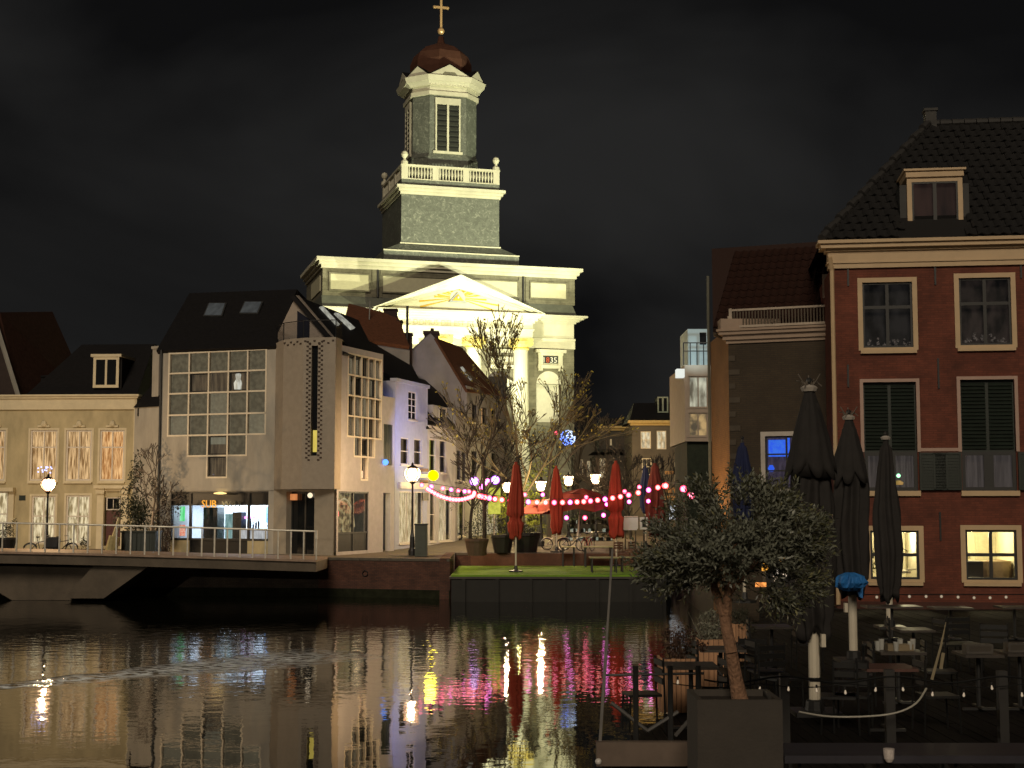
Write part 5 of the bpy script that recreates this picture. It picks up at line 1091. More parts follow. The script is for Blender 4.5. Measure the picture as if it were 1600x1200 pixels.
for k in range(8): piece('rib', rbm, (x0 + .1 + (x1 - x0 - .2) * k / 7, 71, 2.12), t)
# ================================================================ BICYCLES, SCOOTER
def ringm(mb, c, r, th, ax, n=18):   # torus like ring in the vertical plane along direction ax
    ax = Vector(ax).normalized(); up = Vector((0, 0, 1)); pts = [Vector(c) + ax * math.cos(2 * PI * i / n) * r + up * math.sin(2 * PI * i / n) * r for i in range(n + 1)]; mb.path(pts, th, 5)
def bicycle(x, y, z, ang, label, fm, lamp=None):
    t = thing('bicycle', label, 'bicycle', (x, y, z), 'bicycles parked on the quay'); ax = Vector((math.cos(ang), math.sin(ang), 0)); B = Vector((x, y, z)); up = Vector((0, 0, 1)); sd = Vector((-ax.y, ax.x, 0))
    wa, wb = B - ax * .53 + up * .34, B + ax * .55 + up * .34
    for c in (wa, wb):
        w = MB(); ringm(w, c, .33, .022, ax); o_ = w.build('wheel', blackp, t); s_ = MB(); ringm(s_, c, .30, .01, ax)
        for k in range(8): a = PI * 2 * k / 8; s_.bar(c, c + ax * math.cos(a) * .3 + up * math.sin(a) * .3, .004, n=3)
        s_.build('rim', metal, o_)
    m = MB(); bb = B + up * .3 - ax * .05; st = B - ax * .18 + up * .85; hd = B + ax * .38 + up * .88
    for a, b in ((wa, bb), (bb, st), (bb, hd - up * .15), (st - up * .12, hd - up * .05), (wa, st - up * .15), (hd - up * .15, wb)): m.bar(a, b, .02)
    m.build('frame', fm, t); m = MB(); m.bar(hd - up * .15, hd + up * .18, .015); m.bar(hd + up * .18 - sd * .28 - ax * .12, hd + up * .18, .014); m.bar(hd + up * .18 + sd * .28 - ax * .12, hd + up * .18, .014); m.build('handlebar', metal, t)
    m = MB(); m.bar(st, st + up * .1, .014); m.lathe(st + up * .1, [(.02, 0), (.1, .02), (.09, .07)], 8); m.build('saddle', blackp, t)
    m = MB(); m.ball(hd + ax * .1, .05, 8, 5); m.build('headlight', metal, t)
    for c in (wa, wb):
        m = MB(); m.path([c + ax * math.cos(a) * .37 + up * math.sin(a) * .37 for a in [PI * .15 + i * PI * .7 / 6 for i in range(7)]], .018, 4); m.build('mudguard', fm, t)
    return t
bicycle(gx(69, 70.6), 70.6, 2.05, .15, 'dark bicycle with a big bag leaning by the lamp post', blackp)
bicycle(gx(100, 70.8), 70.8, 2.05, -.1, 'black bicycle parked between the lamp post and the pot plant', blackp)
t = thing('bicycle_bag', 'bulky dark bag hanging on the bicycle by the lamp post', 'bag', (gx(88, 70.3), 70.3, 2.5)); MB().lathe((gx(88, 70.3), 70.2, 2.45), [(.25, 0), (.36, .1), (.38, .5), (.3, .6)], 8, sy=.6).build('bag_body', mat('bag', (.02, .022, .025), .7), t)
red_f = mat('red_enamel', (.25, .02, .015), .4, var=.1)
bicycle(gx(893, 79), 79, 2.08, .0, 'bicycle parked under the red awning beside the second red parasol', dkmetal)
bicycle(gx(868, 80), 80, 2.1, .3, 'bicycle with pale mudguard left under the red awning', whitep)
bicycle(gx(918, 78.5), 78.5, 2.07, 1.1, 'bicycle facing us with a pale headlight near the table', red_f)
def scooter(x, y, z, label):
    t = thing('scooter', label, 'scooter', (x, y, z)); m = MB(); B = Vector((x, y, z))
    for s in (-.6, .6):
        w = MB(); ringm(w, B + Vector((s, 0, .26)), .2, .06, (1, 0, 0), 12); w.build('wheel', blackp, t)
    m.path([B + Vector((.55, 0, .3)), B + Vector((.42, 0, .95))], .07, 6); m.box(x - .3, x + .4, y - .15, y + .15, z + .25, z + .33); m.lathe((x - .4, y, z + .28), [(.2, 0), (.26, .15), (.22, .4), (.1, .45)], 8, sx=1.6); m.build('body', mat('scooter_paint', (.30, .32, .36), .25, var=.1), t)
    m = MB(); m.lathe((x - .35, y, z + .73), [(.16, 0), (.18, .06), (.1, .12)], 8, sx=2); m.build('seat', blackp, t); m = MB(); m.bar(B + Vector((.4, -.3, 1.02)), B + Vector((.4, .3, 1.02)), .025); m.build('handlebar', blackp, t)
    m = MB(); m.ball(B + Vector((.5, -.02, .85)), .09, 8, 6); m.build('headlight', metal, t)
scooter(gx(703, 92), 92, 2.33, 'parked scooter with shiny panels by the shop fronts up the street')
# van-like pale box and shop things at street end
t = thing('white_van', 'pale van parked at the far end of the church street', 'van', (gx(722, 112), 112, 2.62)); x0 = gx(712, 112); m = MB(); m.prism([(x0, 112, 2.9), (x0 + 2.0, 112, 2.9), (x0 + 2.0, 112, 4.5), (x0 + 1.85, 112, 4.75), (x0 + .15, 112, 4.75), (x0, 112, 4.5)], (0, 4.5, 0)); m.build('body', whitep, t)
m = MB(); m.box(x0 + .2, x0 + 1.8, 111.96, 112, 3.8, 4.5); m.build('rear_window', dkglass, t)
for k in (.3, 1.7): m = MB(); m.bar((x0 + k - .12, 112.6, 2.9), (x0 + k + .12, 112.6, 2.9), .3, n=12); m.build('wheel', blackp, t)
# grey bin next to the corner lamp, pot plants
x0, x1 = gx(649, 70.8), gx(668, 70.8); t = thing('grey_bin', 'tall grey-green street cabinet right of the corner lamp', 'cabinet', ((x0 + x1) / 2, 71, 2.05)); m = MB(); m.box(x0, x1, 70.8, 71.4, 2.07, 3.62); m.build('body', mat('bin_grey', (.07, .08, .06), .6), t)
m = MB(); m.box(x0 - .03, x1 + .03, 70.76, 71.44, 3.62, 3.7); m.build('lid', dkmetal, t); m = MB(); m.box(x0 + .08, x1 - .08, 70.77, 70.8, 2.2, 3.4); m.build('door', mat('bin_grey', (.07, .08, .06), .6), t)
x0, x1 = gx(533, 70.6), gx(1, 70.6)
def pot(px, D, z, r, h, label, m_, plant=None, ph=1.0, pr=.6, n=700, s=.05):
    x = gx(px, D); t = thing('potted_plant', label, 'potted plant', (x, D, z)); m = MB(); m.lathe((x, D, z), [(r * .72, 0), (r * .95, h * .8), (r, h * .85), (r, h), (r * .85, h), (r * .8, h * .9)], 14); m.build('pot', m_, t)
    if plant: m = MB(); leafball(m, (x, D, z + h + ph * .42), pr, pr, ph * .6, n, s, rnd, 14); stuff(m.build('foliage', plant, t))
    return t
lfd = mat('bush_leaf', (.028, .035, .016), .6, var=.4, vs=15)
pot(785, 76.6, 2.07, .62, .95, 'big round black pot with shrub left of the first red parasol', blackp, lfd, .9, .6)
pot(822, 77.5, 2.07, .80, 1.05, 'widest round dark pot with clipped shrub right of the first red parasol', blackp, lfd, .8, .8, 900)
pot(745, 72.4, 2.06, .62, .85, 'brown tub with leafy shrub at the bare tree foot', mat('tub_brown', (.10, .065, .04), .7), lfd, 2.4, .8, 1500)
pot(136, 70.6, 2.06, .2, .35, 'small pot plant on the quay before the cream house', blackp, lfd, .6, .25, 250)
pot(16, 71, 2.3, .45, .7, 'bushy plant in a tub left of the cream house canopy', blackp, lfd, 1.0, .5, 600)
t = thing('quay_bollard', 'pale ribbed cone leaning by the red-brown door', 'ornament', (gx(181, 70.2), 70.2, 2.2)); m = MB(); a = Vector((gx(176, 70.2), 70.2, 2.15)); b = Vector((gx(189, 70.2), 70.2, 4.0)); m.bar(a, a.lerp(b, .5), .3, .28, 10); m.bar(a.lerp(b, .5), b, .14, .06, 8); m.build('cone_body', mat('ornament_gold', (.35, .3, .14), .5, var=.4, vs=6), t)
# ================================================================ PONTOON WITH GREEN DECK
px0, px1 = gx(706, 66), 7.0
pt = thing('pontoon', 'floating pontoon covered in bright green artificial grass before the square', 'pontoon', ((px0 + px1) / 2, 70, 0))
pb = mat('pontoon_dark', (.012, .011, .009), .7, var=.3); m = MB(); m.box(px0, px1, 66, 76.3, -.6, 1.2); m.build('hull', pb, pt)
m = MB(); m.box(px0 - .1, px1 + .1, 65.9, 76.4, 1.21, 1.31); m.build('rim_beam', mat('rim_dark', (.05, .045, .035), .6), pt)
m = MB(); m.box(px0 - .02, px1, 65.98, 76.0, 1.31, 1.385); m.build('artificial_grass', mat('astro_turf', (.20, .38, .025), .9, var=.22, vs=1.3, bump=.7, bs=60), pt)
for k in range(7): x = px0 + .5 + k * 1.55; MB().box(x, x + .16, 65.84, 65.9, -.3, 1.21).build('fender', pb, pt)
# wooden step strip behind it
struct(MB().box(px0 + .6, 7.2, 76.45, 76.95, 1.3, 2.02).build('quay_step', mat('brick_step', (.12, .055, .03), .8, var=.3)))
# ================================================================ RED PARASOLS
redf = mat('red_canvas', (.34, .040, .017), .85, var=.18, vs=1.5, bump=.3, bs=6); redf2 = mat('dull_red_canvas', (.17, .028, .018), .85, var=.2, vs=1.5, bump=.3, bs=6); bluef = mat('navy_canvas', (.02, .025, .08), .85, var=.2)
def folded_parasol(x, y, zb, zpole, zbot, ztop, r, fm, pm_, label, name='closed_parasol', belt=None, n=28, base=True, mantle=None, group='closed parasols on the square', flare=.0, pr=.045, seed=0, top=.38):
    rnd = random.Random(seed); t = thing(name, label, 'parasol', (x, y, zb), group); H = ztop - zbot
    ph = [rnd.uniform(0, 6) for _ in range(4)]
    def fold(w, z):
        k = (z) / H; return 1 + (.20 + .05 * math.sin(3 * k + ph[3])) * math.sin(8 * w + ph[0] + 1.1 * math.sin(2.2 * k * PI + ph[1])) * min(1, (1 - k) * 2.5 + .15) + .07 * math.sin(3 * w + ph[2] + 4 * k)
    lean = (rnd.uniform(-.05, .05), rnd.uniform(-.03, .03)); sd_ = rnd.uniform(0, 99)
    def fold2(w, z): return fold(w, z) * (1 + .13 * mnoise.noise(Vector((math.cos(w) * 1.7 + sd_, math.sin(w) * 1.7, z * 1.3))) + .06 * mnoise.noise(Vector((math.cos(w) * 5 + sd_, math.sin(w) * 5, z * 3.5))))
    prof = []
    for i in range(37):
        k = i / 36; z = H * k
        R_ = r * (.74 + .26 * math.sin(PI * min(1, k * .95 + .12))) if k < .5 else r * (.74 + .26 * math.sin(PI * min(1, .5 * .95 + .12))) * (1 - ((k - .5) / .5) ** 1.15 * (1 - top)) if k < .97 else r * top * .55
        if belt and abs(k - belt) < .035: R_ *= .72
        if k < .06: R_ *= .85 + flare
        prof.append((R_, z))
    m = MB(); m.lathe((x, y, zbot), prof, 72 if n > 30 else 48, fn=fold2, zf=lambda w, z: -.10 * max(0, 1 - z / .3) * math.sin(4 * w + ph[1]) + .04 * math.sin(7 * w) * max(0, 1 - z / .3)); m.build('canopy', fm, t, smooth=True)
    m = MB(); m.bar((x, y, zb), (x, y, zbot + .3), pr, n=10); m.build('pole', pm_, t)
    m = MB(); m.bar((x, y, ztop - .05), (x, y, ztop + .12), .03, n=6); m.ball((x, y, ztop + .14), .05, 8, 5); m.build('finial', dkmetal, t)
    if base: m = MB(); m.lathe((x, y, zb), [(.34, 0), (.34, .06), (.1, .1), (.07, .3)], 10); m.build('base', dkmetal, t)
    if belt: m = MB(); m.lathe((x, y, zbot + H * belt), [(r * .66, -.03), (r * .66, .03)], 16); m.build('strap', fm, t)
    return t
polew = mat('pole_white', (.66, .60, .48), .5, var=.08)
def RPx(px, D, zb, yt, yb, r, fm, label, **k): 
    return folded_parasol(gx(px, D), D, zb, 0, 4.6 + (790 - yb) * D / F_PX, 4.6 + (790 - yt) * D / F_PX, r, fm, polew, label, **k)
RPx(806, 69, 1.39, 722, 840, .35, redf, 'closed red parasol on white pole standing on the green deck', belt=.25, seed=1)
RPx(869, 77.6, 2.06, 728, 832, .31, redf, 'closed red parasol beside the bicycles under the awning', belt=None, seed=2)
RPx(962, 75.6, 1.39, 720, 838, .37, redf, 'closed red parasol with spread hem between the tables', belt=.3, seed=3, flare=.3)
RPx(1023, 80, 2.1, 724, 835, .46, redf2, 'closed dull red-brown parasol right of the navy one', seed=4)
RPx(1008, 84, 2.2, 728, 800, .30, bluef, 'closed navy blue parasol beside the dull red one', seed=5)
# open red awning parasol
cx, cyy = gx(900, 82), 82.0; t = thing('open_parasol', 'large open dark red parasol over the bicycles and tables', 'parasol', (cx, cyy, 2.1)); zt_ = 4.6 + (790 - 763) * 82 / F_PX; ze_ = 4.6 + (790 - 790) * 82 / F_PX
n8 = 8; R_ = 2.35; m = MB(); ap_ = Vector((cx + .35, cyy, zt_))
E_ = [Vector((cx + R_ * math.cos(2 * PI * (i + .5) / n8) * 1.02, cyy + R_ * .95 * math.sin(2 * PI * (i + .5) / n8), ze_)) for i in range(n8)]
for i in range(n8):
    a, b = E_[i], E_[(i + 1) % n8]; ma, mb_ = ap_.lerp(a, .5) - Vector((0, 0, -.22)), ap_.lerp(b, .5) - Vector((0, 0, -.22)); mm_ = (ma + mb_) / 2 - Vector((0, 0, .04)); me_ = (a + b) / 2 + Vector((0, 0, .12))
    m.quad(ap_, ma, mm_); m.quad(ap_, mm_, mb_); m.quad(ma, a, me_, mm_); m.quad(mm_, me_, b, mb_)
    d = Vector((0, 0, -.36)); m.quad(a, a + d, me_ + d * .8, me_); m.quad(me_, me_ + d * .8, b + d, b)
m.build('canopy', mat('awning_red', (.26, .035, .02), .85, var=.15), t); m = MB(); m.bar((cx, cyy, 2.1), ap_, .05, n=8); m.build('pole', polew, t); m = MB()
for a in E_: m.bar(ap_ - Vector((0, 0, .9)), a - Vector((0, 0, .03)), .02, n=4)
m.build('ribs', dkmetal, t)
cx2 = gx(838, 84); t = thing('low_red_awning', 'small sloping dark red awning left of the large open parasol', 'awning', (cx2, 84, 2.2)); m = MB(); z1_, z0_ = 4.6 - 0 * 84 / F_PX, 4.6 - 12 * 84 / F_PX
slab(m, [(cx2 - 1.0, 83, z0_), (cx2 + 1.2, 83, z0_), (cx2 + 1.2, 85, z1_ + .4), (cx2 - .3, 85, z1_ + .3)], .05); m.build('fabric', MATS['awning_red'], t); m = MB()
for x in (cx2 - .9, cx2 + 1.1): m.bar((x, 83.1, 2.2), (x, 83.1, z0_), .03)
m.build('posts', dkmetal, t)
# ================================================================ TABLES, CHAIRS ON THE FAR SIDE
tabm = mat('table_top', (.34, .33, .16), .6, var=.2, vs=3)
def bench_table(x0, x1, y0, y1, zb, ht, label, tm=tabm, n=4):
    t = thing('picnic_table', label, 'table', ((x0 + x1) / 2, (y0 + y1) / 2, zb), 'tables on the far side'); w = (y1 - y0) / n
    for i in range(n): MB().box(x0, x1, y0 + w * i + .01, y0 + w * (i + 1) - .01, zb + ht - .05, zb + ht).build('plank', tm, t)
    for x in (x0 + .12, x1 - .12):
        for y in (y0 + .08, y1 - .08): MB().bar((x, y, zb), (x, y, zb + ht - .05), .035, n=5).build('leg', dkmetal, t)
    return t
def chair(x, y, zb, ang, label, m_, group, s=1.0, sm=None):
    t = thing('terrace_chair', label, 'chair', (x, y, zb), group); F = Fac((x, y), (x + math.cos(ang), y + math.sin(ang))); w = .21 * s
    MB().fb(F, -w, w, zb + .43 * s, zb + .46 * s, -w, w).build('seat', sm or m_, t); b = MB()
    for k in range(3): b.fb(F, -w, w, zb + (.58 + k * .11) * s, zb + (.65 + k * .11) * s, -w - .03, -w)
    b.build('backrest', sm or m_, t)
    for a in (-w, w):
        MB().bar(F.P(a, zb, w), F.P(a, zb + .44 * s, w * .9), .013).build('leg', m_, t); MB().bar(F.P(a, zb, -w * 1.2), F.P(a, zb + .9 * s, -w - .02), .013).build('leg', m_, t)
    return t
bench_table(gx(911, 74), gx(958, 74), 74, 75.2, 1.39, 1.08, 'tall greenish table between the second and third red parasols')
bench_table(gx(921, 68), gx(966, 68), 68, 69.2, 1.39, .74, 'greenish table on the deck, left one of the pair near the olive tree')
bench_table(gx(968, 68.4), gx(1008, 68.4), 68.4, 69.5, 1.39, .74, 'greenish table on the deck partly behind the olive tree')
bench_table(gx(876, 75), gx(900, 75), 75, 76, 1.39, 1.05, 'narrow table right of the second red parasol')
brownc = mat('brown_chair_frame', (.12, .05, .025), .6)
for i, (px, D, a, lb) in enumerate(((968, 72, .3, 'stacked brown chair nearest the third red parasol'), (980, 71.5, -.4, 'brown folding chair leaning in the middle of the chair heap'), (992, 72.5, .8, 'brown folding chair at the right of the chair heap'), (1003, 71, 2.4, 'brown chair turned away beside the white heater'), (975, 70, 1.4, 'brown chair set lowest in front of the heap'))):
    chair(gx(px, D), D, 1.39 + (0 if i % 2 else .35), a, lb, brownc, 'brown folding chairs in a heap', 1.15)
# white heater cabinet and small white post
x0, x1 = gx(973, 78), gx(996, 78); t = thing('white_cabinet', 'white rounded box cabinet right of the third red parasol', 'cabinet', ((x0 + x1) / 2, 78, 2.1)); z0, z1 = 4.6 - 38 * 78 / F_PX, 4.6 - 18 * 78 / F_PX
wem = mat('cabinet_white', (.75, .78, .74), .4, var=.05); m = MB(); m.prism([(x0 + .08, 78, z0), (x1 - .08, 78, z0), (x1, 78, z0 + .1), (x1, 78, z1 - .02), (x0, 78, z1 - .02), (x0, 78, z0 + .1)], (0, .5, 0)); m.build('body', wem, t); m = MB(); m.box(x0 + .1, x1, 78, 78.5, z1, z1 + .06); m.build('lid', whitep, t)
m = MB()
for x in (x0 + .12, x1 - .12): m.bar((x, 78.2, 2.1), (x, 78.2, z0), .03)
m.build('leg', dkmetal, t)
x0, x1 = gx(999, 77), gx(1011, 77); t = thing('white_menu_stand', 'small white stand with dark slot beside the white cabinet', 'stand', ((x0 + x1) / 2, 77, 2.07)); z0, z1 = 4.6 - 37 * 77 / F_PX, 4.6 - 18 * 77 / F_PX; m = MB(); m.fb(Fac((x0, 77), (x1, 77)), 0, x1 - x0, z0, z1, -.1, 0); m.build('panel', wem, t); m = MB(); m.box(x0 + .12, x1 - .12, 76.98, 77, z0 + .12, z1 - .12); m.build('slot', blackp, t); m = MB(); m.bar(((x0 + x1) / 2, 77.05, 2.07), ((x0 + x1) / 2, 77.05, z0), .04); m.build('pole', dkmetal, t)
# yellow poster on a pole
x0, x1 = gx(763, 78), gx(782, 78); t = thing('yellow_poster', 'yellow-green poster with round black emblem on a thin white pole', 'poster', ((x0 + x1) / 2, 78, 2.08)); z0, z1 = 4.6 - 13 * 78 / F_PX, 4.6 + 28 * 78 / F_PX; m = MB(); m.box(x0, x1, 78, 78.06, z0, z1); m.build('panel', litmat('poster_yellow', (.62, .66, .10), (.42, .46, .06), .8, 5, (1, 1, 1)), t)
m = MB(); cxx = (x0 + x1) / 2; m.bar((cxx, 77.97, (z0 + z1) / 2 + .1), (cxx, 78, (z0 + z1) / 2 + .1), .2, n=16); m.build('emblem', blackp, t); m = MB(); m.bar((cxx, 77.95, (z0 + z1) / 2 + .1), (cxx, 78, (z0 + z1) / 2 + .1), .1, n=14); m.build('emblem_centre', whitep, t); m = MB(); m.bar((cxx, 78.1, 2.08), (cxx, 78.1, z1), .035); m.build('pole', polew, t)
# blurred shop goods under the awning: plants and bottles on a rack
t = thing('flower_rack', 'rack crowded with plants and glinting jars behind the bicycles', 'rack', (gx(915, 84), 84, 2.2)); m = MB()
for k in range(3): m.box(gx(885, 84), gx(958, 84), 84, 84.5, 2.5 + k * .5, 2.54 + k * .5)
m.build('shelf', dkmetal, t); m = MB(); m3 = MB()
for k in range(60):
    q = (rnd.uniform(gx(886, 84), gx(957, 84)), rnd.uniform(84, 84.4), 2.54 + .5 * rnd.randint(0, 2)); (m3 if k % 3 else m).lathe(q, [(.07, 0), (.09, .12), (.05, .2)], 6)
m.build('jar', litmat('jar_lit', (.6, .6, .5), (.2, .3, .2), .5, 8, (3, 3, 3)), t)['kind'] = 'stuff'; m3.build('plant_pot', lfd, t)['kind'] = 'stuff'; m = MB()
for k in range(10): leafball(m, (rnd.uniform(gx(886, 84), gx(957, 84)), 84.2, 2.9 + .5 * rnd.randint(0, 2)), .3, .2, .2, 90, .05, rnd, 4)
stuff(m.build('foliage', mat('rack_leaf', (.06, .08, .03), .6, var=.5, vs=10), t))
# bush and bare point light standing in for a green-yellow glow behind the trees
t = thing('glow_bush', 'bush standing in for the yellow-green glow behind the first red parasol', 'bush', (gx(812, 100), 100, 2.6)); m = MB(); leafball(m, (gx(815, 100), 100, 4.6), 2.4, 1.2, 2.3, 3500, .1, rnd, 40); stuff(m.build('foliage', mat('bush_yellow', (.22, .24, .03), .7, var=.5, vs=6), t)); m = MB(); m.bar((gx(812, 100), 100, 2.6), (gx(812, 100), 100, 4), .08); m.build('trunk', bark, t)
point('bush_fill', (gx(815, 97), 97.5, 5.0), 500, (1, .85, .3), .2, t)
# ================================================================ STRING LIGHTS
pink = bulbmat('pink_bulb', (1, .30, .42), (1, .02, .10), 3.6, 5); warmb = bulbmat('warm_pink_bulb', (1, .36, .34), (1, .03, .04), 3.6, 5); mag = bulbmat('magenta_bulb', (1, .25, .75), (.9, .01, .35), 6, 3)
def string(pts, label, r=.10, mats=(pink,), n=None, group='festoon lights over the quay'):
    """pts: (px, py, D); a bulb at each"""
    P_ = [at_y(*q) for q in pts]; t = thing('string_lights', label, 'string lights', P_[0], group); m = MB(); m.path([p + Vector((0, 0, r + .05)) for p in P_], .014, 4); m.build('cable', blackp, t)
    ms = {}
    for i, p in enumerate(P_):
        mm_ = mats[i % len(mats)]
        if mm_.name not in ms: ms[mm_.name] = mesh_of(MB().ball((0, 0, 0), r, 10, 7), 'bulb', mm_, True)
        piece('bulb', ms[mm_.name], p, t)
    return t
def lerp_pts(ctrl, n):
    out = []; seg = len(ctrl) - 1
    for i in range(n):
        s = i / (n - 1) * seg; k = min(seg - 1, int(s)); f = s - k; p0 = ctrl[max(0, k - 1)]; p1 = ctrl[k]; p2 = ctrl[k + 1]; p3 = ctrl[min(seg, k + 2)]
        out.append(tuple(.5 * ((2 * b) + (-a + c) * f + (2 * a - 5 * b + 4 * c - d) * f * f + (-a + 3 * b - 3 * c + d) * f ** 3) for a, b, c, d in zip(p0, p1, p2, p3)))
    return out
main = lerp_pts([(749, 775, 72.5), (775, 780, 73), (830, 784.5, 74), (885, 785, 74.5), (930, 782, 74.5), (980, 774, 74), (1038, 759, 73)], 26)
string(main, 'longest pink festoon sweeping across in front of the red parasols', .135, (warmb, pink, warmb, mag, warmb))
string(lerp_pts([(668, 764, 71), (690, 776, 71), (715, 781, 71), (737, 776, 71), (741, 770, 71)], 22), 'densely lit pink rope light sagging from the corner lamp', .115, (bulbmat('rope_bulb', (1, .30, .34), (1, .02, .08), 4, 2.6),))
string(lerp_pts([(659, 758, 71.6), (692, 763, 73), (716, 767, 74), (733, 768, 76)], 7), 'thin pink festoon just above the dense rope light', .11, (pink, mag))
string(lerp_pts([(752, 762, 76), (757, 757, 76), (762, 751, 76)], 4), 'short magenta string climbing beside the yellow poster', .12, (mag,))
string([(820, 773, 79), (848, 773, 79), (916, 777, 80), (948, 788, 80), (976, 768, 78), (983, 784, 78), (999, 761, 78), (1013, 783, 77)], 'scattered pink bulbs hanging behind the longest festoon', .12, (pink, mag))
string([(885, 809, 80), (914, 809, 80), (943, 805, 80)], 'three magenta bulbs hanging under the open red parasol', .13, (mag, pink, mag))
string([(1040, 759, 72), (1068, 764, 60), (1080, 774, 55)], 'last pink bulbs trailing towards the olive tree', .15, (warmb, pink, pink))
# ================================================================ BUILDINGS BEHIND THE SQUARE
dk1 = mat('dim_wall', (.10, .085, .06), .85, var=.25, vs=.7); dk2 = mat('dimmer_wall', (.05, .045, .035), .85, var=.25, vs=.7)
def backhouse(x0, x1, D, ytop, label, wm, wins, cornm=None, roof=None, zb=2.5, depth=7):
    F = pxfac(x0, D, x1, D); zt = 4.6 + (790 - ytop) * D / F_PX; h = thing('back_house', label, 'house', F.P(F.L / 2, zb), 'houses behind the square'); holes = [F.R(*w[:4]) for w in wins]
    mb = MB(); wall(mb, F, 0, F.L, zb - .5, zt, holes, .15); volume(mb, F, 0, F.L, zb - .5, zt, depth); mb.build('wall', wm, h)
    for w, r in zip(wins, holes): window(h, F, r, creamtrim, w[4], w[5], .08, .06, .05, back=w[6], pane=clear if w[6] else dkglass)
    if cornm: m = MB(); cornice(m, F, 0, F.L, zt - .05, zt + .3, 0, .3, 2); m.build('cornice', cornm, h)
    if roof:
        zr = 4.6 + (790 - roof) * D / F_PX; m = MB(); b = [F.P(-.2, zt + .25, .2), F.P(F.L + .2, zt + .25, .2), F.P(F.L + .2, zt + .25, -depth), F.P(-.2, zt + .25, -depth)]; m.hexa(b, [F.P(.4, zr, -3), F.P(F.L - .4, zr, -3), F.P(F.L - .4, zr, -3.6), F.P(.4, zr, -3.6)]); m.build('roof', darkroof, h)
    return F, h
ww = litmat('white_lit_window', (1, .88, .6), (.35, .28, .16), .9, 2.5, (3, 3, 1)); goldc = mat('gold_cornice', (.50, .36, .12), .6, var=.2)
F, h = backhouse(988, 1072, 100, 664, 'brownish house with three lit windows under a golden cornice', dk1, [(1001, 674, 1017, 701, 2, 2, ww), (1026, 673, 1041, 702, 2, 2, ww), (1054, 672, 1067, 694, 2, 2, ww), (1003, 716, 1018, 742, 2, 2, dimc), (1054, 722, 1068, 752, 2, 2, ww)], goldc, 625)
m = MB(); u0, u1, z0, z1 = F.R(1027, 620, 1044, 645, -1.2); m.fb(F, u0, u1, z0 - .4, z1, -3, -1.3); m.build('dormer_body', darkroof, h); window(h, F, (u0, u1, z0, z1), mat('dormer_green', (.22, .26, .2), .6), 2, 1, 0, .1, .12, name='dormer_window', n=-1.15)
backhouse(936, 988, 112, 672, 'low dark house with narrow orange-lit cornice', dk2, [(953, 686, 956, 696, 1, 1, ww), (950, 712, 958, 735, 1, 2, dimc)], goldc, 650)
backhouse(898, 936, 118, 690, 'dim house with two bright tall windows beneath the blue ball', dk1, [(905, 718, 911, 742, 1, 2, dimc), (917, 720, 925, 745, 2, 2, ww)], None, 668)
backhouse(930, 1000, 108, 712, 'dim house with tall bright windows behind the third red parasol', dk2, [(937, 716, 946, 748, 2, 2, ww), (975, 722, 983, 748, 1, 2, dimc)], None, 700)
# shop glow at the square's end, put in as glowing orange bands
F = pxfac(1010, 96, 1075, 95); t = thing('terrace_cafe_front', 'low cafe front with orange glowing band behind the navy parasol', 'cafe', F.P(F.L / 2, 2.5)); m = MB(); m.fb(F, 0, F.L, 2.3, 6.0, -3, 0); m.build('wall', dk1, t)
for k, (y0, y1) in enumerate(((762, 770), (775, 781), (736, 741))): u0, u1, z0, z1 = F.R(1040, y0, 1074, y1); MB().fb(F, u0, u1, z0, z1, 0, .2).build('glow_band', litmat('orange_glow', (.35, .16, .04), (.2, .08, .02), .6), t)
u0, u1, z0, z1 = F.R(1045, 790, 1072, 812); MB().fb(F, u0, u1, z0, z1, 0, .05).build('lit_panel', litmat('cafe_glass', (.6, .7, .8), (.15, .15, .2), .9, 6, (2, 2, 1)), t)
# white bay-window building
D = 62; F = pxfac(1071, D, 1113, D); zq = lambda y: 4.6 + (790 - y) * D / F_PX
t = thing('bay_window_building', 'pale building with stacked glass bay windows and rooftop cabin', 'building', F.P(F.L / 2, 2.0)); bayw = mat('bay_paint', (.40, .32, .25), .7, var=.12)
m = MB(); wall(m, F, 0, F.L, zq(690), zq(570), [F.R(1076, 588, 1106, 637), F.R(1076, 645, 1106, 682)], .12); volume(m, F, 0, F.L, zq(690), zq(570), 6); m.build('wall', bayw, t)
for q, mm_ in (((1076, 588, 1106, 637), litmat('bay_lit', (.85, .85, .65), (.10, .09, .07), .8, 1.2, (2.5, 2.5, .8))), ((1076, 645, 1106, 682), litmat('bay_lit2', (.8, .55, .25), (.06, .07, .06), .7, 1.6, (1.5, 1.5, 1.5)))): window(t, F, F.R(*q), bayw, 2, 1, .08, .05, .05, back=mm_, pane=clear, casing=.07)
m = MB(); m.fb(F, .1, F.L, 1.9, zq(690) - .002, -5, -.25); m.build('base', mat('shade_green', (.02, .028, .016), .9, var=.4, vs=5, bump=1, bs=10), t)
m = MB(); m.fb(F, F.L * .2, F.L, zq(570), zq(510), -3.5, -.7); cb_ = m.build('rooftop_cabin', mat('cabin_blue', (.50, .62, .66), .5, var=.08), t); m = MB(); m.fb(F, F.L * .65, F.L * .9, zq(535), zq(516), -.7, -.66); m.build('cabin_window', dkglass, cb_)
m = MB()
for z in (zq(548), zq(535)): m.bar(F.P(-.05, z, 0), F.P(F.L, z, 0), .025)
for k in range(5): m.bar(F.P(F.L * k / 4 - .04, zq(570), 0), F.P(F.L * k / 4 - .04, zq(535), 0), .025)
m.build('roof_railing', dkmetal, t); spot('cabin_light', F.P(.3, zq(570) + .2, 1.2), F.P(F.L * .6, zq(535), -.7), 60, (.7, .95, 1), 110, .6, .1, t)
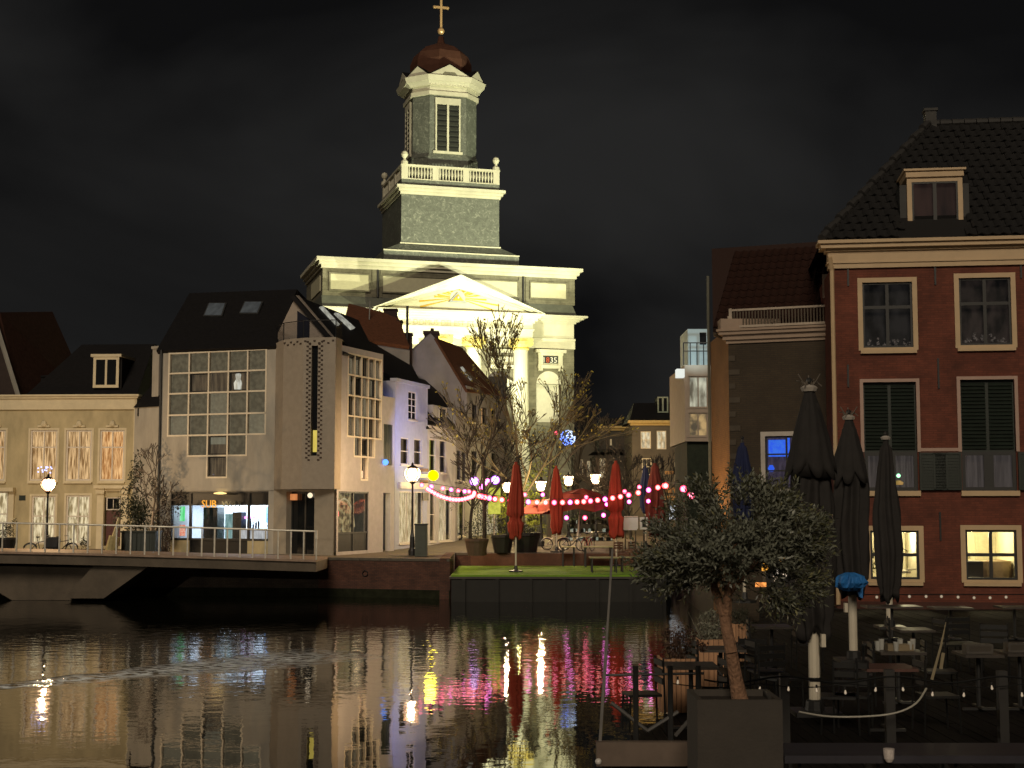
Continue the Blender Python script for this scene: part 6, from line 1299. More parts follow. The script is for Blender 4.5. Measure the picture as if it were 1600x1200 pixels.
F3 = pxfac(1058, D - .3, 1071, D - .3); m = MB(); m.fb(F3, .02, F3.L, zq(590), zq(577), -.6, 0); m.build('lit_box_sign', litmat('box_sign', (.85, .9, .85), (.8, .85, .8), .9), t)
# ================================================================ RED HOUSE
FR = pxfac(1303, 39, 1660, 38.2); FR.L = 12.6
redb = brickmat('red_brick', (.185, .050, .028), (.135, .038, .022), (.13, .038, .022), FR.ang, .21, .062, .4, .45)
oc1 = mat('ochre_paint', (.60, .43, .25), .55, var=.10, vs=2)
rh = thing('red_brick_house', 'dark red brick house with ochre cornice, shuttered windows and tiled roof', 'house', FR.P(3, ZD))
R = FR.R; zc0, zc1 = FR.uz(1450, 417)[1], FR.uz(1450, 375)[1]
wtop = [(1348, 441, 1426, 543), (1499, 434, 1580, 539)]; wmid = [(1350, 597, 1433, 767), (1502, 593, 1587, 767)]; wbot = [(1360, 829, 1436, 905), (1509, 828, 1589, 906)]
win_t = [R(*q) for q in wtop]; win_m = [R(*q) for q in wmid]; win_b = [R(*q) for q in wbot]
win_m = [(a, b, win_m[0][2], d) for a, b, c, d in win_m]
mb = MB()
du_ = win_t[1][0] - win_t[0][0]
for wl_ in (win_t, win_m, win_b):
    for k_ in (1, 2): wl_.append((wl_[1][0] + du_ * k_, wl_[1][1] + du_ * k_, wl_[1][2], wl_[1][3]))
wall(mb, FR, 0, FR.L, 1.2, zc0, win_t + win_m + win_b, .22)
mb.quad(FR.P(0, 1.2, -12), FR.P(0, 1.2, 0), FR.P(0, zc0, 0), FR.P(0, zc0, -12)); mb.quad(FR.P(FR.L, 1.2, 0), FR.P(FR.L, 1.2, -12), FR.P(FR.L, zc0, -12), FR.P(FR.L, zc0, 0)); mb.quad(FR.P(0, zc0, 0), FR.P(FR.L, zc0, 0), FR.P(FR.L, zc0, -12), FR.P(0, zc0, -12)); mb.build('wall', redb, rh)
m = MB(); H_ = zc1 - zc0
for a, b, e in ((0, .18, .08), (.18, .24, .12), (.24, .62, .09), (.62, .72, .16), (.72, .88, .30), (.88, 1, .38)): m.fb(FR, -e + .02, FR.L, zc0 + H_ * a, zc0 + H_ * b, -.4, e)
m.build('cornice', oc1, rh)
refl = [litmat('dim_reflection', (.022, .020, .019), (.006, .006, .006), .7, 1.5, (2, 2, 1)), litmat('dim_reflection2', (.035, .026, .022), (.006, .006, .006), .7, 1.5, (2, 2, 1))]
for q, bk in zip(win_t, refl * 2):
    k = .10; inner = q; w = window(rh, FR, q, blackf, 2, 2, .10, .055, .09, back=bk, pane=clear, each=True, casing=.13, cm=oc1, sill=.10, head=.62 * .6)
    u0, u1, z0, z1 = q
    for j in range(5):
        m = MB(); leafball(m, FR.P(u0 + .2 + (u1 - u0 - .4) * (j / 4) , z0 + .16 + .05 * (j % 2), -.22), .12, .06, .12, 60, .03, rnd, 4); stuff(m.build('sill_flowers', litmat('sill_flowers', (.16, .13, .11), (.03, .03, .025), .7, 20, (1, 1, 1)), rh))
greyc = litmat('grey_curtain', (.085, .072, .066), (.045, .038, .036), .8, 3, (6, 6, .3))
for i, q in enumerate(win_m):
    u0, u1, z0, z1 = q; zmid = FR.uz(1450, 706)[1]
    m = MB(); k = .09
    for a in ((u0 - k, u0, zmid, z1 + k), (u1, u1 + k, zmid, z1 + k), (u0, u1, z1, z1 + k)): m.fb(FR, *a, -.05, .035)
    m.build('casing', mat('pink_paint', (.45, .30, .24), .55, var=.1), rh); m = MB(); m.fb(FR, u0 - .05, u1 + .05, z0 - .14, z0, -.1, .1); m.build('sill', oc1, rh)
    # louvred blind over the upper part: single slats
    bl_ = MB().fb(FR, u0, u1, zmid, z1, -.18, -.12).build('blind_frame', dkgreen, rh); n_ = 18
    for half in range(2):
        a, b = u0 + .05 + half * (u1 - u0) / 2, u0 + (half + 1) * (u1 - u0) / 2 - .04
        for j in range(n_):
            z = zmid + .08 + (z1 - zmid - .14) * j / n_; s_ = MB(); s_.hexa([FR.P(a, z, -.06), FR.P(b, z, -.06), FR.P(b, z + .05, -.12), FR.P(a, z + .05, -.12)], [FR.P(a, z + .025, -.055), FR.P(b, z + .025, -.055), FR.P(b, z + .085, -.115), FR.P(a, z + .085, -.115)]); s_.build('slat', dkgreen, bl_)
    w = window(rh, FR, (u0, u1, z0, zmid), blackf, 2, 1, .12, .1, .26, back=greyc, pane=clear, each=True, name='lower_sash')
    for s in (-1, 1):                                              # opened half shutters
        a, b = (u0 - .78, u0 - .03) if s < 0 else (u1 + .03, u1 + .78)
        sh = MB().fb(FR, a, b, z0 + .02, zmid - .02, .05, .09).build('shutter', dkgreen, rh); m = MB()
        for j in range(11): z = z0 + .09 + (zmid - z0 - .2) * j / 11; m.fb(FR, a + .06, b - .06, z, z + .04, .09, .105)
        for q_ in ((a, a + .05, z0 + .02, zmid - .02), (b - .05, b, z0 + .02, zmid - .02), (a + .05, b - .05, zmid - .08, zmid - .02), (a + .05, b - .05, z0 + .02, z0 + .07)): m.fb(FR, *q_, .09, .115)
        m.build('louvre', dkgreen, sh)
c = FR.P(win_m[0][1] - .5, win_m[0][2] + .42, -.18); m = MB(); m.lathe(c - Vector((0, 0, .25)), [(.12, 0), (.14, .06), (.05, .12)], 8); m.build('green_lamp_base', litmat('lampbase', (.5, .3, .1), (.3, .2, .05), .7), rh); MB().ball(c, .06, 8, 6).build('green_light', bulbmat('green_led', (.5, 1, .6), (.1, .8, .3), 4, 1.5), rh)
# lit ground floor rooms
roomw = mat('room_wall', (.72, .68, .50), .8, var=.06)
for i, q in enumerate(win_b):
    u0, u1, z0, z1 = q; window(rh, FR, q, blackf, 2, 2, .10, .06, .09, pane=clear, each=True, casing=.13, cm=oc1, sill=.10)
    a, b, zf, zc_, dp = u0 - 1.1, u1 + 1.1, z0 - .75, z1 + .45, -3.6; m = MB()
    m.quad(FR.P(a, zf, dp), FR.P(b, zf, dp), FR.P(b, zc_, dp), FR.P(a, zc_, dp)); m.quad(FR.P(a, zf, -.3), FR.P(a, zf, dp), FR.P(a, zc_, dp), FR.P(a, zc_, -.3)); m.quad(FR.P(b, zf, -.3), FR.P(b, zc_, -.3), FR.P(b, zc_, dp), FR.P(b, zf, dp)); m.quad(FR.P(a, zc_, -.3), FR.P(b, zc_, -.3), FR.P(b, zc_, dp), FR.P(a, zc_, dp)); m.quad(FR.P(a, zf, -.3), FR.P(a, zf, dp), FR.P(b, zf, dp), FR.P(b, zf, -.3))
    m.build('room', roomw, rh); point('room_light', FR.P((u0 + u1) / 2 + (.5 if i == 0 else -.3), zc_ - .55, -2.0), 165, (1, .86, .50), .18, rh)
    um = (u0 + u1) / 2
    if i == 1:
        m = MB(); m.fb(FR, u0 - .02, u0 + .42, z1 - .62, z1 - .22, dp, dp + .05); pf = m.build('picture', mat('brown_picture', (.08, .04, .02), .5, vs=8, var=.6), rh)
        m = MB(); k = 14; c = FR.P(u0 + .35, z0 + .45, dp + .02)
        m.prism([c + FR.t * (math.cos(PI * j / k) * .42) + Vector((0, 0, math.sin(PI * j / k) * .36)) for j in range(k + 1)], FR.n * .03); m.build('arched_niche', mat('niche_shade', (.30, .27, .17), .8), rh)
        m = MB(); m.fb(FR, u0 - .2, u0 + .62, zf, z0 + .4, -1.6, -.9); m.fb(FR, u0 - .2, u0 + .62, z0 + .4, z0 + .46, -1.62, -.86); m.build('sofa', mat('sofa_grey', (.05, .05, .05), .8), rh)
        m = MB(); m.lathe(FR.P(u1 - .3, z0 - .1, -1.4), [(.42, 0), (.46, .3), (.4, .55), (.1, .6)], 14, sx=1.1, sy=.6); m.build('armchair', mat('armchair', (.34, .25, .15), .8), rh)
        m = MB(); m.fb(FR, um + .25, um + .95, z0 + .2, z1 + .3, dp, dp + .04); m.fb(FR, um + .3, um + .9, z0 + .25, z1 + .25, dp + .04, dp + .06); m.build('room_door', mat('room_door', (.66, .60, .42), .6), rh)
    else:
        m = MB(); m.fb(FR, um + .1, u1 - .1, z0 + .12, z0 + .18, -1.8, -.9); m.lathe(FR.P(um + .6, z0 + .18, -1.3), [(.02, 0), (.16, .03), (.17, .05)], 10); m.build('table', mat('room_table', (.5, .46, .36), .6), rh)
        m = MB(); m.bar(FR.P(u1 - .22, z0 + .1, -.8), FR.P(u1 - .2, z0 + .75, -.8), .012); m.bar(FR.P(u1 - .2, z0 + .75, -.8), FR.P(u1 - .4, z0 + .85, -.8), .012); m.build('floor_lamp', blackp, rh)
        m = MB(); leafball(m, FR.P(u0 + .2, z0 + .55, -.5), .22, .15, .45, 260, .04, rnd, 8); stuff(m.build('house_plant', mat('plant_leaf', (.20, .20, .06), .6, vs=10), rh))
# iron anchors, downspout, plinth
for px, y0, y1 in ((1325, 420, 447), (1461, 412, 445), (1325, 570, 605), (1466, 560, 607), (1469, 800, 845), (1595, 410, 435)):
    u0, u1, z0, z1 = R(px - 1.4, y0, px + 1.4, y1); m = MB(); m.fb(FR, u0, u1, z0, z1, 0, .04); m.build('wall_anchor', blackp, rh)
m = MB(); m.bar(FR.P(.03, 1.9, .08), FR.P(.03, zc0 - .05, .08), .06, n=8); m.bar(FR.P(.03, zc0 - .05, .08), FR.P(-.03, zc0 + .3, .2), .06, n=8); m.build('downspout', oc1, rh)
m = MB(); a = R(1435, 700, 1501, 705); m.fb(FR, a[0], a[1], a[2], a[3], 0, .02); m.build('ledge_line', mat('pink_paint', (.45, .3, .24), .5), rh)
m = MB(); m.fb(FR, 0, FR.L, 1.2, R(1400, 940, 1401, 944)[3], 0, .06); m.build('plinth', mat('plinth_red', (.07, .022, .014), .8), rh)
# roof: hipped, tile by tile
def RPn(px, py, n): u, z = FR.uz(px, py, n); return FR.P(u, z, n)
E0 = FR.P(-.25, zc1 + .02, .30); E1 = FR.P(FR.L, zc1 + .02, .30); T0 = RPn(1450, 196, -4.2); T0 = Vector(T0); T1 = FR.P(FR.L, T0.z, -4.2)
roofm = mat('black_tiles', (.014, .013, .013), .75, var=.4, vs=6); 
m = MB(); slab(m, [E0, E1, T1, T0], .2); bk = FR.P(-.25, zc1, -9); m.quad(E0, T0, bk); rf = m.build('roof', mat('roof_under', (.010, .009, .009), .9, var=0), rh)
sl = (T0 - E0); slope_dir = (T1 - T0).normalized().cross(Vector((0, 0, 1))); Nn = (E1 - E0).cross(T0 - E0).normalized(); Nn = Nn if Nn.z > 0 else -Nn
upd = Nn.cross(FR.t).normalized(); upd = upd if upd.z > 0 else -upd
Hs = (T0 - E0).dot(upd); inset = (T0 - E0).dot(FR.t)
TW, TH_ = .30, .36
tm = MB(); K = 5
prof = [(-.5, .0), (-.25, .05), (0, .015), (.25, -.01), (.5, .0)]
def tile_mesh(F_t, F_up, F_n, w, h):
    mb = MB(); lo = []; hi = []
    for i, (s, z) in enumerate(prof): lo.append(F_t * (s * w) + F_n * (z + .035)); hi.append(F_t * (s * w) + F_up * (h * 1.08) + F_n * (z + .0))
    for i in range(4): mb.quad(lo[i], lo[i + 1], hi[i + 1], hi[i]); mb.quad(lo[i] - F_n * .03, lo[i + 1] - F_n * .03, lo[i + 1], lo[i])
    return mb
tme = mesh_of(tile_mesh(FR.t, upd, Nn, TW * .98, TH_), 'roof_tile', roofm)
dz = (1406, 268, 1512, 372); cnt = 0; rest = MB(); allt = []
nrow = int(Hs / TH_)
for r in range(nrow):
    x0 = inset * (r * TH_ / Hs); ncol = int((14.2 - x0) / TW)
    for c_ in range(ncol):
        p = E0 + upd * (r * TH_) + FR.t * (x0 + (c_ + .5) * TW) + Nn * .03
        # picture column of the tile (to skip those under the dormer and outside the frame)
        v = p - EYE; yy = v.y * math.cos(PITCH) + v.z * math.sin(PITCH); X = 800 + F_PX * v.x / yy; Y = 600 - F_PX * (-v.y * math.sin(PITCH) + v.z * math.cos(PITCH)) / yy
        if X > 1640: continue
        if 1408 < X < 1512 and 276 < Y < 374: continue
        allt.append(p)
rnd2 = random.Random(3); allt.sort(key=lambda p: p.z)
for i, p in enumerate(allt):
    j = Nn * rnd2.uniform(-.008, .012) + FR.t * rnd2.uniform(-.01, .01)
    if i < 300: piece('roof_tile', tme, p + j, rf)
    else:
        t_ = tile_mesh(FR.t, upd, Nn, TW * .98, TH_); k = len(rest.v); rest.v += [v + p + j for v in t_.v]; rest.f += [tuple(q + k for q in f) for f in t_.f]
if rest.v: stuff(rest.build('upper_tiles', roofm, rf))
# hip ridge tiles and top ridge
hd = (T0 - E0); L_ = hd.length; hdn = hd.normalized(); hm = MB(); hm.bar(Vector((0, 0, 0)), hdn * .34, .13, .10, 8); hme = mesh_of(hm, 'ridge_tile', mat('ridge_grey', (.035, .033, .032), .7)); k = 0
while k * .36 < L_: piece('ridge_tile', hme, E0 + hdn * (k * .36) + Nn * .05 + Vector((0, 0, .05 * (k % 2))), rf); k += 1
hm = MB(); hm.bar(Vector((0, 0, 0)), FR.t * .34, .12, .10, 8); hme2 = mesh_of(hm, 'ridge_tile', MATS['ridge_grey'])
for k in range(int((FR.L - inset) / .36)): piece('ridge_tile', hme2, T0 + FR.t * (.36 * k) + Vector((0, 0, .06)), rf)
# chimney stub
u, z = FR.uz(1455, 195, -4.2); m = MB(); m.fb(FR, u - .18, u + .15, z - .4, z + .42, -4.5, -4.1); m.fb(FR, u - .22, u + .19, z + .42, z + .5, -4.54, -4.06); m.build('chimney', mat('chimney_grey', (.06, .058, .055), .8), rh)
# dormer
nD = -.35; FDm = Fac(FR.P(0, 0, nD), FR.P(FR.L, 0, nD)); u0, u1, z0, z1 = FDm.R(1425, 284, 1497, 362)
m = MB(); m.fb(FDm, u0 - .32, u0 - .12, z0 - .2, z1 - .05, -2.6, -.08); m.fb(FDm, u1 + .12, u1 + .32, z0 - .2, z1 - .05, -2.6, -.08); m.fb(FDm, u0 - .12, u1 + .12, z0 - .4, z0 - .14, -2.6, -.04); m.fb(FDm, u0 - .12, u1 + .12, z0 - .14, z1, -2.6, -.5); m.build('dormer_cheek', mat('dormer_zinc', (.045, .045, .043), .7), rh)
dw = window(rh, FDm, (u0, u1, z0, z1), blackf, 2, 1, .04, .05, .1, back=litmat('dormer_refl', (.04, .022, .018), (.006, .006, .007), .7, 1.2, (2, 2, .4)), pane=clear, each=True, casing=.13, cm=oc1, name='dormer_window', backd=.1)
m = MB(); m.fb(FDm, u0 - .16, u1 + .16, z1 + .13, z1 + .3, -2.6, .1); m.fb(FDm, u0 - .22, u1 + .22, z1 + .3, z1 + .36, -2.6, .16); m.build('dormer_cornice', oc1, rh)
# the white ground glow line: festoon near the wall is built with the terrace

# ================================================================ BROWN HOUSE WITH ROOF BALUSTRADE
FBn = pxfac(1140, 42.1, 1304, 41.0); SDn = Fac((gx(1112, 46), 46), (FBn.o.x, FBn.o.y))
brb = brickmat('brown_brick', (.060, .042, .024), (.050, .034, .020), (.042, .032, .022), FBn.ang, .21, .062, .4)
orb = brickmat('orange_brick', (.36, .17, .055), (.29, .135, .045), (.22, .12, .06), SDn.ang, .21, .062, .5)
bh2 = thing('brown_brick_house', 'dark brown house with white roof balustrade and blue-lit window', 'house', FBn.P(2, ZD))
zt = FBn.uz(1220, 534)[1]; bw = FBn.R(1196, 681, 1262, 764)
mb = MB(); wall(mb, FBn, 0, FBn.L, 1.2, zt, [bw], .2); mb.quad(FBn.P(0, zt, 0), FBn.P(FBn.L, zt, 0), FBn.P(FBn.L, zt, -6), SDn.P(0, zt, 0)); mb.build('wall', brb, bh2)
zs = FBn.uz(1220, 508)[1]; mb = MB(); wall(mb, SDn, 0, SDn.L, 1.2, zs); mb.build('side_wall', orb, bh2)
blw = litmat('blue_lit_room', (.05, .16, .9), (.025, .02, .05), .9, 1.8, (1, 1, 1))
w = window(bh2, FBn, bw, blackf, 2, 3, .10, .05, .045, back=litmat('violet_blind', (.070, .055, .085), (.035, .028, .045), .8, 3, (5, 5, 1)), pane=clear, each=True, casing=.13, cm=mat('cold_white', (.50, .45, .40), .6))
u0, u1, z0, z1 = bw
for a, b, c, d in ((u0 + .05, u0 + .55, z1 - .6, z1 - .1), (u0 + .58, u0 + .68, z1 - .65, z1 - .05)): MB().fb(FBn, a, b, c, d, -.28, -.25).build('blue_screen_glow', litmat('blue_tv', (.03, .12, 1), (.05, .2, .95), 1.0, 8, (1, 1, 1)), bh2)
MB().lathe(FBn.P(u0 + .12, z1 - .95, -.26), [(.06, -.1), (.1, 0), (.05, .1)], 8).build('blue_lamp', MATS['blue_tv'], bh2)
cm2 = mat('greyed_cornice', (.36, .26, .19), .6, var=.12); m = MB(); z0c, z1c = zt, FBn.uz(1220, 512)[1]; u_l = FBn.uz(1133, 524)[0]
for a, b, e in ((0, .25, .06), (.25, .6, .14), (.6, .85, .24), (.85, 1, .3)): m.fb(FBn, 0 - e, FBn.L - .05, z0c + (z1c - z0c) * a, z0c + (z1c - z0c) * b, -.4, e)
m.build('cornice', cm2, bh2)
m = MB(); m.fb(SDn, SDn.L - 1.3, SDn.L + .2, z1c - .05, z1c + .32, -1.5, .25); m.build('cornice_return', cm2, bh2)
zb0, zb1 = z1c + .05, FBn.uz(1220, 480)[1]; m = MB(); m.fb(FBn, .1, FBn.L - .05, zb1 - .06, zb1, .0, .08); m.fb(FBn, .1, FBn.L - .05, zb0, zb0 + .07, .0, .08); m.fb(FBn, .05, .14, zb0, zb1 + .02, -.02, .1); m.fb(FBn, .0, .1, zb0 - .1, zb1 - .2, -1.2, .05); m.build('balustrade_rail', mat('rail_pale', (.46, .38, .30), .6), bh2)
bme = mesh_of(MB().fb(Fac((0, 0), (math.cos(FBn.ang), math.sin(FBn.ang))), -.02, .02, 0, zb1 - zb0 - .13, .02, .06), 'baluster', mat('baluster_grey', (.10, .075, .05), .7)); n_ = 30
for k in range(n_): piece('baluster', bme, FBn.P(.2 + (FBn.L - .35) * k / n_, zb0 + .07, 0), bh2)
# quoins along the corner
qz = zt - .3; k = 0
while qz > 3.2:
    L_ = .34 if k % 2 else .2; MB().fb(FBn, 0.005, L_, qz - .22, qz - .06, 0, .025).build('quoin', mat('quoin_grey', (.075, .058, .040), .8), bh2); qz -= .42; k += 1
# tiled roof
e0 = FBn.P(-.35, z1c + .1, -.3); e1 = FBn.P(FBn.L + .1, z1c + .1, -.3); uT, zT = FBn.uz(1112, 386, -3.6); t0 = FBn.P(-.35, zT, -3.9); t1 = FBn.P(FBn.L + .1, zT, -3.9)
uS, _ = FBn.uz(1110, 450, -2.0)
m = MB(); lf = FBn.uz(1114, 500, -.3)[0]; e0 = FBn.P(lf, z1c + .1, -.3); t0 = FBn.P(FBn.uz(1112, 387, -3.9)[0], zT, -3.9); slab(m, [e0, e1, t1, t0], .18); rf2 = m.build('roof', mat('rust_under', (.03, .012, .008), .9, var=0), bh2)
m = MB(); m.prism([e0 - Vector((0, 0, .2)), FBn.P(lf, z1c - .1, -4), t0], FBn.t * .1); m.build('roof_end', brb, bh2)
Nn2 = (e1 - e0).cross(t0 - e0).normalized(); Nn2 = Nn2 if Nn2.z > 0 else -Nn2; up2 = Nn2.cross(FBn.t).normalized(); up2 = up2 if up2.z > 0 else -up2
rustm = mat('rust_tiles', (.032, .013, .009), .8, var=.35, vs=3, spec=.2); tw2, th2 = .25, .40; tme2 = mesh_of(tile_mesh(FBn.t, up2, Nn2, tw2 * 1.0, th2), 'roof_tile', rustm)
H2 = (t0 - e0).dot(up2); L2 = (e1 - e0).length
for r in range(int(H2 / th2)):
    for c_ in range(max(0, int((t0 - e0).dot(FBn.t) * r * th2 / H2 / tw2 + .9)), int(L2 / tw2)): piece('roof_tile', tme2, e0 + up2 * (r * th2) + FBn.t * ((c_ + .5) * tw2) + Nn2 * (.02 + rnd2.uniform(-.004, .008)), rf2)
m = MB(); m.fb(FBn, FBn.L - .25, FBn.L - .05, zb1 + .2, zb1 + .9, -.3, .1); m.build('fall_pipe_head', cm2, bh2)
MB().bar(SDn.P(.02, 3, .06), SDn.P(.02, zs + 2.2, .06), .05, n=8).build('downspout', mat('spout_grey', (.12, .12, .09), .5), bh2)
# floodlight added out of view to brighten the brown house's side wall
t = thing('floodlight', 'added low floodlight brightening the orange side wall, hidden behind the olive tree', 'floodlight', (4.9, 44, 1.9)); m = MB(); m.bar((4.9, 44, 1.8), (4.9, 44, 3.6), .05); m.build('mast', dkmetal, t); m = MB(); m.box(4.75, 4.9, 43.85, 44.15, 3.6, 3.85); m.build('lamp_housing', dkmetal, t); spot('floodlight_beam', (4.95, 44, 3.75), (6.5, 43.6, 9.0), 280, (1, .62, .26), 150, .8, .1, t)
# blue parasol shape put in for a soft blue patch on the wall
folded_parasol(gx(1160, 40.5), 40.5, 1.85, 0, 4.0, 6.4, .27, mat('deep_blue_canvas', (.008, .014, .06), .85, var=.2), polew, 'blue parasol shape put in for the blue patch on the brown wall behind the olive tree', group='closed parasols on the terrace', seed=9)
# ================================================================ TERRACE
# planks
dkw = mat('deck_plank', (.010, .008, .007), .9, spec=.12, var=.5, vs=1.5, stretch=(8, .6, 1), bump=.4, bs=6)
tdk = thing('terrace_deck', 'dark plank deck of the near terrace above the canal', 'deck', (6, 20, 1.79))
def edge_x(y):
    for a, b in zip(EDGE, EDGE[1:]):
        if a.y <= y <= b.y: return a.x + (b.x - a.x) * (y - a.y) / (b.y - a.y)
    return EDGE[-1].x
x = .7; n_ = 0
def edge_y(x):
    for a, b in zip(EDGE, EDGE[1:]):
        if a.x <= x <= b.x: return a.y + (b.y - a.y) * (x - a.x) / (b.x - a.x)
    return 38.0
while x < 15.4:
    ye = min(37.8, edge_y(x) - .05) if x < 7 else 37.8
    ys = 11.2
    if ye > ys + .5:
        cuts = [ys, ys + (ye - ys) * (.33 + .2 * (n_ % 3) / 2), ye]
        for a, b in zip(cuts, cuts[1:]): MB().box(x, x + .135, a + .004, b - .004, 1.795 + .0, 1.85 + random.uniform(-.004, .004)).build('plank', dkw, tdk)
    x += .145; n_ += 1
m = MB(); m.box(.6, 16, 11.05, 11.18, 1.2, 1.95); m.build('edge_beam', mat('beam_grey', (.10, .08, .065), .7, var=.25, vs=3), tdk)
# raised near platform strip
t = thing('low_steel_bench', 'long dark bluish steel bench across the near edge of the terrace', 'bench', (6, 13.2, 1.85)); m = MB(); zt_ = 4.6 - 382 * 13.2 / F_PX; m.box(gx(1218, 13.2), gx(1640, 13.2), 13.2, 13.9, zt_ - .07, zt_); m.build('top', mat('bench_steel', (.045, .042, .055), .5, metal=.3), t)
for k in range(4): MB().box(gx(1240 + k * 120, 13.3), gx(1245 + k * 120, 13.3), 13.35, 13.8, 1.85, zt_ - .07).build('leg', dkmetal, t)
t = thing('timber_edge_board', 'pale brown timber board lying along the deck corner by the canal', 'board', (1.2, 15.2, 2)); m = MB(); a = at_y(932, 1160, 15.0); b = at_y(1086, 1160, 15.0); m.box(a.x, b.x, 15.0, 15.12, 4.6 - 398 * 15 / F_PX, a.z); m.build('board_body', mat('edge_timber', (.15, .11, .085), .7, var=.25, vs=3), t)
# railing with braces at the left corner
t = thing('deck_railing', 'dark steel railing with crossed braces at the canal corner', 'railing', (1.6, 16, 1.85)); 
D = 15.4; q = lambda px, py, D=D: at_y(px, py, D)
for px in (993, 1047, 1091): m = MB(); a = q(px, 1040); m.bar(a, (a.x, D, 1.85), .032, n=6); m.build('railing_post', dkmetal, t)
m = MB(); m.bar(q(945, 1055), q(1100, 1052), .014); m.build('railing_cable', blackp, t)
for a, b in (((955, 1098), (1012, 1142)), ((1060, 1112), (1012, 1142)), ((1108, 1090), (1055, 1150))): m = MB(); m.bar(q(*a), q(*b), .022); m.build('brace', mat('brace_grey', (.09, .085, .08), .6), t)
t = thing('mooring_rod', 'thin leaning pale rod rising from the deck corner', 'rod', (.93, 15.1, 1.85)); m = MB(); m.bar(at_y(936, 1186, 15.1), at_y(948, 1000, 15.1), .018); m.bar(at_y(948, 1000, 15.1), at_y(957, 858, 15.1), .013); m.build('rod_shaft', mat('rod_pale', (.34, .32, .30), .4, metal=.4), t); m = MB(); m.ball(at_y(935, 1190, 15.0), .035); m.build('rod_end', mat('knob_white', (.75, .72, .68), .3), t)
# ---- olive tree in planter
px_l, px_r = gx(1085, 13.0), gx(1216, 13.0); zt_ = 4.6 - 298 * 13 / F_PX
plm = mat('planter_grey', (.055, .046, .038), .75, var=.18, vs=2.5, bump=.15, bs=30)
t = thing('square_planter', 'large square grey-brown planter holding the olive tree', 'planter', ((px_l + px_r) / 2, 13.4, 1.85)); m = MB(); w = .05
for a in ((px_l, px_r, 13.0, 13.0 + w), (px_l, px_r, 13.77 - w, 13.77), (px_l, px_l + w, 13.0 + w, 13.77 - w), (px_r - w, px_r, 13.0 + w, 13.77 - w)): m.box(*a, 1.86, zt_)
m.build('box', plm, t); m = MB(); m.box(px_l + w, px_r - w, 13.0 + w, 13.77 - w, zt_ - .15, zt_ - .06); m.build('soil', mat('soil', (.03, .02, .013), .95, var=.5, vs=30, bump=1, bs=40), t)
obark = mat('olive_bark', (.27, .15, .09), .9, var=.4, vs=14, bump=.9, bs=30)
ot = thing('olive_tree', 'bushy olive tree with short forked trunk in the square planter', 'tree', (gx(1150, 13.4), 13.4, zt_ - .06), None)
D = 13.4; Q = lambda px, py, dy=0: at_y(px, py, D + dy)
m = MB(); m.path([Q(1157, 1098), Q(1150, 1062), Q(1143, 1020, -.03), Q(1136, 985), Q(1131, 955, .02)], [.082, .064, .058, .055, .05], 12)
m.path([Q(1132, 962), Q(1120, 930, .05), Q(1108, 895, .12), Q(1096, 860, .15)], [.05, .042, .034, .02], 8); m.path([Q(1133, 960), Q(1138, 925, -.05), Q(1140, 885, -.1), Q(1150, 840, -.1)], [.048, .04, .03, .02], 8); m.path([Q(1136, 930, -.05), Q(1170, 890), Q(1200, 860, .1)], [.034, .026, .016], 6); m.path([Q(1110, 898, .1), Q(1070, 865, -.1), Q(1040, 850)], [.03, .02, .012], 6)
m.build('trunk', obark, ot)
rnd = random.Random(11); lv = MB(); tw_m = MB(); S_ = D / F_PX
def inside(px, py):          # crown as an uneven mass of overlapping lobes (photo columns at the tree's own distance)
    return any(((px - a) / rx) ** 2 + ((py - b) / ry) ** 2 < 1 for a, b, rx, ry in LOBES)
LOBES = [(1120, 840, 95, 70), (1050, 870, 58, 48), (1200, 850, 88, 72), (1165, 800, 50, 48), (1250, 850, 50, 52), (1238, 915, 48, 48), (1095, 800, 40, 36), (1215, 795, 45, 32), (1040, 905, 45, 28), (1125, 885, 82, 34), (1070, 830, 48, 34), (1270, 905, 18, 38), (1012, 890, 22, 24), (1205, 912, 45, 28), (1140, 770, 22, 24)]
nsh = 0
while nsh < 2500:
    px, py = rnd.uniform(985, 1310), rnd.uniform(745, 965)
    if not inside(px, py): continue
    if mnoise.noise(Vector((px / 34., py / 30., rnd.uniform(0, .6)))) < -.12: continue
    a, b, rx, ry = min(LOBES, key=lambda L: ((px - L[0]) / L[2]) ** 2 + ((py - L[1]) / L[3]) ** 2); dd = ((px - a) / rx) ** 2 + ((py - b) / ry) ** 2
    dpt = math.sqrt(max(0, 1 - min(1, dd))) * rx * S_ * 1.2
    base = at_y(1148 + (px - 1148) * .87, 850 + (py - 850) * .88, D + rnd.uniform(-1, 1) * dpt * 1.0); nsh += 1
    out = (base - Vector((gx(1140, D), D, 4.0))); out.normalize()
    d = (out * .9 + Vector((rnd.gauss(0, .45), rnd.gauss(0, .45), rnd.gauss(.35, .45)))).normalized(); L_ = rnd.uniform(.10, .24)
    tw_m.bar(base, base + d * L_, .004, .002, 3, False); s1 = d.orthogonal().normalized(); s2 = d.cross(s1)
    nl = int(L_ / .022)
    for k in range(nl):
        w = k * 2.4 + rnd.random(); f = (k + 1) / nl; sd = s1 * math.cos(w) + s2 * math.sin(w)
        p = base + d * (L_ * f); ld = (d * .75 + sd * .8 + Vector((0, 0, rnd.uniform(-.25, .15)))).normalized(); l = rnd.uniform(.045, .075); wd = ld.cross(sd).normalized() * .010
        lv.quad(p, p + ld * l * .5 + wd, p + ld * l, p + ld * l * .5 - wd)
olm = None
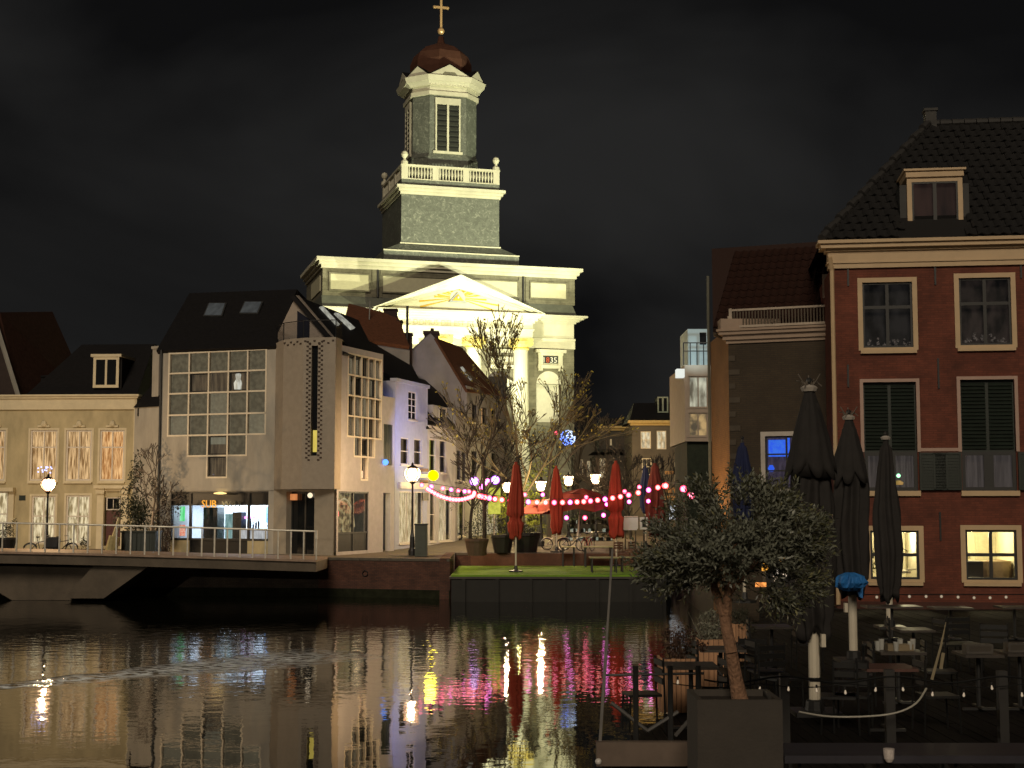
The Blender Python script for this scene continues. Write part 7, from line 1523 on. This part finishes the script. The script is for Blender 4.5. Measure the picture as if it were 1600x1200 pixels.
def olivemat():
    m, t, p = nodemat('olive_leaf'); N = t.nodes.new; L = t.links.new; p.inputs['Roughness'].default_value = .42
    g = N('ShaderNodeNewGeometry'); r = N('ShaderNodeValToRGB'); e = r.color_ramp.elements; e[0].color = (.045, .060, .030, 1); e[1].color = (.27, .26, .13, 1); e[1].position = .95
    L(g.outputs['Random Per Island'], r.inputs[0]); mx = N('ShaderNodeMix'); mx.data_type = 'RGBA'; mx.inputs['B'].default_value = (.16, .17, .13, 1); L(g.outputs['Backfacing'], mx.inputs['Factor']); L(r.outputs[0], mx.inputs['A']); L(mx.outputs['Result'], p.inputs['Base Color']); return m
stuff(lv.build('crown', olivemat(), ot)); stuff(tw_m.build('twigs', mat('olive_twig', (.05, .045, .03), .8), ot))
# ---- closed black parasols
blk = mat('black_canvas', (.022, .019, .018), .85, var=.3, vs=2.5, bump=.3, bs=8)
def black_parasol(px, D, yt, ybot, r, label, pole_to, seed, mant=True, spikes=True):
    x = gx(px, D); zt = 4.6 + (790 - yt) * D / F_PX; zb = 4.6 + (790 - ybot) * D / F_PX
    s = 1
    t = folded_parasol(x, D, 1.85, 0, zb, zt - .05, r, blk, polew, label, group='closed black parasols on the terrace', n=40, seed=seed, pr=.075, top=.40, base=False)
    if mant:                                                     # the short upper canopy over the folded main one
        rr = random.Random(seed + 50); hz = 1.0; m = MB(); ph = rr.uniform(0, 6)
        m.lathe((x, D, zt - hz), [(r * 1.12, 0), (r * 1.08, .08), (r * .84, .32), (r * .60, .6), (r * .38, .82), (r * .22, .97), (.03, 1.0)], 56, fn=lambda w, z: 1 + (.30 * abs(math.sin(4 * w + ph)) ** .6 - .12) * max(0, 1 - z / 1.0) + .07 * math.sin(5 * w + 3 * z), zf=lambda w, z: -.22 * max(0, 1 - z / .35) * abs(math.sin(4 * w + ph)) ** .7 + .05 * math.sin(3 * w + ph) * max(0, 1 - z / .5)); m.build('upper_canopy', blk, t, smooth=True)
    if spikes:
        m = MB()
        for k in range(9): w = 2 * PI * k / 9; m.path([(x, D, zt - .05), (x + math.cos(w) * .10, D + math.sin(w) * .1, zt + .08), (x + math.cos(w) * .17, D + math.sin(w) * .17, zt + .02 + .16 * ((k * 7) % 3) / 2)], .009, 4)
        m.build('bird_spikes', mat('spike_wire', (.20, .17, .14), .5), t)
    m = MB(); m.lathe((x, D, zt), [(.10, -.05), (.12, 0), (.06, .04)], 10); m.build('cap', mat('cap_pale', (.5, .45, .4), .5), t)
    m = MB(); m.box(x - .3, x + .3, D - .3, D + .3, 1.853, 1.91); m.lathe((x, D, 1.91), [(.13, 0), (.12, .12), (.09, .14)], 10); m.build('base', dkmetal, t)
    return t
p1 = black_parasol(1266, 18.9, 606, 990, .27, 'tallest closed black parasol, wiry spikes on top, beside the olive tree', 0, 1)
p2 = black_parasol(1327, 25.2, 652, 925, .27, 'middle closed black parasol with a blue cloth hanging on it', 0, 2)
p3 = black_parasol(1384, 32, 684, 932, .27, 'rightmost and shortest closed black parasol before the lit window', 0, 3, mant=False, spikes=False)
D = 18.7; m = MB(); a, b = at_y(1281, 990, D), at_y(1288, 1010, D); m.box(a.x, b.x, D - .1, D, b.z, a.z); m.build('crank_box', polew, p1)
m = MB(); a = at_y(1266, 1064, D); m.lathe((gx(1266, 18.9), 18.9, a.z), [(.085, -.025), (.085, .025)], 12); m.build('strap_band', blackp, p1)
D = 24.9; m = MB(); a, b = at_y(1318, 942, D), at_y(1323, 956, D); m.box(a.x, b.x, D - .1, D, b.z, a.z); m.build('crank_box', polew, p2)
# blue cloth
c = at_y(1328, 909, 24.7); t = thing('blue_cloth', 'crumpled bright blue cloth tied round the middle black parasol', 'cloth', c); m = MB()
m.lathe(c - Vector((0, 0, .14)), [(.10, -.02), (.26, .05), (.30, .13), (.22, .24), (.08, .30)], 40, fn=lambda w, z: 1 + .25 * math.sin(5 * w + 9 * z) + .12 * math.sin(11 * w + 14 * z), sx=.82); m.prism([c + Vector((.08, -.1, -.02)), c + Vector((.21, -.1, .02)), c + Vector((.19, -.12, -.28)), c + Vector((.15, -.1, -.26))], (0, .1, .0)); m.build('cloth_body', mat('blue_cloth', (.02, .17, .50), .7, var=.35, vs=7, bump=.5, bs=14), t, smooth=False)
# ---- wooden planters with shrubs at the deck edge
slm = mat('slat_wood', (.48, .26, .14), .7, var=.3, vs=4, stretch=(3, 3, .5), bump=.3)
for i, (x0p, x1p, yt, D, lb) in enumerate(((1030, 1083, 1025, 19.0, 'wooden slatted planter with twiggy shrub, nearest of the three by the canal'), (1088, 1127, 996, 21.6, 'wooden slatted planter with pale grass, behind the olive trunk on its left'), (1141, 1165, 972, 25.2, 'wooden slatted planter behind the olive trunk on its right'))):
    x0, x1 = gx(x0p, D), gx(x1p, D); z1 = 4.6 - (yt - 790) * D / F_PX; wdt = x1 - x0; t = thing('wooden_planter', lb, 'planter', ((x0 + x1) / 2, D + wdt / 2, 1.85), 'wooden planters along the canal edge')
    MB().box(x0 + .02, x1 - .02, D + .02, D + wdt - .02, 1.86, z1 - .04).build('liner', blackp, t); ns = 7 if i == 0 else 5
    for k in range(ns): MB().box(x0 + wdt * k / ns + .004, x0 + wdt * (k + 1) / ns - .004, D - .004, D + .018, 1.86, z1 - random.uniform(0, .01)).build('slat', slm, t)
    for k in range(ns): MB().box(x0 - .004, x0 + .018, D + .02 + wdt * k / ns, D + wdt * (k + 1) / ns - .004, 1.86, z1 - random.uniform(0, .01)).build('slat', slm, t)
    m = MB(); leafball(m, ((x0 + x1) / 2, D + wdt / 2, z1 + .16), .24, .22, .26, [700, 300, 250][i], [.03, .035, .03][i], rnd, 12)
    for k in range(26): a = Vector(((x0 + x1) / 2 + rnd.uniform(-.12, .12), D + wdt / 2, z1 - .05)); m.bar(a, a + Vector((rnd.uniform(-.22, .22), rnd.uniform(-.15, .15), rnd.uniform(.25, .48))), .005, .002, 3)
    stuff(m.build('shrub', mat(['brown_twig_leaf', 'pale_grass', 'green_twig'][i], [(.07, .035, .022), (.20, .20, .15), (.05, .05, .03)][i], .8, var=.4, vs=20), t))
# ---- tables and chairs
ttop = mat('table_grey', (.06, .05, .043), .45, var=.25, vs=4); tbrown = mat('table_brown', (.10, .045, .034), .5, var=.3, vs=4)
def cafe_table(px0, px1, py, D, label, m_=ttop, ht=.75):
    x0, x1 = gx(px0, D), gx(px1, D); z = 4.6 - (py - 790) * D / F_PX; xc = (x0 + x1) / 2; t = thing('cafe_table', label, 'table', (xc, D + .3, 1.85), 'cafe tables on the terrace')
    MB().box(x0, x1, D, D + .62, z - .035, z).build('table_top', m_, t); MB().bar((xc, D + .31, 1.88), (xc, D + .31, z - .036), .03, n=8).build('leg', dkmetal, t); m = MB(); m.box(xc - .22, xc + .22, D + .28, D + .34, 1.853, 1.885); m.box(xc - .03, xc + .03, D + .1, D + .52, 1.8875, 1.91); m.build('base', dkmetal, t); return t, Vector((xc, D + .3, z))
T = []
for q in ((1041, 1120, 1038, 17.4, 'square table by the nearest wooden planter'), (1347, 1427, 1041, 17.2, 'near table with reddish half top, right of the white parasol pole', tbrown), (1369, 1440, 1016, 19.6, 'table crowded with glasses behind the reddish one'), (1092, 1162, 1012, 19.8, 'table behind the olive trunk between the wooden planters'), (1176, 1236, 977, 23.6, 'table half hidden under the right side of the olive crown'), (1400, 1455, 982, 23.6, 'table in the middle of the terrace under the right parasol'), (1350, 1437, 946, 29, 'long table with lit edge before the red house'), (1455, 1515, 948, 29, 'table right of the lit-edged one by the red wall'), (1560, 1610, 947, 29, 'table with pale edge at the far right by the wall'), (1500, 1560, 1020, 19, 'dark table at the right with metal boxes'), (1565, 1625, 1018, 19, 'dark table at the right frame edge')): T.append(cafe_table(*q))
gl = MB(); gls = glassmat('clear_glass'); c = T[2][1]
for i, (dx, dy) in enumerate(((-.28, 0), (-.2, .1), (-.05, -.1), (.05, .05), (.16, -.05), (.24, .1))):
    t = thing('glass', ['stemmed glass nearest the left end of the glass-crowded table', 'second glass from the left on the crowded table', 'glass left of the middle on the crowded table', 'glass right of the middle on the crowded table', 'tall glass near the right end of the crowded table', 'small glass at the right end of the crowded table'][i], 'glass', c + Vector((dx, dy, 0)), 'glasses left on the table')
    MB().lathe(c + Vector((dx, dy, .001)), [(.03, 0), (.035, .05), (.04, .13 + .02 * (i % 2)), (.036, .13 + .02 * (i % 2))], 10).build('bowl', mat('glass_ware', (.45, .45, .42), .08, var=0, spec=1), t)
t = thing('small_table_box', 'small brown box on the crowded table', 'box', c); m = MB(); m.box(c.x - .16, c.x + .2, c.y - .08, c.y + .1, c.z + .001, c.z + .09); m.build('box_body', mat('box_brown', (.22, .17, .10), .6), t)
for j, k in enumerate((9, 10)):
    c = T[k][1]; t = thing('metal_box', ['metal cutlery box glinting on the dark right-hand table', 'metal cutlery box on the table at the frame edge'][j], 'box', c, 'metal boxes'); m = MB(); m.box(c.x - .18, c.x + .18, c.y - .1, c.y + .1, c.z + .001, c.z + .12); m.build('box_body', mat('box_steel', (.10, .09, .08), .5, metal=.4), t); m = MB(); m.box(c.x - .15, c.x + .15, c.y - .103, c.y - .1, c.z + .03, c.z + .1); m.build('front_plate', mat('plate_dark', (.06, .05, .04), .4), t)
chb = mat('chair_black', (.008, .008, .008), .5, var=.2)
cl = ['left of', 'right of']; names = ['the near planter table', 'the reddish-topped table', 'the glass-crowded table', 'the table behind the olive trunk', 'the table under the olive crown', 'the middle table', 'the lit-edged table', 'the wall-side table', 'the far-right wall table', 'the dark right-hand table', 'the frame-edge table']
for k, (tt_, c) in enumerate(T[:6]):
    for s in (0, 1):
        chair(c.x + (-.62 if s == 0 else .62), c.y + rnd.uniform(-.1, .15), 1.852, (-PI / 2 if s == 0 else PI / 2) + rnd.uniform(-.3, .3), f'black slatted chair {cl[s]} {names[k]}', chb, 'black chairs on the terrace', .98)
for i, (px, D, a, lb) in enumerate(((1180, 20.5, 2.6, 'black chair standing alone between planters and parasol'), (1215, 19.2, .4, 'black chair behind the square planter, left of the white pole'), (1500, 24, .2, 'black chair in the dark right middle of the terrace'), (1545, 22.5, -.3, 'black chair turned to the dark right-hand table'), (1325, 17.5, 2.8, 'black chair left of the near reddish table, turned away'))): chair(gx(px, D), D, 1.852, a, lb, chb, 'black chairs on the terrace', .98)
# ---- railing posts with a festoon of small clear bulbs
t = thing('terrace_fence', 'dark posts and cable fence carrying the small festoon bulbs', 'fence', (4, 16, 1.85)); fp = []
for px, yb in ((1225, 1052), (1389, 1046), (1565, 1048)): D = 16.0; a = at_y(px, yb, D); MB().box(a.x - .05, a.x + .05, D - .05, D + .05, 1.853, a.z).build('fence_post', mat('post_grey', (.025, .023, .022), .6), t)
m = MB(); D = 15.95; m.path([at_y(x, 1062 + 5 * math.sin((x - 1100) / 27.), D) for x in range(1100, 1640, 12)], .010, 4); m.build('fence_cable', blackp, t)
clr = bulbmat('unlit_bulb_glint', (.8, .62, .42), (.16, .12, .08), .55, .25)
bm1 = mesh_of(MB().lathe((0, 0, 0), [(.004, -.035), (.022, -.02), (.024, 0), (.014, .025), (.012, .045)], 10), 'bulb', clr, True); sock = mesh_of(MB().lathe((0, 0, .04), [(.016, 0), (.016, .05)], 8), 'socket', blackp)
t = thing('clear_bulb_festoon', 'string of small clear bulbs along the near terrace fence', 'string lights', (4, 15.9, 2.5))
for px, py in ((1059, 1066), (1187, 1077), (1232, 1077), (1276, 1079), (1321, 1082), (1368, 1078), (1411, 1077), (1457, 1085), (1506, 1086), (1550, 1075), (1597, 1086)):
    p = at_y(px, py, 15.88); piece('bulb', bm1, p, t, (rnd.uniform(-.2, .2), rnd.uniform(-.2, .2), 0), (.7,) * 3); piece('socket', sock, p, t, scale=(.7,) * 3)
m = MB(); m.path([at_y(x, 1068 + 6 * abs(math.sin((x - 1050) / 44.)), 15.88) for x in range(1050, 1640, 11)], .006, 4); m.build('wire', blackp, t)
t = thing('wall_festoon', 'string of tiny clear bulbs along the foot of the red house', 'string lights', (8, 36, 2.4)); bm2 = mesh_of(MB().ball((0, 0, 0), .045, 8, 5), 'bulb', clr, True)
pts = [(1370, 933), (1398, 932), (1421, 932), (1447, 932), (1471, 932), (1497, 933), (1522, 934), (1547, 934), (1572, 933), (1345, 934)]
for px, py in pts: piece('bulb', bm2, at_y(px, py, 36), t)
m = MB(); m.path([at_y(x, 929, 36) for x in range(1330, 1620, 20)], .012, 4); m.build('wire', blackp, t)
# pale hose curve and hanging cable
t = thing('pale_hose', 'pale curved hose sagging across the terrace fence', 'hose', (4.5, 15.7, 2.3)); m = MB(); m.path([at_y(*a, 15.7) for a in lerp_pts([(1248, 1112, 0), (1290, 1119, 0), (1340, 1120, 0), (1395, 1115, 0), (1430, 1100, 0), (1448, 1075, 0)], 22) for a in [(a[0], a[1])]], .011, 6); m.build('tube', mat('hose_pale', (.42, .40, .34), .4), t)
t = thing('leaning_stick', 'thin pale stick leaning upright at the right of the terrace', 'stick', (5, 17, 1.85)); m = MB(); m.path([at_y(1456, 1062, 17), at_y(1470, 1010, 17), at_y(1478, 972, 17)], [.02, .014, .006], 6); m.bar(at_y(1470, 1045, 17), at_y(1474, 1020, 17), .022); m.build('stick_shaft', mat('stick', (.30, .25, .16), .5), t)
t = thing('white_cup', 'small white cup with reddish stains on the steel bench', 'cup', at_y(1390, 1172, 13.3)); c = at_y(1390, 1186, 13.1); m = MB(); m.lathe((c.x, 13.12, c.z), [(.028, -.03), (.045, .0), (.052, .09), (.046, .09)], 12); m.build('cup_body', mat('cup_white', (.70, .62, .58), .6, var=.3, vs=30), t)
# glow seen through the olive tree: a lit shop shelf on the right bank
t = thing('lit_cabinet', 'small cabinet with glowing orange and white goods behind the olive tree', 'cabinet', (gx(1238, 38), 38, 1.85)); D = 38; a = at_y(1196, 862, D); b = at_y(1248, 925, D); m = MB(); m.box(a.x, b.x, D, D + .5, 1.85, a.z); m.build('case', blackp, t)
for k, (x0, y0, x1, y1, c1) in enumerate(((1211, 868, 1216, 905, (1, .85, .7)), (1217, 871, 1228, 884, (1, .45, .1)), (1190, 880, 1200, 892, (.9, .4, .05)), (1222, 888, 1241, 900, (1, .8, .6)), (1180, 910, 1197, 917, (1, .35, .08)), (1232, 913, 1243, 918, (1, .4, .1)), (1208, 900, 1216, 909, (.9, .7, .5)))): a, b = at_y(x0, y0, D), at_y(x1, y1, D); MB().box(a.x, b.x, D - .04, D - .002, b.z, a.z).build('glowing_jar', litmat('jar%d' % k, c1, tuple(x * .35 for x in c1), 1.4, 14, (1, 1, 1)), t)
